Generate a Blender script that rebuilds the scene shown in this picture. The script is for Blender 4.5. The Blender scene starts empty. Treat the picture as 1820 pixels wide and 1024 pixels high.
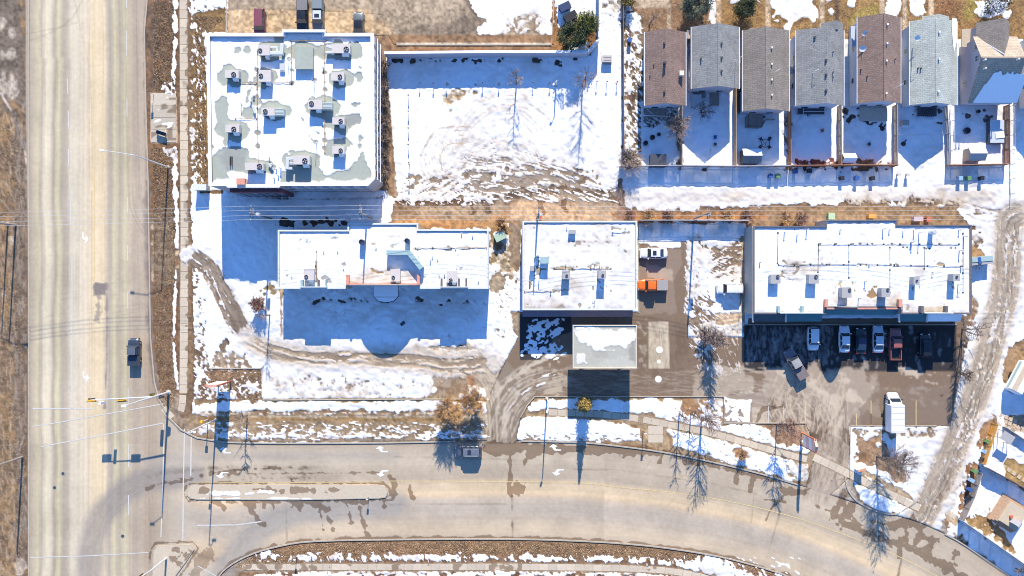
import bpy, math, random
import numpy as np
from mathutils import Vector, Matrix
random.seed(7)
rng = np.random.default_rng(7)
R = math.radians
SC = bpy.context.scene
COL = SC.collection

# ---------------------------------------------------------------- camera, sky, sun, exposure
H = 135.0            # flying height of the camera in metres
S = 10.5             # photo pixels per metre on the ground
SUN_TAN = 0.563      # tangent of the sun's elevation
SUN_SIDE = 0.055
cam_d = bpy.data.cameras.new('camera'); cam = bpy.data.objects.new('camera', cam_d); COL.objects.link(cam)
cam.location = (0, 0, H); cam.rotation_euler = (0, 0, 0)
cam_d.sensor_width = 36; cam_d.lens = 36 * H / (1820 / S); cam_d.clip_start = 1; cam_d.clip_end = 3000
SC.camera = cam
world = bpy.data.worlds.new('World'); SC.world = world; world.use_nodes = True
wn = world.node_tree; bgn = wn.nodes.get('Background') or wn.nodes.new('ShaderNodeBackground')
outn = [n for n in wn.nodes if n.type == 'OUTPUT_WORLD'] or [wn.nodes.new('ShaderNodeOutputWorld')]
sky = wn.nodes.new('ShaderNodeTexSky'); sky.sky_type = 'NISHITA'; sky.sun_disc = False
sky.sun_elevation = math.atan(SUN_TAN); sky.sun_rotation = math.atan(SUN_SIDE)
sky.air_density = 1.0; sky.dust_density = 0.0; sky.ozone_density = 10.0; sky.altitude = 1000
wn.links.new(sky.outputs[0], bgn.inputs[0]); bgn.inputs[1].default_value = 0.15
wn.links.new(bgn.outputs[0], outn[0].inputs[0])
sun_d = bpy.data.lights.new('sun', 'SUN'); sun_d.energy = 4.4; sun_d.angle = R(0.5); sun_d.color = (1.0, 0.905, 0.75)
sun = bpy.data.objects.new('sun', sun_d); COL.objects.link(sun)
sun.rotation_euler = Vector((-SUN_SIDE, -1, -SUN_TAN)).to_track_quat('-Z', 'Y').to_euler()
sun.location = (0, 60, 90)
SC.view_settings.view_transform = 'Standard'; SC.view_settings.look = 'None'
SC.view_settings.exposure = 0.97; SC.view_settings.gamma = 1; SC.view_settings.use_curve_mapping = False
SC.cycles.filter_width = 1.0; SC.cycles.max_bounces = 5; SC.cycles.diffuse_bounces = 3

# ---------------------------------------------------------------- coordinates and helpers
def W(px, py, z=0.0):
    f = (H - z) / H / S
    return Vector(((px - 910) * f, -(py - 512) * f, z))
def G(px, py): return ((px - 910) / S, -(py - 512) / S)

class MB:
    def __init__(s): s.v = []; s.f = []
    def add(s, vs, fs):
        n = len(s.v); s.v += [tuple(v) for v in vs]; s.f += [tuple(i + n for i in f) for f in fs]; return s
    def box(s, c, d, rz=0.0, taper=1.0, rx=0.0):
        x, y, z = d[0] / 2, d[1] / 2, d[2] / 2
        vs = []
        m = Matrix.Rotation(rz, 3, 'Z') @ Matrix.Rotation(rx, 3, 'X')
        for sz in (-1, 1):
            t = taper if sz > 0 else 1
            for sx, sy in ((-1, -1), (1, -1), (1, 1), (-1, 1)):
                vs.append(Vector(c) + m @ Vector((sx * x * t, sy * y * t, sz * z)))
        return s.add(vs, [(0, 3, 2, 1), (4, 5, 6, 7), (0, 1, 5, 4), (1, 2, 6, 5), (2, 3, 7, 6), (3, 0, 4, 7)])
    def prism(s, pts, z0, z1, caps=True):
        n = len(pts)
        a = sum(pts[i][0] * pts[(i + 1) % n][1] - pts[(i + 1) % n][0] * pts[i][1] for i in range(n))
        if a < 0: pts = pts[::-1]
        vs = [(p[0], p[1], z0) for p in pts] + [(p[0], p[1], z1) for p in pts]
        fs = [(i, (i + 1) % n, n + (i + 1) % n, n + i) for i in range(n)]
        if caps: fs += [tuple(range(n))[::-1], tuple(range(n, 2 * n))]
        return s.add(vs, fs)
    def tube(s, pts, rad, n=5, cap=True):
        pts = [Vector(p) for p in pts]; m = len(pts)
        if not hasattr(rad, '__len__'): rad = [rad] * m
        vs = []
        for i, p in enumerate(pts):
            d = (pts[min(i + 1, m - 1)] - pts[max(i - 1, 0)])
            if d.length < 1e-9: d = Vector((0, 0, 1))
            d.normalize(); u = d.orthogonal().normalized() if abs(d.z) < .95 else Vector((1, 0, 0)).cross(d).normalized()
            if abs(d.z) < .95: u = Vector((0, 0, 1)).cross(d).normalized()
            w = d.cross(u)
            for k in range(n):
                a = 2 * math.pi * k / n
                vs.append(p + (u * math.cos(a) + w * math.sin(a)) * rad[i])
        fs = [(i * n + k, i * n + (k + 1) % n, (i + 1) * n + (k + 1) % n, (i + 1) * n + k) for i in range(m - 1) for k in range(n)]
        if cap: fs += [tuple(range(n))[::-1], tuple((m - 1) * n + k for k in range(n))]
        return s.add(vs, fs)
    def cyl(s, c, r, h, n=12, r2=None, axis='z'):
        r2 = r if r2 is None else r2
        vs = []
        for rr, z in ((r, 0), (r2, h)):
            for k in range(n):
                a = 2 * math.pi * k / n; x, y = rr * math.cos(a), rr * math.sin(a)
                q = (x, y, z) if axis == 'z' else ((x, z - h / 2, y) if axis == 'y' else (z - h / 2, x, y))
                vs.append((c[0] + q[0], c[1] + q[1], c[2] + q[2]))
        return s.add(vs, [(k, (k + 1) % n, n + (k + 1) % n, n + k) for k in range(n)] + [tuple(range(n))[::-1], tuple(range(n, 2 * n))])
    def ring(s, c, r0, r1, h, n=16):
        vs = []
        for rr, z in ((r0, 0), (r1, 0), (r1, h), (r0, h)):
            vs += [(c[0] + rr * math.cos(2 * math.pi * k / n), c[1] + rr * math.sin(2 * math.pi * k / n), c[2] + z) for k in range(n)]
        fs = []
        for j in range(4):
            j2 = (j + 1) % 4
            fs += [(j * n + k, j * n + (k + 1) % n, j2 * n + (k + 1) % n, j2 * n + k) for k in range(n)]
        return s.add(vs, fs)
    def quad(s, a, b, c, d): return s.add([a, b, c, d], [(0, 1, 2, 3)])
    def build(s, name, mat, parent=None, smooth=False, local=False, bevel=0):
        o3 = ORG.get(parent.name, (0, 0, 0)) if (parent and not local) else (0, 0, 0)
        me = bpy.data.meshes.new(name)
        me.from_pydata([(v[0] - o3[0], v[1] - o3[1], v[2] - o3[2]) for v in s.v], [], s.f)
        if smooth: me.polygons.foreach_set('use_smooth', [True] * len(me.polygons))
        me.materials.append(mat); me.update()
        o = bpy.data.objects.new(name, me); COL.objects.link(o)
        if parent: o.parent = parent; ORG[o.name] = o3
        if bevel:
            b = o.modifiers.new('bevel', 'BEVEL'); b.width = bevel; b.segments = 1; b.limit_method = 'ANGLE'
        return o
ORG = {}
def thing(name, label, cat, loc=(0, 0, 0), rz=0.0, group=None):
    o = bpy.data.objects.new(name, None); COL.objects.link(o); o.location = loc; o.rotation_euler = (0, 0, rz)
    o.empty_display_size = .3
    o['label'] = label; o['category'] = cat
    if group: o['group'] = group
    ORG[o.name] = tuple(loc); return o
def tag(o, label, cat, group=None):
    o['label'] = label; o['category'] = cat
    if group: o['group'] = group
    return o
def struct(o): o['kind'] = 'structure'; return o
def stuff(o, label=None, cat=None):
    o['kind'] = 'stuff'
    if label: o['label'] = label; o['category'] = cat
    return o
def copy_tree(o, parent=None):
    c = o.copy(); COL.objects.link(c); c.parent = parent
    for ch in o.children: copy_tree(ch, c)
    return c

# ---------------------------------------------------------------- materials
def nd(t, typ, **kw):
    n = t.nodes.new(typ)
    for k, v in kw.items(): setattr(n, k, v)
    return n
def newmat(name):
    m = bpy.data.materials.new(name); m.use_nodes = True
    return m, m.node_tree, m.node_tree.nodes['Principled BSDF']
def mixrgb(t, fac, a, b, mode='MIX'):
    n = nd(t, 'ShaderNodeMix', data_type='RGBA', blend_type=mode)
    for sock, v in ((n.inputs[0], fac), (n.inputs[6], a), (n.inputs[7], b)):
        if isinstance(v, (int, float)): sock.default_value = v
        elif isinstance(v, tuple): sock.default_value = (*v[:3], 1)
        else: t.links.new(v, sock)
    return n.outputs[2]
def mth(t, op, a, b=0.0, c=0.0, clamp=False):
    n = nd(t, 'ShaderNodeMath', operation=op, use_clamp=clamp)
    for sock, v in zip(n.inputs, (a, b, c)):
        if isinstance(v, (int, float)): sock.default_value = v
        else: t.links.new(v, sock)
    return n.outputs[0]
def noise(t, vec, scale, detail=3, rough=.55):
    n = nd(t, 'ShaderNodeTexNoise'); n.inputs['Scale'].default_value = scale; n.inputs['Detail'].default_value = detail
    n.inputs['Roughness'].default_value = rough; t.links.new(vec, n.inputs['Vector']); return n.outputs['Fac']
def sstep(t, v, lo, hi):
    n = nd(t, 'ShaderNodeMapRange', interpolation_type='SMOOTHSTEP'); t.links.new(v, n.inputs[0])
    n.inputs[1].default_value = lo; n.inputs[2].default_value = hi; return n.outputs[0]
def M(name, col, rough=.7, var=.18, scale=3.0, metal=0.0, bump=.0, spec=None, col2=None, coat=0):
    m, t, b = newmat(name)
    tc = nd(t, 'ShaderNodeTexCoord').outputs['Object']
    f = noise(t, tc, scale, 4, .6)
    f2 = noise(t, tc, scale * 9, 2, .6)
    k = mth(t, 'ADD', mth(t, 'MULTIPLY', f, 0.65), mth(t, 'MULTIPLY', f2, .35))
    k = sstep(t, k, .3, .7)
    lo = tuple(max(0, c * (1 - var)) for c in col); hi = tuple(min(1, c * (1 + var)) for c in (col2 or col))
    t.links.new(mixrgb(t, k, lo, hi), b.inputs['Base Color'])
    b.inputs['Roughness'].default_value = rough; b.inputs['Metallic'].default_value = metal
    if coat: b.inputs['Coat Weight'].default_value = coat; b.inputs['Coat Roughness'].default_value = .08
    if spec is not None: b.inputs['Specular IOR Level'].default_value = spec
    if bump:
        bn = nd(t, 'ShaderNodeBump'); bn.inputs['Strength'].default_value = 1; bn.inputs['Distance'].default_value = bump
        t.links.new(f2, bn.inputs['Height']); t.links.new(bn.outputs[0], b.inputs['Normal'])
    return m
def surf(name, rough=.85, grain=.25, gscale=2.2, wetmul=(.52, .455, .40), bump=.015, snowamp=.75):
    """Ground-like surface: colour, snow, wetness and dirt come from what lies there (mesh attributes), grain from noise."""
    m, t, b = newmat(name)
    geo = nd(t, 'ShaderNodeNewGeometry').outputs['Position']
    base = nd(t, 'ShaderNodeAttribute', attribute_name='base').outputs['Color']
    mk = nd(t, 'ShaderNodeAttribute', attribute_name='mask').outputs['Color']
    sp = nd(t, 'ShaderNodeSeparateColor'); t.links.new(mk, sp.inputs[0])
    snow, wet, dirt = sp.outputs
    n1 = noise(t, geo, gscale, 4, .65); n2 = noise(t, geo, 9.0, 3, .6); n3 = noise(t, geo, .35, 3, .5)
    g = mth(t, 'ADD', mth(t, 'MULTIPLY', n1, .55), mth(t, 'MULTIPLY', n2, .45))
    gm = nd(t, 'ShaderNodeMapRange'); t.links.new(g, gm.inputs[0])
    gm.inputs[1].default_value = .32; gm.inputs[2].default_value = .68; gm.inputs[3].default_value = 1 - grain; gm.inputs[4].default_value = 1 + grain
    v = nd(t, 'ShaderNodeVectorMath', operation='SCALE'); t.links.new(base, v.inputs[0]); t.links.new(gm.outputs[0], v.inputs['Scale'])
    wk = mth(t, 'ADD', wet, mth(t, 'MULTIPLY', mth(t, 'SUBTRACT', n1, .5), .3))
    wk = sstep(t, wk, .3, .7)
    dark = mixrgb(t, 1.0, v.outputs[0], wetmul, 'MULTIPLY')
    c = mixrgb(t, wk, v.outputs[0], dark)
    sk = mth(t, 'ADD', snow, mth(t, 'MULTIPLY', mth(t, 'SUBTRACT', g, .5), snowamp))
    sk = sstep(t, sk, .38, .62)
    dk = mth(t, 'ADD', dirt, mth(t, 'MULTIPLY', mth(t, 'SUBTRACT', n1, .5), .35)); dk = mth(t, 'MULTIPLY', dk, 1.0, clamp=True)
    sc_ = mixrgb(t, dk, (.84, .87, .895), (.43, .34, .235))
    c = mixrgb(t, sk, c, sc_)
    t.links.new(c, b.inputs['Base Color'])
    rr = mth(t, 'SUBTRACT', rough, mth(t, 'MULTIPLY', wk, .35)); t.links.new(rr, b.inputs['Roughness'])
    b.inputs['Specular IOR Level'].default_value = .3
    bn = nd(t, 'ShaderNodeBump'); bn.inputs['Distance'].default_value = bump; bn.inputs['Strength'].default_value = 1
    hh = mth(t, 'ADD', g, mth(t, 'MULTIPLY', sk, 1.5)); t.links.new(hh, bn.inputs['Height']); t.links.new(bn.outputs[0], b.inputs['Normal'])
    return m
def shingle(name, c1, c2):
    m, t, b = newmat(name)
    tc = nd(t, 'ShaderNodeTexCoord').outputs['Object']
    br = nd(t, 'ShaderNodeTexBrick'); t.links.new(tc, br.inputs['Vector'])
    br.inputs['Color1'].default_value = (*c1, 1); br.inputs['Color2'].default_value = (*c2, 1)
    br.inputs['Mortar'].default_value = (*[c * .55 for c in c1], 1)
    br.inputs['Scale'].default_value = 1.0; br.inputs['Brick Width'].default_value = .45; br.inputs['Row Height'].default_value = .30
    br.inputs['Mortar Size'].default_value = .018
    n1 = noise(t, tc, 3.5, 5, .7); n0 = noise(t, tc, .5, 3, .5)
    gm = nd(t, 'ShaderNodeMapRange'); t.links.new(mth(t, 'ADD', mth(t, 'MULTIPLY', n1, .6), mth(t, 'MULTIPLY', n0, .4)), gm.inputs[0])
    gm.inputs[1].default_value = .3; gm.inputs[2].default_value = .7; gm.inputs[3].default_value = .72; gm.inputs[4].default_value = 1.28
    v = nd(t, 'ShaderNodeVectorMath', operation='SCALE'); t.links.new(br.outputs[0], v.inputs[0]); t.links.new(gm.outputs[0], v.inputs['Scale'])
    t.links.new(v.outputs[0], b.inputs['Base Color']); b.inputs['Roughness'].default_value = .9
    bn = nd(t, 'ShaderNodeBump'); bn.inputs['Distance'].default_value = .012; bn.inputs['Strength'].default_value = 1
    t.links.new(mth(t, 'SUBTRACT', n1, br.outputs['Fac']), bn.inputs['Height']); t.links.new(bn.outputs[0], b.inputs['Normal'])
    return m

# ---------------------------------------------------------------- painting what lies on the ground (snow, mud, melt water)
X0, Y0, X1, Y1 = -170, -170, 1990, 1194
NX, NY = X1 - X0, Y1 - Y0
def vnoise(scale, seed, octv=3, gain=.55):
    r = np.random.default_rng(seed); out = np.zeros((NY, NX), np.float32); amp = 1; tot = 0
    for o in range(octv):
        s = max(1.5, scale / 2 ** o); gy, gx = int(NY / s) + 3, int(NX / s) + 3
        g = r.random((gy, gx), dtype=np.float32)
        fy = np.arange(NY, dtype=np.float32) / s; fx = np.arange(NX, dtype=np.float32) / s
        iy = fy.astype(int); ix = fx.astype(int); ty = fy - iy; tx = fx - ix
        ty = ty * ty * (3 - 2 * ty); tx = tx * tx * (3 - 2 * tx)
        a = g[iy] * (1 - ty[:, None]) + g[iy + 1] * ty[:, None]
        out += amp * (a[:, ix] * (1 - tx) + a[:, ix + 1] * tx); tot += amp; amp *= gain
    out /= tot
    return (out - out.mean()) / (out.std() + 1e-6)
NF = {4: vnoise(4, 1, 2), 8: vnoise(8, 2, 3), 16: vnoise(16, 3, 3), 40: vnoise(40, 4, 4), 120: vnoise(120, 5, 4)}
def nz(k, seed, sl):
    a = NF[k]; a = a if seed == 0 else np.roll(a, (seed * 137 % NY, seed * 311 % NX), (0, 1)); return a[sl]
def noise1d(x, seed=0, freq=1.0):
    r = np.random.default_rng(seed + 50).random(4096).astype(np.float32)
    x = np.abs(x * freq + 1000); i = x.astype(int) % 4095; f = x - np.floor(x); f = f * f * (3 - 2 * f)
    return r[i] * (1 - f) + r[i + 1] * f
class Layer:
    def __init__(s, col, snow, dirt=0.0):
        s.col = np.empty((NY, NX, 3), np.float32); s.col[:] = col
        s.m = np.zeros((NY, NX, 3), np.float32); s.m[..., 0] = snow; s.m[..., 2] = dirt
    def put(s, sl, m, col=None, snow=None, wet=None, dirt=None, mul=None):
        if col is not None: s.col[sl] += (np.array(col, np.float32) - s.col[sl]) * m[..., None]
        if mul is not None: s.col[sl] *= 1 + (np.array(mul, np.float32) - 1) * m[..., None]
        for i, v in ((0, snow), (1, wet), (2, dirt)):
            if v is not None: s.m[sl][..., i] += (v - s.m[sl][..., i]) * m
    def _win(s, pts, pad):
        xs = [p[0] for p in pts]; ys = [p[1] for p in pts]
        x0 = int(max(X0, min(xs) - pad)); x1 = int(min(X1, max(xs) + pad)); y0 = int(max(Y0, min(ys) - pad)); y1 = int(min(Y1, max(ys) + pad))
        sl = (slice(y0 - Y0, y1 - Y0), slice(x0 - X0, x1 - X0))
        yy, xx = np.mgrid[y0:y1, x0:x1].astype(np.float32); return sl, xx, yy
    def poly(s, pts, soft=2, warp=0, wk=16, seed=0, op=1.0, speck=None, **kw):
        sl, xx, yy = s._win(pts, soft + warp * 2.5 + 2)
        if xx.size == 0: return
        d = sdf(xx, yy, pts)
        if warp: d = d + warp * nz(wk, seed, sl)
        m = np.clip(.5 - d / soft, 0, 1)
        if speck: m = m * np.clip(.5 + (nz(speck[0], seed + 3, sl) - speck[1]) * speck[2], 0, 1)
        s.put(sl, m * op, **kw)
    def line(s, pts, width, soft=1.5, warp=0, wk=16, seed=0, op=1.0, speck=None, **kw):
        sl, xx, yy = s._win(pts, width + soft + warp * 2.5 + 2)
        if xx.size == 0: return
        d, _, _ = pdist(xx, yy, pts); d = d - width / 2
        if warp: d = d + warp * nz(wk, seed, sl)
        m = np.clip(.5 - d / soft, 0, 1)
        if speck: m = m * np.clip(.5 + (nz(speck[0], seed + 3, sl) - speck[1]) * speck[2], 0, 1)
        s.put(sl, m * op, **kw)
    def blob(s, x, y, rx, ry=None, **kw):
        ry = ry or rx
        s.poly([(x + rx * math.cos(a * math.pi / 6), y + ry * math.sin(a * math.pi / 6)) for a in range(12)], **kw)
    def tracks(s, pts, width, freq=.35, thr=.5, sharp=4, seed=0, op=1.0, edge=6, **kw):
        sl, xx, yy = s._win(pts, width)
        d, sd, al = pdist(xx, yy, pts)
        n = noise1d(sd + 2.5 * nz(40, seed, sl), seed, freq) + .12 * nz(8, seed, sl) + .12 * nz(40, seed + 1, sl)
        fade = max(8, width * .35); m = np.clip(.5 + (n - thr) * sharp, 0, 1) * np.clip((width / 2 - d) / edge, 0, 1) * np.clip(al / fade, 0, 1) * np.clip((al.max() - al) / fade, 0, 1)
        s.put(sl, m * op, **kw)
def sdf(xx, yy, pts):
    n = len(pts); d = np.full(xx.shape, 1e9, np.float32); ins = np.zeros(xx.shape, bool)
    for i in range(n):
        ax, ay = pts[i]; bx, by = pts[(i + 1) % n]; ex, ey = bx - ax, by - ay; L = ex * ex + ey * ey + 1e-9
        t = np.clip(((xx - ax) * ex + (yy - ay) * ey) / L, 0, 1)
        d = np.minimum(d, (xx - ax - t * ex) ** 2 + (yy - ay - t * ey) ** 2)
        if ay != by: ins ^= ((yy >= min(ay, by)) & (yy < max(ay, by)) & (xx < ax + (yy - ay) * ex / ey))
    d = np.sqrt(d); return np.where(ins, -d, d)
def pdist(xx, yy, pts):
    best = np.full(xx.shape, 1e18, np.float32); sg = np.zeros(xx.shape, np.float32); al = np.zeros(xx.shape, np.float32); acc = 0
    for i in range(len(pts) - 1):
        ax, ay = pts[i]; bx, by = pts[i + 1]; ex, ey = bx - ax, by - ay; L = math.hypot(ex, ey) + 1e-9
        t = np.clip(((xx - ax) * ex + (yy - ay) * ey) / L / L, 0, 1)
        dd = (xx - ax - t * ex) ** 2 + (yy - ay - t * ey) ** 2; k = dd < best
        best = np.where(k, dd, best); sg = np.where(k, np.sign(ex * (yy - ay) - ey * (xx - ax)), sg); al = np.where(k, acc + t * L, al); acc += L
    d = np.sqrt(best); return d, d * sg, al
def spline(pts, n=6):
    out = []
    P_ = [pts[0]] + list(pts) + [pts[-1]]
    for i in range(1, len(P_) - 2):
        p0, p1, p2, p3 = [np.array(p, float) for p in P_[i - 1:i + 3]]
        for k in range(n):
            t = k / n; out.append(tuple(.5 * ((2 * p1) + (-p0 + p2) * t + (2 * p0 - 5 * p1 + 4 * p2 - p3) * t * t + (-p0 + 3 * p1 - 3 * p2 + p3) * t ** 3)))
    out.append(tuple(pts[-1])); return out
def blur(m, k):
    for ax in (0, 1):
        c = np.cumsum(np.concatenate([np.repeat(m.take([0], ax), k + 1, ax), m, np.repeat(m.take([-1], ax), k, ax)], ax), ax, dtype=np.float64)
        n_ = m.shape[ax]; m = ((c.take(range(2 * k + 1, 2 * k + 1 + n_), ax) - c.take(range(n_), ax)) / (2 * k + 1)).astype(np.float32)
    return m
def finish(layer, rag=.17, dirtn=.15):
    """Ragged melting edges, slush tint at the rims and a damp margin on bare ground beside the snow."""
    m = blur(layer.m[..., 0], 1); wide = blur(blur(np.clip(layer.m[..., 0], 0, 1), 5), 4)
    part = np.clip(1 - np.abs(blur(m, 2) - .5) * 1.6, 0, 1)
    m = m + part * (rag * NF[4] + rag * .6 * NF[8]) - .16 * np.clip(NF[4] * NF[40] - .8, 0, 1.5) * (wide < .93)
    layer.m[..., 0] = m
    damp = np.clip(wide * 5, 0, 1) * np.clip(.5 + .5 * NF[16] + .3 * NF[4], 0, 1) * (m < .5)
    layer.m[..., 1] = np.clip(np.maximum(layer.m[..., 1], .62 * damp), 0, 1)
    layer.m[..., 2] += .07 + .4 * np.clip(1 - np.abs(m - .6) * 4, 0, 1)
    layer.m[..., 2] = np.clip(layer.m[..., 2] + dirtn * (.7 * NF[40] + .6 * NF[120] + .3 * NF[8]), 0, 1)
    layer.col *= np.clip(1 + .20 * NF[4] + .10 * NF[16] + .06 * NF[40], .4, 1.7)[..., None]
def sample(layer, px, py):
    fx = np.clip(px - X0, 0, NX - 1.01); fy = np.clip(py - Y0, 0, NY - 1.01); ix = fx.astype(int); iy = fy.astype(int)
    tx = (fx - ix)[:, None]; ty = (fy - iy)[:, None]
    def s(a): return (a[iy, ix] * (1 - tx) + a[iy, ix + 1] * tx) * (1 - ty) + (a[iy + 1, ix] * (1 - tx) + a[iy + 1, ix + 1] * tx) * ty
    return s(layer.col), s(layer.m)
def sheet(name, pts, z, mat, layer, step=2.2, parent=None, hsnow=.09, rough=.012, sink=None, margin=0, slope=None):
    """Gridded surface with an exact outline given by photo points; z = height in metres."""
    k = (H - z) / H
    xs = [p[0] for p in pts]; ys = [p[1] for p in pts]
    gx = np.arange(min(xs) - step, max(xs) + 2 * step, step, dtype=np.float32); gy = np.arange(min(ys) - step, max(ys) + 2 * step, step, dtype=np.float32)
    xx, yy = np.meshgrid(gx, gy); d = sdf(xx, yy, pts)
    e = .7; dx = sdf(xx + e, yy, pts) - sdf(xx - e, yy, pts); dy = sdf(xx, yy + e, pts) - sdf(xx, yy - e, pts)
    nl = np.sqrt(dx * dx + dy * dy) + 1e-6
    out = d > 0
    xx = np.where(out, xx - dx / nl * d, xx); yy = np.where(out, yy - dy / nl * d, yy)
    ok = d < step * .75
    q = ok[:-1, :-1] & ok[1:, :-1] & ok[:-1, 1:] & ok[1:, 1:]
    if sink is not None:
        dk = np.full(d.shape, 1e9, np.float32)
        for sp in sink: dk = np.minimum(dk, sdf(xx, yy, sp))
        q &= ~((dk[:-1, :-1] < -8) & (dk[1:, 1:] < -8) & (dk[1:, :-1] < -8) & (dk[:-1, 1:] < -8))
    idx = np.arange(xx.size).reshape(xx.shape)
    f = np.stack([idx[:-1, :-1][q], idx[1:, :-1][q], idx[1:, 1:][q], idx[:-1, 1:][q]], 1)
    used = np.unique(f); remap = np.full(xx.size, -1); remap[used] = np.arange(len(used)); f = remap[f]
    px = xx.ravel()[used]; py = yy.ravel()[used]
    col, m = sample(layer, px, py)
    sn = np.clip((m[:, 0] - .35) / .4, 0, 1)
    r = NF[8][np.clip(py - Y0, 0, NY - 1).astype(int), np.clip(px - X0, 0, NX - 1).astype(int)]
    zz = z + sn * (hsnow + rough * 1.5 * r) + (1 - sn) * rough * .4 * r
    edge = np.clip(-d.ravel()[used] / 4, 0, 1); zz = z + (zz - z) * edge
    if sink is not None:
        dk = dk.ravel()[used]; zz = np.where(dk < 1.5, zz - .25 * np.clip((1.5 - dk) / 3, 0, 1) - .0, zz)
    if slope is not None: zz = zz + slope(px, py)
    f_ = (H - z) / H / S
    co = np.stack([(px - 910) * f_, -(py - 512) * f_, zz], 1)
    o3 = np.array(ORG.get(parent.name, (0, 0, 0))) if parent else np.zeros(3)
    co = (co - o3).astype(np.float32)
    me = bpy.data.meshes.new(name); me.vertices.add(len(co)); me.vertices.foreach_set('co', co.ravel())
    me.loops.add(f.size); me.loops.foreach_set('vertex_index', f.ravel().astype(np.int32))
    me.polygons.add(len(f)); me.polygons.foreach_set('loop_start', np.arange(0, f.size, 4, dtype=np.int32))
    me.polygons.foreach_set('use_smooth', np.ones(len(f), bool)); me.update(calc_edges=True)
    for an, dat in (('base', col), ('mask', m)):
        a = me.color_attributes.new(an, 'FLOAT_COLOR', 'POINT'); a.data.foreach_set('color', np.hstack([dat, np.ones((len(dat), 1))]).astype(np.float32).ravel())
    me.materials.append(mat); me.validate()
    o = bpy.data.objects.new(name, me); COL.objects.link(o)
    if parent: o.parent = parent; ORG[o.name] = tuple(o3)
    return o
# ---------------------------------------------------------------- what lies where (photo-measured outlines)
SOIL = (.20, .145, .095); BROWN = (.185, .11, .062); RUST = (.24, .12, .055); TAN = (.43, .33, .215); CONC = (.47, .40, .30)
ASPH = (.27, .235, .19); ASPHD = (.135, .108, .082); MUD = (.20, .16, .12); GRASS = (.22, .145, .065); STRAW = (.30, .20, .10)
road_top = [(262, -170), (262, 0), (257, 60), (260, 200), (264, 330), (266, 480), (268, 600), (275, 680), (284, 712), (300, 742), (322, 764), (350, 778), (400, 786)]
road_up = spline([(400, 786), (500, 788), (680, 787), (870, 784), (1020, 786), (1100, 793), (1180, 804), (1260, 820), (1340, 839), (1420, 862), (1500, 888), (1560, 908), (1600, 919), (1640, 932), (1700, 960), (1760, 1000), (1820, 1040), (1990, 1150)], 3)
road_low = spline([(1660, 1194), (1560, 1110), (1420, 1033), (1330, 1002), (1250, 984), (1150, 970), (1040, 962), (900, 958), (700, 959), (560, 962), (500, 970), (450, 984), (412, 1003), (388, 1026), (370, 1070), (358, 1130), (352, 1194)], 3)
road_poly = road_top + road_up[1:] + [(1990, 1194)] + road_low + [(50, 1194), (50, 500), (46, 200), (45, -170)]
upper_lot = [(405, -170), (985, -170), (985, 79), (700, 79), (690, 62), (405, 62)]
gas_lot = [(905, 400), (927, 400), (927, 555), (1135, 555), (1135, 440), (1215, 440), (1225, 560), (1245, 640), (1280, 705), (960, 705), (905, 700), (868, 785), (915, 785), (880, 660), (908, 560)]
gas_lot = [(921, 555), (1134, 555), (1134, 430), (1220, 430), (1222, 600), (1330, 600), (1330, 566), (1712, 566), (1712, 640), (1700, 700), (1690, 757), (1510, 757), (1508, 850), (1475, 880), (1433, 866), (1452, 800), (1432, 752), (1286, 752), (1286, 705), (950, 705), (925, 740), (916, 788), (866, 788), (872, 700), (900, 640), (921, 600)]
alley = spline([(1820, 380), (1795, 395), (1790, 450), (1785, 520), (1762, 600), (1740, 680), (1705, 770), (1672, 850), (1645, 905), (1625, 940)], 4)
paved = [road_poly, upper_lot, gas_lot]

L0 = Layer(SOIL, .97, .02)
L0.m[..., 0] += .05 * NF[40]
P_, Ln = L0.poly, L0.line
# left verge of the wide road
P_([(-170, -170), (52, -170), (52, 1194), (-170, 1194)], col=(.21, .15, .10), snow=0, soft=3)
P_([(-170, -170), (44, -170), (46, 1194), (-170, 1194)], col=STRAW, soft=6, warp=8, wk=40, op=.7, speck=(16, .2, 1.2))
P_([(-30, -20), (44, -20), (44, 180), (10, 190), (-30, 150)], col=(.17, .14, .115), warp=5, soft=6)
for a in ((2, 45, 8, 14), (22, 60, 7, 12), (20, 95, 9, 10), (5, 150, 7, 22), (21, 155, 10, 26), (4, 95, 5, 8)): L0.blob(*a, col=(.52, .47, .40), warp=2, soft=4, op=.7)
for k in range(46):
    y = 190 + k * 18 + random.uniform(-6, 6); x = random.uniform(-40, 26)
    Ln([(x, y), (x + random.uniform(2, 12), y + random.uniform(-8, 8))], 3.5, col=(.10, .08, .07), warp=2, wk=8, op=.8)
    Ln([(x + 5, y + 6), (x + random.uniform(6, 14), y + random.uniform(2, 16))], 2.5, col=(.42, .36, .29), warp=2, wk=8, op=.7)
Ln([(0, 165), (22, 200), (38, 240), (46, 280), (48, 320)], 3, col=(.50, .46, .43), soft=2)
P_([(24, 200), (44, 260), (46, 1194), (26, 1194)], col=(.17, .135, .105), op=.8, warp=3, soft=4)
P_([(16, 420), (24, 420), (24, 436), (16, 436)], col=(.6, .52, .42))
L0.blob(34, 1010, 12, 16, col=(.5, .45, .38), warp=3)
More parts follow.
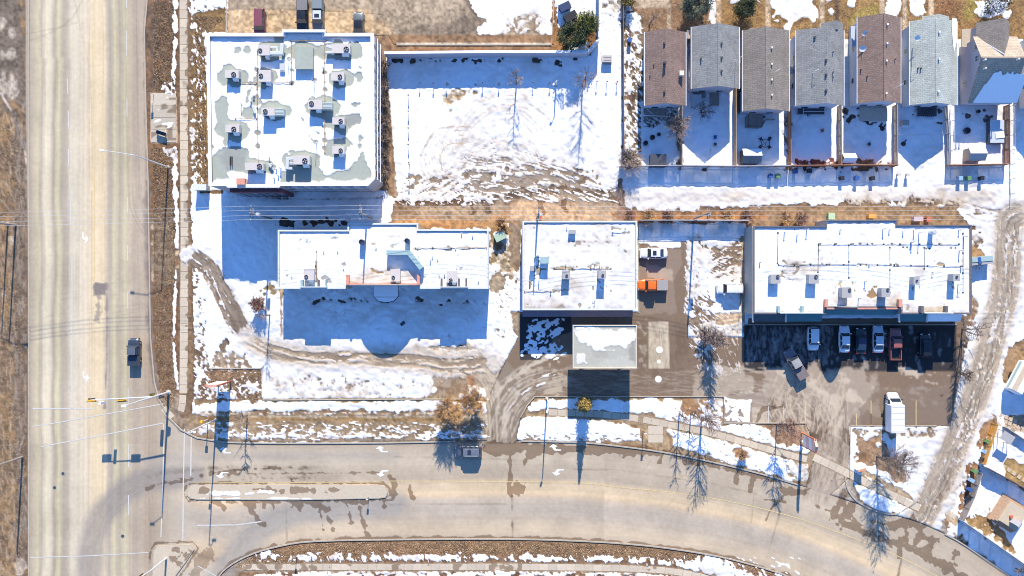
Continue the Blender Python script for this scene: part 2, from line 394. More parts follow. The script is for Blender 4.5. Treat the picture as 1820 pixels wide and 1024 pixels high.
# verge between the wide road and the left pavement
vl = [(244, -170), (322, -170), (322, 700), (300, 740), (275, 690), (244, 480)]
P_(vl, col=BROWN, snow=0, soft=3, warp=1)
P_([(262, -170), (280, -170), (278, 180), (262, 190)], col=(.15, .11, .085), warp=5, soft=8, op=.8)
P_([(268, 380), (316, 360), (320, 500), (274, 510)], col=(.21, .155, .105), warp=4, soft=4)
for k in range(9): Ln([(274, 390 + k * 14 + random.uniform(-4, 4)), (random.uniform(295, 318), 392 + k * 14)], 5, col=(.5, .42, .31), warp=2.5, wk=8, op=.8, soft=2)
Ln([(312, -170), (311, 60), (309, 130), (311, 165)], 7, snow=1, warp=1.6, wk=8)
Ln([(312, 262), (311, 330), (316, 420), (313, 440)], 8, snow=1, warp=1.8, wk=8)
Ln([(313, 480), (310, 560), (309, 620), (316, 690)], 4.5, snow=.95, warp=1.3, wk=8)
P_([(292, 150), (312, 140), (314, 175), (290, 172)], snow=.55, warp=4, wk=8)
P_([(285, 262), (312, 258), (316, 285), (296, 282)], snow=.62, warp=4, wk=8)
P_([(268, 166), (314, 172), (315, 254), (268, 254)], col=(.62, .56, .46), snow=.25, dirt=.5, soft=1.5)
P_([(280, 175), (306, 180), (306, 205), (290, 210), (276, 195)], col=(.33, .31, .26), warp=4, wk=8, speck=(8, .2, 2))
P_([(278, 232), (312, 228), (312, 250), (290, 254)], wet=.5, warp=4, wk=8, speck=(8, .2, 2))
# strip right of the left pavement
P_([(318, -170), (346, -170), (346, 330), (342, 455), (344, 560), (348, 660), (340, 745), (318, 745)], col=(.21, .145, .09), snow=0, soft=2)
P_([(340, -170), (404, -170), (404, 58), (366, 62), (372, 335), (340, 335)], col=GRASS, snow=.05, soft=2, warp=2)
P_([(338, -170), (405, -170), (402, 18), (345, 22)], snow=.72, warp=3, wk=8)
P_([(345, 28), (402, 32), (400, 60), (366, 64), (368, 330), (352, 335), (348, 120)], col=STRAW, warp=3, op=.8)
Ln([(343, -100), (342, 200), (343, 335)], 7, snow=.62, warp=3, wk=8)
P_([(340, 335), (370, 335), (396, 345), (396, 482), (500, 400), (500, 520), (470, 640), (700, 650), (470, 700), (440, 655), (372, 655), (360, 560), (346, 470)], snow=1.0, col=SOIL, soft=2, warp=2)
P_([(344, 470), (356, 500), (362, 560), (372, 640), (376, 656), (346, 656)], snow=.45, col=(.24, .18, .12), warp=3, wk=8)
P_([(372, 652), (466, 656), (466, 712), (350, 712), (346, 700)], col=(.26, .18, .115), snow=.08, soft=2, warp=1)
P_([(376, 630), (408, 618), (440, 628), (446, 656), (374, 656)], col=(.42, .35, .27), snow=.45, warp=3, wk=8)
P_([(346, 690), (388, 682), (430, 700), (420, 720), (350, 722)], snow=.5, warp=4, wk=8)
P_([(420, 675), (460, 672), (462, 706), (424, 706)], snow=.42, warp=4, wk=8)
P_([(366, 340), (395, 340), (396, 395), (345, 470), (340, 340)], snow=1, soft=2)
P_([(355, 338), (395, 338), (395, 344), (355, 344)], col=STRAW, snow=0)
# building A's surroundings, hedge strip to its right
P_([(660, 60), (712, 60), (712, 350), (660, 350)], col=(.28, .19, .12), snow=.06, warp=2)
P_([(686, 95), (712, 120), (712, 160), (690, 155)], snow=.9)
P_([(700, 155), (712, 155), (716, 350), (702, 350)], col=(.42, .34, .26), snow=.2, warp=1)
P_([(708, 155), (716, 155), (718, 340), (708, 340)], snow=.6, warp=2, wk=8)
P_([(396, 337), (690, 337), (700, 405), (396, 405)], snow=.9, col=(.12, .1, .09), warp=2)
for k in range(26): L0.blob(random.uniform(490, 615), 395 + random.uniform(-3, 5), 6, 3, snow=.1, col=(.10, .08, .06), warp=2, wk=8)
Ln([(470, 338), (474, 352), (560, 354), (676, 352), (690, 340)], 1.6, snow=.2, col=(.1, .1, .1))
# upper lot and its edge
P_(upper_lot, col=(.37, .31, .235), snow=0, soft=2)
P_([(402, 17), (660, 17), (662, 32), (690, 40), (700, 78), (690, 62), (402, 62)], col=(.52, .40, .26), soft=2, warp=.6)
P_([(810, -30), (850, -20), (855, 30), (870, 70), (820, 60), (760, 72), (712, 62), (720, 50), (800, 42), (830, 20)], col=(.25, .205, .16), warp=3, wk=16, soft=3)
P_([(830, -60), (985, -60), (985, 74), (940, 60), (900, 70), (848, 64), (858, 40), (832, 22)], snow=.93, warp=5, wk=16, soft=3)
P_([(900, 30), (960, 20), (975, 74), (890, 72)], snow=.55, warp=5, wk=16, soft=6)
P_([(905, 55), (918, 50), (917, 76), (902, 76)], snow=0, warp=3, wk=8); P_([(936, 52), (950, 50), (954, 74), (938, 74)], snow=0, warp=3, wk=8)
Ln([(402, 17), (520, 17), (640, 22), (680, 26), (684, 46), (705, 50)], 1.2, col=(.16, .13, .1))
P_([(688, 62), (1045, 62), (1050, 98), (686, 98)], col=(.27, .17, .10), snow=0, soft=2)
P_([(705, 76), (980, 76), (980, 81), (705, 81)], col=(.55, .5, .43))
for k in range(12): L0.blob(740 + k * 20 + random.uniform(-8, 8), 90, 14, 5, col=RUST, warp=3, wk=8, op=.7)
P_([(985, -170), (1062, -170), (1062, 70), (1045, 97), (980, 97)], col=(.33, .18, .08), snow=.1, soft=2, warp=1)
P_([(985, -60), (1062, -60), (1062, 60), (1050, 40), (1030, 30), (1008, 45), (990, 55)], snow=.9, warp=3, wk=16)
P_([(1015, 78), (1045, 76), (1042, 97), (1005, 97)], snow=.8, warp=3, wk=8)
# snow field and its tyre scuffs
P_([(1066, -170), (1106, -170), (1106, 330), (1066, 330)], snow=.86, col=(.22, .2, .18), soft=2, warp=1)
P_([(1066, -170), (1106, -170), (1106, 30), (1066, 14)], snow=.6, dirt=.25, warp=4)
P_([(686, 100), (1100, 100), (1100, 330), (706, 340)], snow=1.15, col=(.25, .22, .19), soft=2)
for k in range(16):
    x = random.choice([760, 800, 880, 930, 995]) + random.uniform(-60, 70); L0.blob(x, 104 + random.uniform(0, 6), random.uniform(3, 9), 3, snow=.1, col=(.1, .09, .08), warp=3, wk=8)
Ln([(700, 128), (860, 126), (1030, 130)], 1.4, snow=.75, dirt=.3, op=.6); Ln([(690, 112), (860, 110), (1040, 112)], 1.4, snow=.75, dirt=.3, op=.6)
P_([(790, 162), (815, 155), (850, 158), (845, 166), (822, 170), (800, 195), (788, 190)], snow=.5, col=(.48, .37, .22), dirt=.7, warp=4, wk=8)
def arcs(cx, cy, r0, r1, a0, a1, freq, thr, op, seed, **kw):
    sl, xx, yy = L0._win([(cx - r1, cy - r1), (cx + r1, cy + r1)], 4)
    r = np.hypot(xx - cx, yy - cy); a = np.degrees(np.arctan2(yy - cy, xx - cx)) % 360
    da = np.minimum(np.abs((a - a0) % 360), 999); ok = ((a - a0) % 360) < ((a1 - a0) % 360)
    n = noise1d(r + 2 * nz(40, seed, sl), seed, freq) + .1 * nz(8, seed, sl)
    band = np.clip((r - r0) / 8, 0, 1) * np.clip((r1 - r) / 8, 0, 1)
    L0.put(sl, np.clip(.5 + (n - thr) * 5, 0, 1) * band * ok * op, **kw)
scuff = spline([(1140, 372), (1040, 352), (960, 325), (880, 300), (800, 290)], 6)
P_([(720, 318), (800, 300), (880, 250), (910, 240), (960, 300), (1080, 340), (1095, 360), (720, 360)], dirt=.6, snow=.7, soft=50, warp=6, wk=16, op=.7, speck=(4, -.1, .8))
P_([(950, 205), (1060, 170), (1090, 300), (1040, 320), (930, 270)], snow=.72, dirt=.3, soft=30, warp=5, op=.4, speck=(8, .3, 2))
for k in range(160):
    x, y = random.uniform(720, 1060), random.uniform(298, 352); l = random.uniform(5, 16)
    if y < 300 + abs(x - 900) * .05 and x < 860: continue
    Ln([(x, y), (x + l, y - l * random.uniform(.1, .5) if x < 900 else y + l * random.uniform(0, .5))], random.uniform(1.5, 4), snow=0, col=(.30, .23, .16), warp=2, wk=8, op=.7)
P_([(712, 330), (1000, 332), (1100, 350), (1100, 372), (880, 352), (712, 368)], snow=.9, soft=18, warp=6, wk=16, op=.6, dirt=.8, speck=(8, .2, 1.6))
# the alley
P_([(700, 364), (780, 366), (900, 358), (960, 338), (1060, 340), (1100, 352), (1300, 366), (1500, 362), (1690, 368), (1720, 400), (1720, 404), (700, 410)], col=(.29, .20, .13), snow=.03, soft=3, warp=3, wk=16)
P_([(905, 366), (940, 345), (1000, 336), (1070, 348), (1100, 366), (1098, 392), (900, 392)], col=(.57, .40, .25), snow=0, soft=8, warp=4, wk=16)
P_([(745, 362), (900, 362), (900, 388), (745, 386)], col=(.38, .29, .20), snow=0, soft=6, warp=4, wk=16)
Ln([(880, 352), (930, 342), (1000, 333), (1080, 350), (1100, 362)], 9, wet=.9, snow=0, warp=4, wk=8)
Ln([(710, 362), (880, 360)], 8, wet=.8, snow=0, warp=3, wk=8)
for x in (835, 862, 960, 1000): Ln([(x, 355), (x + 6, 376)], 8, wet=.9, warp=2, wk=8)
Ln([(700, 399), (880, 398)], 14, col=(.42, .25, .12), snow=.16, dirt=.6, warp=3, wk=8)
Ln([(1100, 384), (1330, 386), (1360, 388)], 14, col=(.38, .20, .09), snow=.12, dirt=.5, warp=3, wk=8)
P_([(1100, 332), (1300, 336), (1600, 334), (1800, 342), (1800, 372), (1680, 364), (1500, 358), (1360, 362), (1240, 370), (1100, 374)], snow=.95, dirt=.34, soft=6, warp=3)
P_([(1500, 352), (1690, 352), (1720, 372), (1500, 366)], snow=.5, dirt=.7, warp=4, wk=16, soft=6, op=.8)
P_([(1370, 362), (1700, 366), (1712, 398), (1370, 392)], col=(.32, .22, .13), snow=.03, soft=4, warp=3)
P_([(1098, 318), (1110, 318), (1110, 395), (1098, 395)], col=(.3, .17, .12), snow=.05)
# alley going down the right side
P_([(1700, 372), (1990, 372), (1990, 640), (1780, 660), (1700, 860), (1640, 900), (1640, 760), (1712, 640), (1730, 400)], snow=1.0, dirt=.18, soft=5, warp=3)
P_([(1640, 880), (1700, 800), (1725, 830), (1690, 900), (1640, 940)], col=(.33, .27, .2), snow=.25, dirt=.6, warp=4, soft=8, op=.7)
P_([(1728, 440), (1745, 445), (1748, 462), (1730, 470)], col=(.33, .22, .12), snow=.1, warp=3)
P_([(1726, 400), (1740, 405), (1745, 430), (1728, 440)], snow=.55, warp=3, wk=8)
P_([(1725, 520), (1738, 530), (1736, 570), (1712, 600), (1706, 560), (1724, 556)], col=(.34, .24, .16), snow=.3, warp=3, wk=8)
# strip between the right car park and the alley
P_([(1690, 560), (1722, 570), (1722, 620), (1700, 690), (1690, 757), (1664, 757), (1684, 660)], col=(.24, .19, .15), snow=.42, warp=3, wk=8, dirt=.4)
P_([(1708, 640), (1740, 640), (1700, 760), (1660, 860), (1662, 770), (1690, 720)], snow=1.05, warp=2)
P_([(1780, 620), (1830, 600), (1830, 660), (1800, 700), (1782, 668)], col=(.33, .23, .14), snow=.15, warp=4, wk=16)
# lawns and front gardens north of the houses
P_([(1108, -170), (1990, -170), (1990, 70), (1108, 70)], col=(.31, .20, .085), snow=.08, soft=2)
P_([(1108, -170), (1270, -170), (1270, 60), (1108, 60)], col=(.32, .21, .13), snow=.2, warp=4)
P_([(1108, 30), (1145, 30), (1142, 330), (1106, 330)], col=(.27, .215, .15), snow=.34, warp=3, wk=8)
for k in range(14): L0.blob(1122 + random.uniform(-6, 8), 60 + k * 19, 5, 7, col=(.10, .06, .06), snow=0, warp=3, wk=8, op=.8)
for y in (70, 100, 150, 255, 290): L0.blob(1116 + random.uniform(0, 14), y, 7, 10, snow=.7, warp=3, wk=8)
P_([(1128, -60), (1190, -60), (1190, 14), (1130, 14)], col=(.55, .47, .36), snow=.15, warp=1)
P_([(1185, 6), (1193, 6), (1193, 52), (1185, 52)], col=(.55, .47, .36))
P_([(1108, 6), (1136, 20), (1132, 60), (1118, 50)], snow=.75, warp=4, wk=8)
P_([(1372, -60), (1450, -60), (1450, 30), (1410, 45), (1400, 50), (1388, 30), (1372, 32)], snow=.97, warp=4, wk=16)
for a in (((1255, -60), (1272, -60), (1270, 45), (1264, 30)), ((1285, -60), (1352, -60), (1350, -4), (1290, 2)), ((1500, -40), (1525, -40), (1522, 20), (1505, 10)), ((1574, -40), (1605, -40), (1604, 36), (1578, 30)),
          ((1615, -40), (1645, -40), (1645, 22), (1618, 30)), ((1465, -30), (1486, -30), (1480, 30), (1470, 20)), ((1735, 4), (1795, 0), (1790, 34), (1740, 28))):
    P_(list(a), snow=.85, warp=4, wk=16)
P_([(1655, -60), (1700, -60), (1700, 34), (1660, 30)], col=(.28, .15, .07), warp=3); P_([(1520, 15), (1560, 5), (1562, 40), (1510, 40)], col=(.30, .24, .07), warp=3)
P_([(1715, -20), (1735, -20), (1735, 40), (1712, 44)], col=(.33, .27, .08), warp=3)
for x in (1277, 1365, 1461, 1568, 1608, 1655): P_([(x - 4, -170), (x + 4, -170), (x + 4, 56), (x - 4, 56)], col=(.60, .50, .38), snow=0, soft=1.2)
P_([(1484, -60), (1493, -60), (1491, 40), (1484, 40)], col=(.13, .09, .06))
# back gardens
P_([(1140, 180), (1795, 180), (1795, 300), (1140, 300)], snow=1.05, col=(.2, .18, .16), soft=2)
P_([(1106, 298), (1800, 298), (1800, 335), (1106, 338)], snow=1.05, col=(.2, .18, .16), soft=2)
P_([(1140, 186), (1208, 186), (1208, 226), (1136, 226)], snow=.55, col=(.12, .1, .1), warp=3, wk=8)
Ln([(1208, 225), (1208, 300)], 8, snow=.5, col=(.5, .36, .26), warp=2)
Ln([(1400, 205), (1400, 300)], 12, snow=.6, col=(.42, .30, .2), warp=3, wk=8)
P_([(1414, 286), (1488, 286), (1488, 300), (1414, 300)], snow=.3, col=(.22, .09, .07), warp=3, wk=8)
P_([(1496, 288), (1586, 284), (1588, 300), (1496, 300)], snow=.35, col=(.26, .15, .09), warp=4, wk=8)
for k in range(30): L0.blob(random.uniform(1500, 1580), random.uniform(190, 225), 3, 2, snow=.1, col=(.1, .08, .08), warp=2, wk=8)
for k in range(40):
    L0.blob(random.choice([1226, 1345, 1440, 1540, 1640, 1740]) + random.uniform(-30, 30), random.uniform(190, 218), random.uniform(1.5, 4), 2, snow=.2, col=(.15, .14, .14), warp=2, wk=8)
Ln([(1268, 245), (1262, 270), (1256, 296)], 1.6, snow=.3, col=(.2, .18, .18)); L0.blob(1254, 296, 6, 3, snow=.1, col=(.12, .1, .1), warp=3, wk=8)
for x in (1230, 1300, 1410, 1500, 1640, 1740): L0.tracks([(x - 60, 330), (x + 60, 333)], 12, freq=.5, thr=.62, seed=int(x), dirt=.3, snow=.8, op=.6)
# between the buildings
P_([(868, 400), (905, 396), (922, 420), (926, 560), (905, 600), (872, 600)], snow=.85, col=(.34, .27, .18), soft=2, warp=2)
P_([(872, 425), (905, 430), (918, 470), (912, 500), (870, 460)], snow=.45, warp=5, wk=8, dirt=.4)
P_([(872, 490), (890, 482), (895, 505), (886, 522), (872, 514)], snow=0, col=(.37, .32, .26), warp=2)
P_([(906, 398), (926, 398), (926, 470), (918, 490), (908, 450)], snow=.05, col=(.28, .22, .17), warp=1.5)
P_([(898, 380), (870, 392), (872, 420), (900, 412)], snow=.1, col=(.36, .23, .12), warp=4, wk=8)
P_([(908, 555), (922, 555), (922, 600), (912, 585)], snow=.1, col=(.45, .38, .3))
P_([(1133, 396), (1325, 396), (1325, 640), (1245, 600), (1216, 560), (1214, 440), (1133, 436)], snow=.9, dirt=.15, col=(.3, .25, .2), soft=2, warp=2)
P_([(1214, 420), (1250, 420), (1250, 540), (1220, 530), (1212, 520)], snow=.66, dirt=.5, warp=5, wk=16, soft=8)
P_([(1262, 440), (1312, 432), (1314, 500), (1262, 492)], snow=.3, col=(.27, .21, .15), dirt=.5, warp=6, wk=16, soft=6)
P_([(1218, 530), (1260, 520), (1270, 560), (1262, 640), (1240, 620), (1220, 570)], snow=.15, col=(.26, .2, .15), warp=5, wk=16)
P_([(1316, 420), (1324, 420), (1324, 575), (1316, 575)], col=(.55, .45, .34), snow=.05)
P_([(1270, 556), (1322, 556), (1320, 578), (1272, 578)], col=(.60, .48, .35), snow=.02)
P_([(1248, 575), (1320, 580), (1320, 650), (1290, 660), (1252, 625)], snow=.72, dirt=.55, warp=5, wk=16, col=(.4, .33, .25))
# ground south of building B
P_([(470, 410), (500, 500), (500, 640), (868, 640), (905, 560), (870, 640), (905, 700), (866, 712), (466, 712), (466, 655), (440, 640), (430, 560), (400, 480)], snow=1.0, col=(.4, .33, .25), soft=2)
P_([(466, 655), (866, 655), (866, 710), (466, 710)], snow=.86, dirt=.12, soft=6)
P_([(480, 668), (770, 680), (780, 706), (480, 706)], snow=.68, dirt=.3, soft=10, warp=4, wk=16, speck=(8, .0, 2))
drv = spline([(338, 452), (372, 480), (395, 520), (415, 560), (440, 600), (480, 622), (540, 634), (640, 638), (720, 640), (800, 650), (870, 640)], 5)
P_([(690, 628), (760, 622), (830, 618), (905, 625), (900, 680), (870, 700), (780, 668), (700, 660)], dirt=.6, snow=.6, soft=24, warp=6, wk=16)
P_([(770, 668), (835, 655), (850, 690), (830, 712), (760, 712)], snow=.25, col=(.40, .32, .23), warp=6, wk=16, soft=4, dirt=.5)
L0.blob(840, 672, 9, 16, snow=0, col=(.34, .18, .09), warp=2)
for k in range(36): L0.blob(random.uniform(535, 860), 535 + random.uniform(-3, 4), random.uniform(2, 6), 3, snow=.35, col=(.1, .09, .08), warp=3, wk=8, op=.8)
L0.blob(484, 516, 18, 10, snow=.35, col=(.3, .24, .15), warp=4, wk=8); Ln([(414, 610), (448, 636), (480, 648)], 2, snow=.1, col=(.15, .12, .1))
Ln([(392, 620), (402, 608), (412, 616), (430, 628)], 6, snow=.3, col=(.2, .16, .13), warp=4, wk=8)
Ln([(500, 510), (500, 600)], 4, snow=.2, col=(.52, .42, .3))
# strips above the lower road
P_([(346, 710), (866, 710), (866, 786), (400, 786), (350, 778), (322, 760), (330, 745), (346, 735)], col=(.33, .25, .16), snow=.1, soft=2)
Ln([(352, 728), (400, 722), (600, 722), (860, 723)], 18, snow=.88, warp=2, wk=16, dirt=.05)
Ln([(356, 732), (860, 731)], 1.3, snow=.2, col=(.25, .2, .16))
Ln([(360, 736), (600, 737), (860, 737)], 7, snow=.55, dirt=.5, warp=2, wk=8)
Ln([(355, 745), (600, 745), (790, 746)], 5, snow=0, col=(.30, .20, .09)); Ln([(420, 740), (860, 741)], 3, snow=.1, col=(.52, .44, .33), warp=1)
Ln([(466, 711), (860, 709)], 4, col=(.48, .40, .24), snow=.05)
P_([(350, 752), (430, 752), (560, 764), (860, 760), (862, 782), (400, 782), (352, 772)], snow=.62, warp=3, wk=8, dirt=.1)
P_([(380, 752), (500, 755), (640, 754), (860, 752), (860, 762), (640, 770), (500, 768), (390, 764)], snow=.42, warp=3, wk=8)
Ln([(400, 783), (600, 784), (860, 781)], 5, snow=.15, col=(.3, .25, .2), warp=1)
# verge islands east of the driveway
P_([(950, 705), (1286, 705), (1286, 752), (1432, 752), (1450, 800), (1433, 866), (1340, 839), (1180, 803), (1020, 786), (916, 786), (925, 745)], col=(.40, .30, .19), snow=.1, soft=2)
P_([(940, 712), (1010, 708), (1160, 712), (1160, 735), (1060, 736), (935, 728)], snow=.9, warp=2)
P_([(912, 744), (1000, 742), (1100, 752), (1138, 762), (1140, 784), (1020, 786), (922, 782)], snow=.97, warp=1.5, col=(.3, .25, .18))
P_([(1150, 708), (1284, 708), (1284, 752), (1400, 756), (1436, 790), (1440, 840), (1420, 858), (1200, 790), (1160, 735)], snow=.9, warp=3, wk=16)
P_([(1212, 704), (1262, 706), (1256, 748), (1210, 742)], snow=.25, col=(.36, .22, .12), warp=4, wk=16)
P_([(1240, 712), (1284, 710), (1284, 746), (1244, 748)], snow=.55, warp=4, wk=8)
P_([(1345, 752), (1424, 756), (1420, 795), (1372, 775)], snow=.15, col=(.36, .24, .16), warp=4, wk=16)
P_([(1286, 708), (1336, 716), (1334, 748), (1286, 748)], snow=.86, warp=2, speck=(8, -1.4, 2))
P_([(1190, 765), (1260, 778), (1300, 810), (1225, 800), (1195, 792)], snow=.97, warp=2)
P_([(1220, 778), (1420, 815), (1428, 846), (1410, 858), (1320, 830), (1240, 806)], snow=.97, warp=2, speck=(16, -1.5, 2))
P_([(1405, 802), (1436, 800), (1438, 860), (1424, 858), (1398, 844)], snow=.6, warp=4, wk=8, col=(.36, .28, .18))
P_([(1304, 800), (1328, 798), (1328, 812), (1308, 812)], snow=.2, warp=3, wk=8, col=(.4, .24, .14))
# island and snow right of the second drive
P_([(1508, 757), (1664, 757), (1668, 800), (1640, 890), (1600, 916), (1560, 905), (1506, 880), (1502, 845), (1512, 800)], snow=1.0, col=(.37, .27, .18), soft=2, warp=1.5)
P_([(1512, 760), (1670, 762), (1660, 778), (1512, 772)], snow=.45, col=(.33, .27, .2), warp=4, wk=8)
P_([(1524, 782), (1560, 776), (1572, 800), (1588, 820), (1610, 850), (1596, 856), (1572, 842), (1552, 828), (1516, 826)], snow=.2, col=(.37, .26, .17), warp=4, wk=16)
P_([(1528, 828), (1640, 893), (1632, 900), (1524, 838)], col=(.50, .40, .28), snow=.15, warp=1.5)
Ln([(1504, 850), (1520, 890), (1560, 914), (1600, 912), (1628, 890)], 4, snow=.3, dirt=.7, warp=2)
# bottom right corner
P_([(1668, 925), (1700, 920), (1720, 880), (1730, 800), (1760, 740), (1800, 700), (1990, 640), (1990, 1140), (1820, 1036), (1700, 958)], snow=.98, col=(.3, .2, .12), soft=3, warp=2)
P_([(1722, 820), (1745, 825), (1722, 900), (1706, 925), (1700, 905)], col=(.36, .21, .12), snow=.2, warp=3, wk=8)
P_([(1745, 745), (1762, 738), (1770, 752), (1740, 800), (1732, 798)], col=(.36, .24, .14), snow=.15, warp=3)
P_([(1678, 908), (1700, 916), (1706, 926), (1698, 936), (1682, 924)], col=(.52, .42, .30), snow=.05)
P_([(1720, 925), (1760, 910), (1790, 955), (1800, 980), (1770, 966)], col=(.36, .24, .11), snow=.25, warp=4, wk=16)
P_([(1668, 920), (1680, 925), (1720, 965), (1780, 1010), (1820, 1045), (1700, 960)], snow=.5, dirt=.5, warp=3, wk=8)
P_([(1782, 740), (1830, 735), (1830, 770), (1790, 765)], col=(.42, .31, .22), snow=.1)
P_([(1790, 815), (1840, 830), (1840, 880), (1780, 850)], col=(.36, .26, .12), snow=.05, warp=2)
# verge south of the lower road
lowv = [(x, y) for x, y in road_low]
P_(lowv + [(352, 1194), (1660, 1194)], col=(.25, .16, .095), snow=.05, soft=2)
def off(pts, k): return [(x, y + k) for x, y in pts]
lw = [p for p in road_low if 395 < p[0] < 1440 and p[1] < 1050][::-1]
lwm = spline([(470, 988), (700, 992), (950, 992), (1180, 1000), (1330, 1030), (1440, 1070)], 5)
L0.line(lwm, 8, snow=.8, warp=4.5, wk=8)
L0.line(off(lwm, 24), 10, snow=.62, warp=3, wk=8); L0.line(off(lwm, 60), 60, snow=.85, warp=5, wk=16)
P_([(1215, 1000), (1260, 985), (1330, 1008), (1420, 1050), (1500, 1110), (1300, 1100), (1210, 1020)], snow=.72, warp=4, wk=8)
P_([(1270, 980), (1330, 992), (1360, 1030), (1320, 1020)], snow=.1, col=(.3, .19, .12), warp=3)
L0.col *= np.array([.90, .83, .74], np.float32)
P_([(262, 690), (318, 700), (322, 740), (352, 782), (300, 770), (268, 740)], col=(.30, .22, .15), snow=0, soft=3)
P_([(1428, 862), (1512, 846), (1530, 890), (1570, 914), (1500, 905), (1430, 880)], col=(.34, .29, .23), snow=0, soft=2)
L0.poly([(1506, 838), (1512, 760), (1600, 760), (1640, 892), (1600, 912), (1556, 904), (1524, 886)], snow=1, soft=2, op=.0)
P_([(1640, 905), (1668, 918), (1690, 950), (1640, 932)], col=(.34, .29, .23), snow=.1, warp=2)
finish(L0)
# tyre tracks are pressed in after the melting
arcs(900, 262, 40, 104, 185, 335, .7, .66, .55, 1, snow=.9, dirt=1.1)
arcs(905, 285, 80, 130, 190, 290, .7, .68, .5, 8, snow=.9, dirt=1.0)
arcs(880, 330, 20, 110, 190, 350, .7, .64, .55, 9, snow=.85, dirt=1.1)
arcs(812, 285, 22, 70, 90, 300, .5, .62, .8, 2, snow=.9, dirt=1.1)
arcs(905, 300, 20, 100, 180, 300, .26, .60, .4, 3, snow=.5, dirt=.5)
L0.tracks(scuff, 150, freq=.42, thr=.60, seed=5, edge=50, op=.8, snow=.1, dirt=.7, col=(.3, .24, .18))
L0.tracks(spline([(1060, 345), (960, 318), (870, 330), (800, 300)], 6), 100, freq=.4, thr=.6, seed=6, edge=40, op=.75, snow=.15, dirt=.7, col=(.3, .24, .18))
L0.tracks(spline([(720, 335), (800, 300), (880, 230), (900, 200)], 6), 110, freq=.45, thr=.62, seed=7, edge=45, op=.6, snow=.55, dirt=.7)
L0.tracks([(1100, 353), (1300, 352), (1560, 346), (1760, 356)], 26, freq=.35, thr=.5, seed=9, op=.6, dirt=.75, snow=.62)
L0.line(alley, 62, soft=16, dirt=.5, snow=.9, warp=4, wk=16)
L0.line(alley, 54, soft=14, op=.95, snow=.66, dirt=.85, warp=2, wk=40, col=(.46, .38, .28))
L0.tracks(alley, 56, freq=.16, thr=.45, seed=11, op=1, edge=10, snow=.02, dirt=.8, col=(.40, .33, .25))
L0.tracks(alley, 40, freq=.40, thr=.6, seed=12, op=.8, edge=6, snow=.1, col=(.24, .20, .16))
L0.tracks(spline([(1990, 350), (1860, 362), (1780, 385), (1700, 372), (1600, 366)], 4), 34, freq=.3, thr=.5, seed=13, op=.8, snow=.3, dirt=.8)
L0.line(drv[:34], 40, soft=14, dirt=.5, snow=.75, warp=3, wk=16)
L0.tracks(drv[:30], 40, freq=.3, thr=.38, seed=21, op=.95, edge=8, snow=.05, dirt=.7, col=(.30, .24, .18))
L0.tracks(drv[:30], 34, freq=.45, thr=.6, seed=22, op=.8, edge=5, snow=0, col=(.19, .155, .12))
L0.tracks(drv[22:], 56, freq=.2, thr=.5, seed=23, op=.7, edge=18, dirt=.7, snow=.72)
L0.tracks(spline([(720, 640), (800, 628), (860, 640), (900, 690)], 5), 70, freq=.28, thr=.5, seed=24, op=.75, edge=20, snow=.15, dirt=.8, col=(.36, .29, .21))
L0.tracks(spline([(770, 700), (810, 660), (850, 665), (880, 710)], 5), 50, freq=.3, thr=.5, seed=25, op=.8, edge=14, snow=.1, col=(.34, .27, .2))
for k in range(5): arcs(560 + k * 62, 590, 20, 62, 200, 330, .4, .6, .6, 30 + k, snow=.95, dirt=.6)
L0.tracks([(500, 560), (680, 566), (868, 570)], 80, freq=.4, thr=.7, seed=40, op=.4, edge=20, snow=.7, dirt=.3)
L0.tracks(alley, 46, freq=.24, thr=.58, sharp=5, seed=15, op=.5, edge=4, snow=1, dirt=.4); L0.tracks(alley, 40, freq=.3, thr=.62, sharp=5, seed=16, op=.9, edge=4, snow=0, col=(.17, .13, .09)); L0.tracks(alley, 44, freq=.5, thr=.55, sharp=4, seed=18, op=.6, edge=4, snow=.1, col=(.25, .195, .14))
L0.tracks(drv[:28], 40, freq=.3, thr=.62, sharp=5, seed=17, op=.8, edge=4, snow=0, col=(.16, .12, .085))
L0.line(drv[20:], 44, soft=26, op=.8, dirt=.75, snow=.9); L0.tracks(drv[20:], 40, freq=.3, thr=.5, sharp=4, seed=19, op=.75, edge=10, snow=.35, dirt=1, col=(.36, .28, .19)); L0.tracks(drv[24:], 30, freq=.4, thr=.62, sharp=5, seed=20, op=.8, edge=6, snow=0, col=(.24, .185, .13))
rs = random.Random(5)
for k in range(420):
    x = rs.uniform(712, 1090); u = (x - 712) / 380; top = 318 - 26 * math.sin(min(1, max(0, (x - 740) / 200)) * 3.14) + 24 * u; y = rs.uniform(top, 352 + 6 * u); l = rs.uniform(5, 17); dy = -.55 if x < 830 else (.1 if x < 900 else .35)
    L0.line([(x, y), (x + l * .5, y + l * dy * .5 + rs.uniform(-1, 1)), (x + l, y + l * dy)], rs.uniform(.8, 2.4), soft=1.2, snow=rs.choice([0, .1, 1.0, 1.0, 1.0]), dirt=.4, col=(.27, .215, .155), op=.85)
for k in range(110):
    x, y = rs.uniform(800, 900), rs.uniform(225, 310); l = rs.uniform(4, 12); L0.line([(x, y), (x + l, y - l * .7)], rs.uniform(.7, 1.6), soft=1.2, snow=.35, dirt=.6, op=.6)
for a_, w_ in ((((975, 300), (1000, 306), (1040, 318), (1070, 330)), 4), (((960, 296), (990, 303)), 2)): L0.line(spline(a_, 4), w_, warp=1.2, wk=8, snow=0, col=(.25, .18, .12))
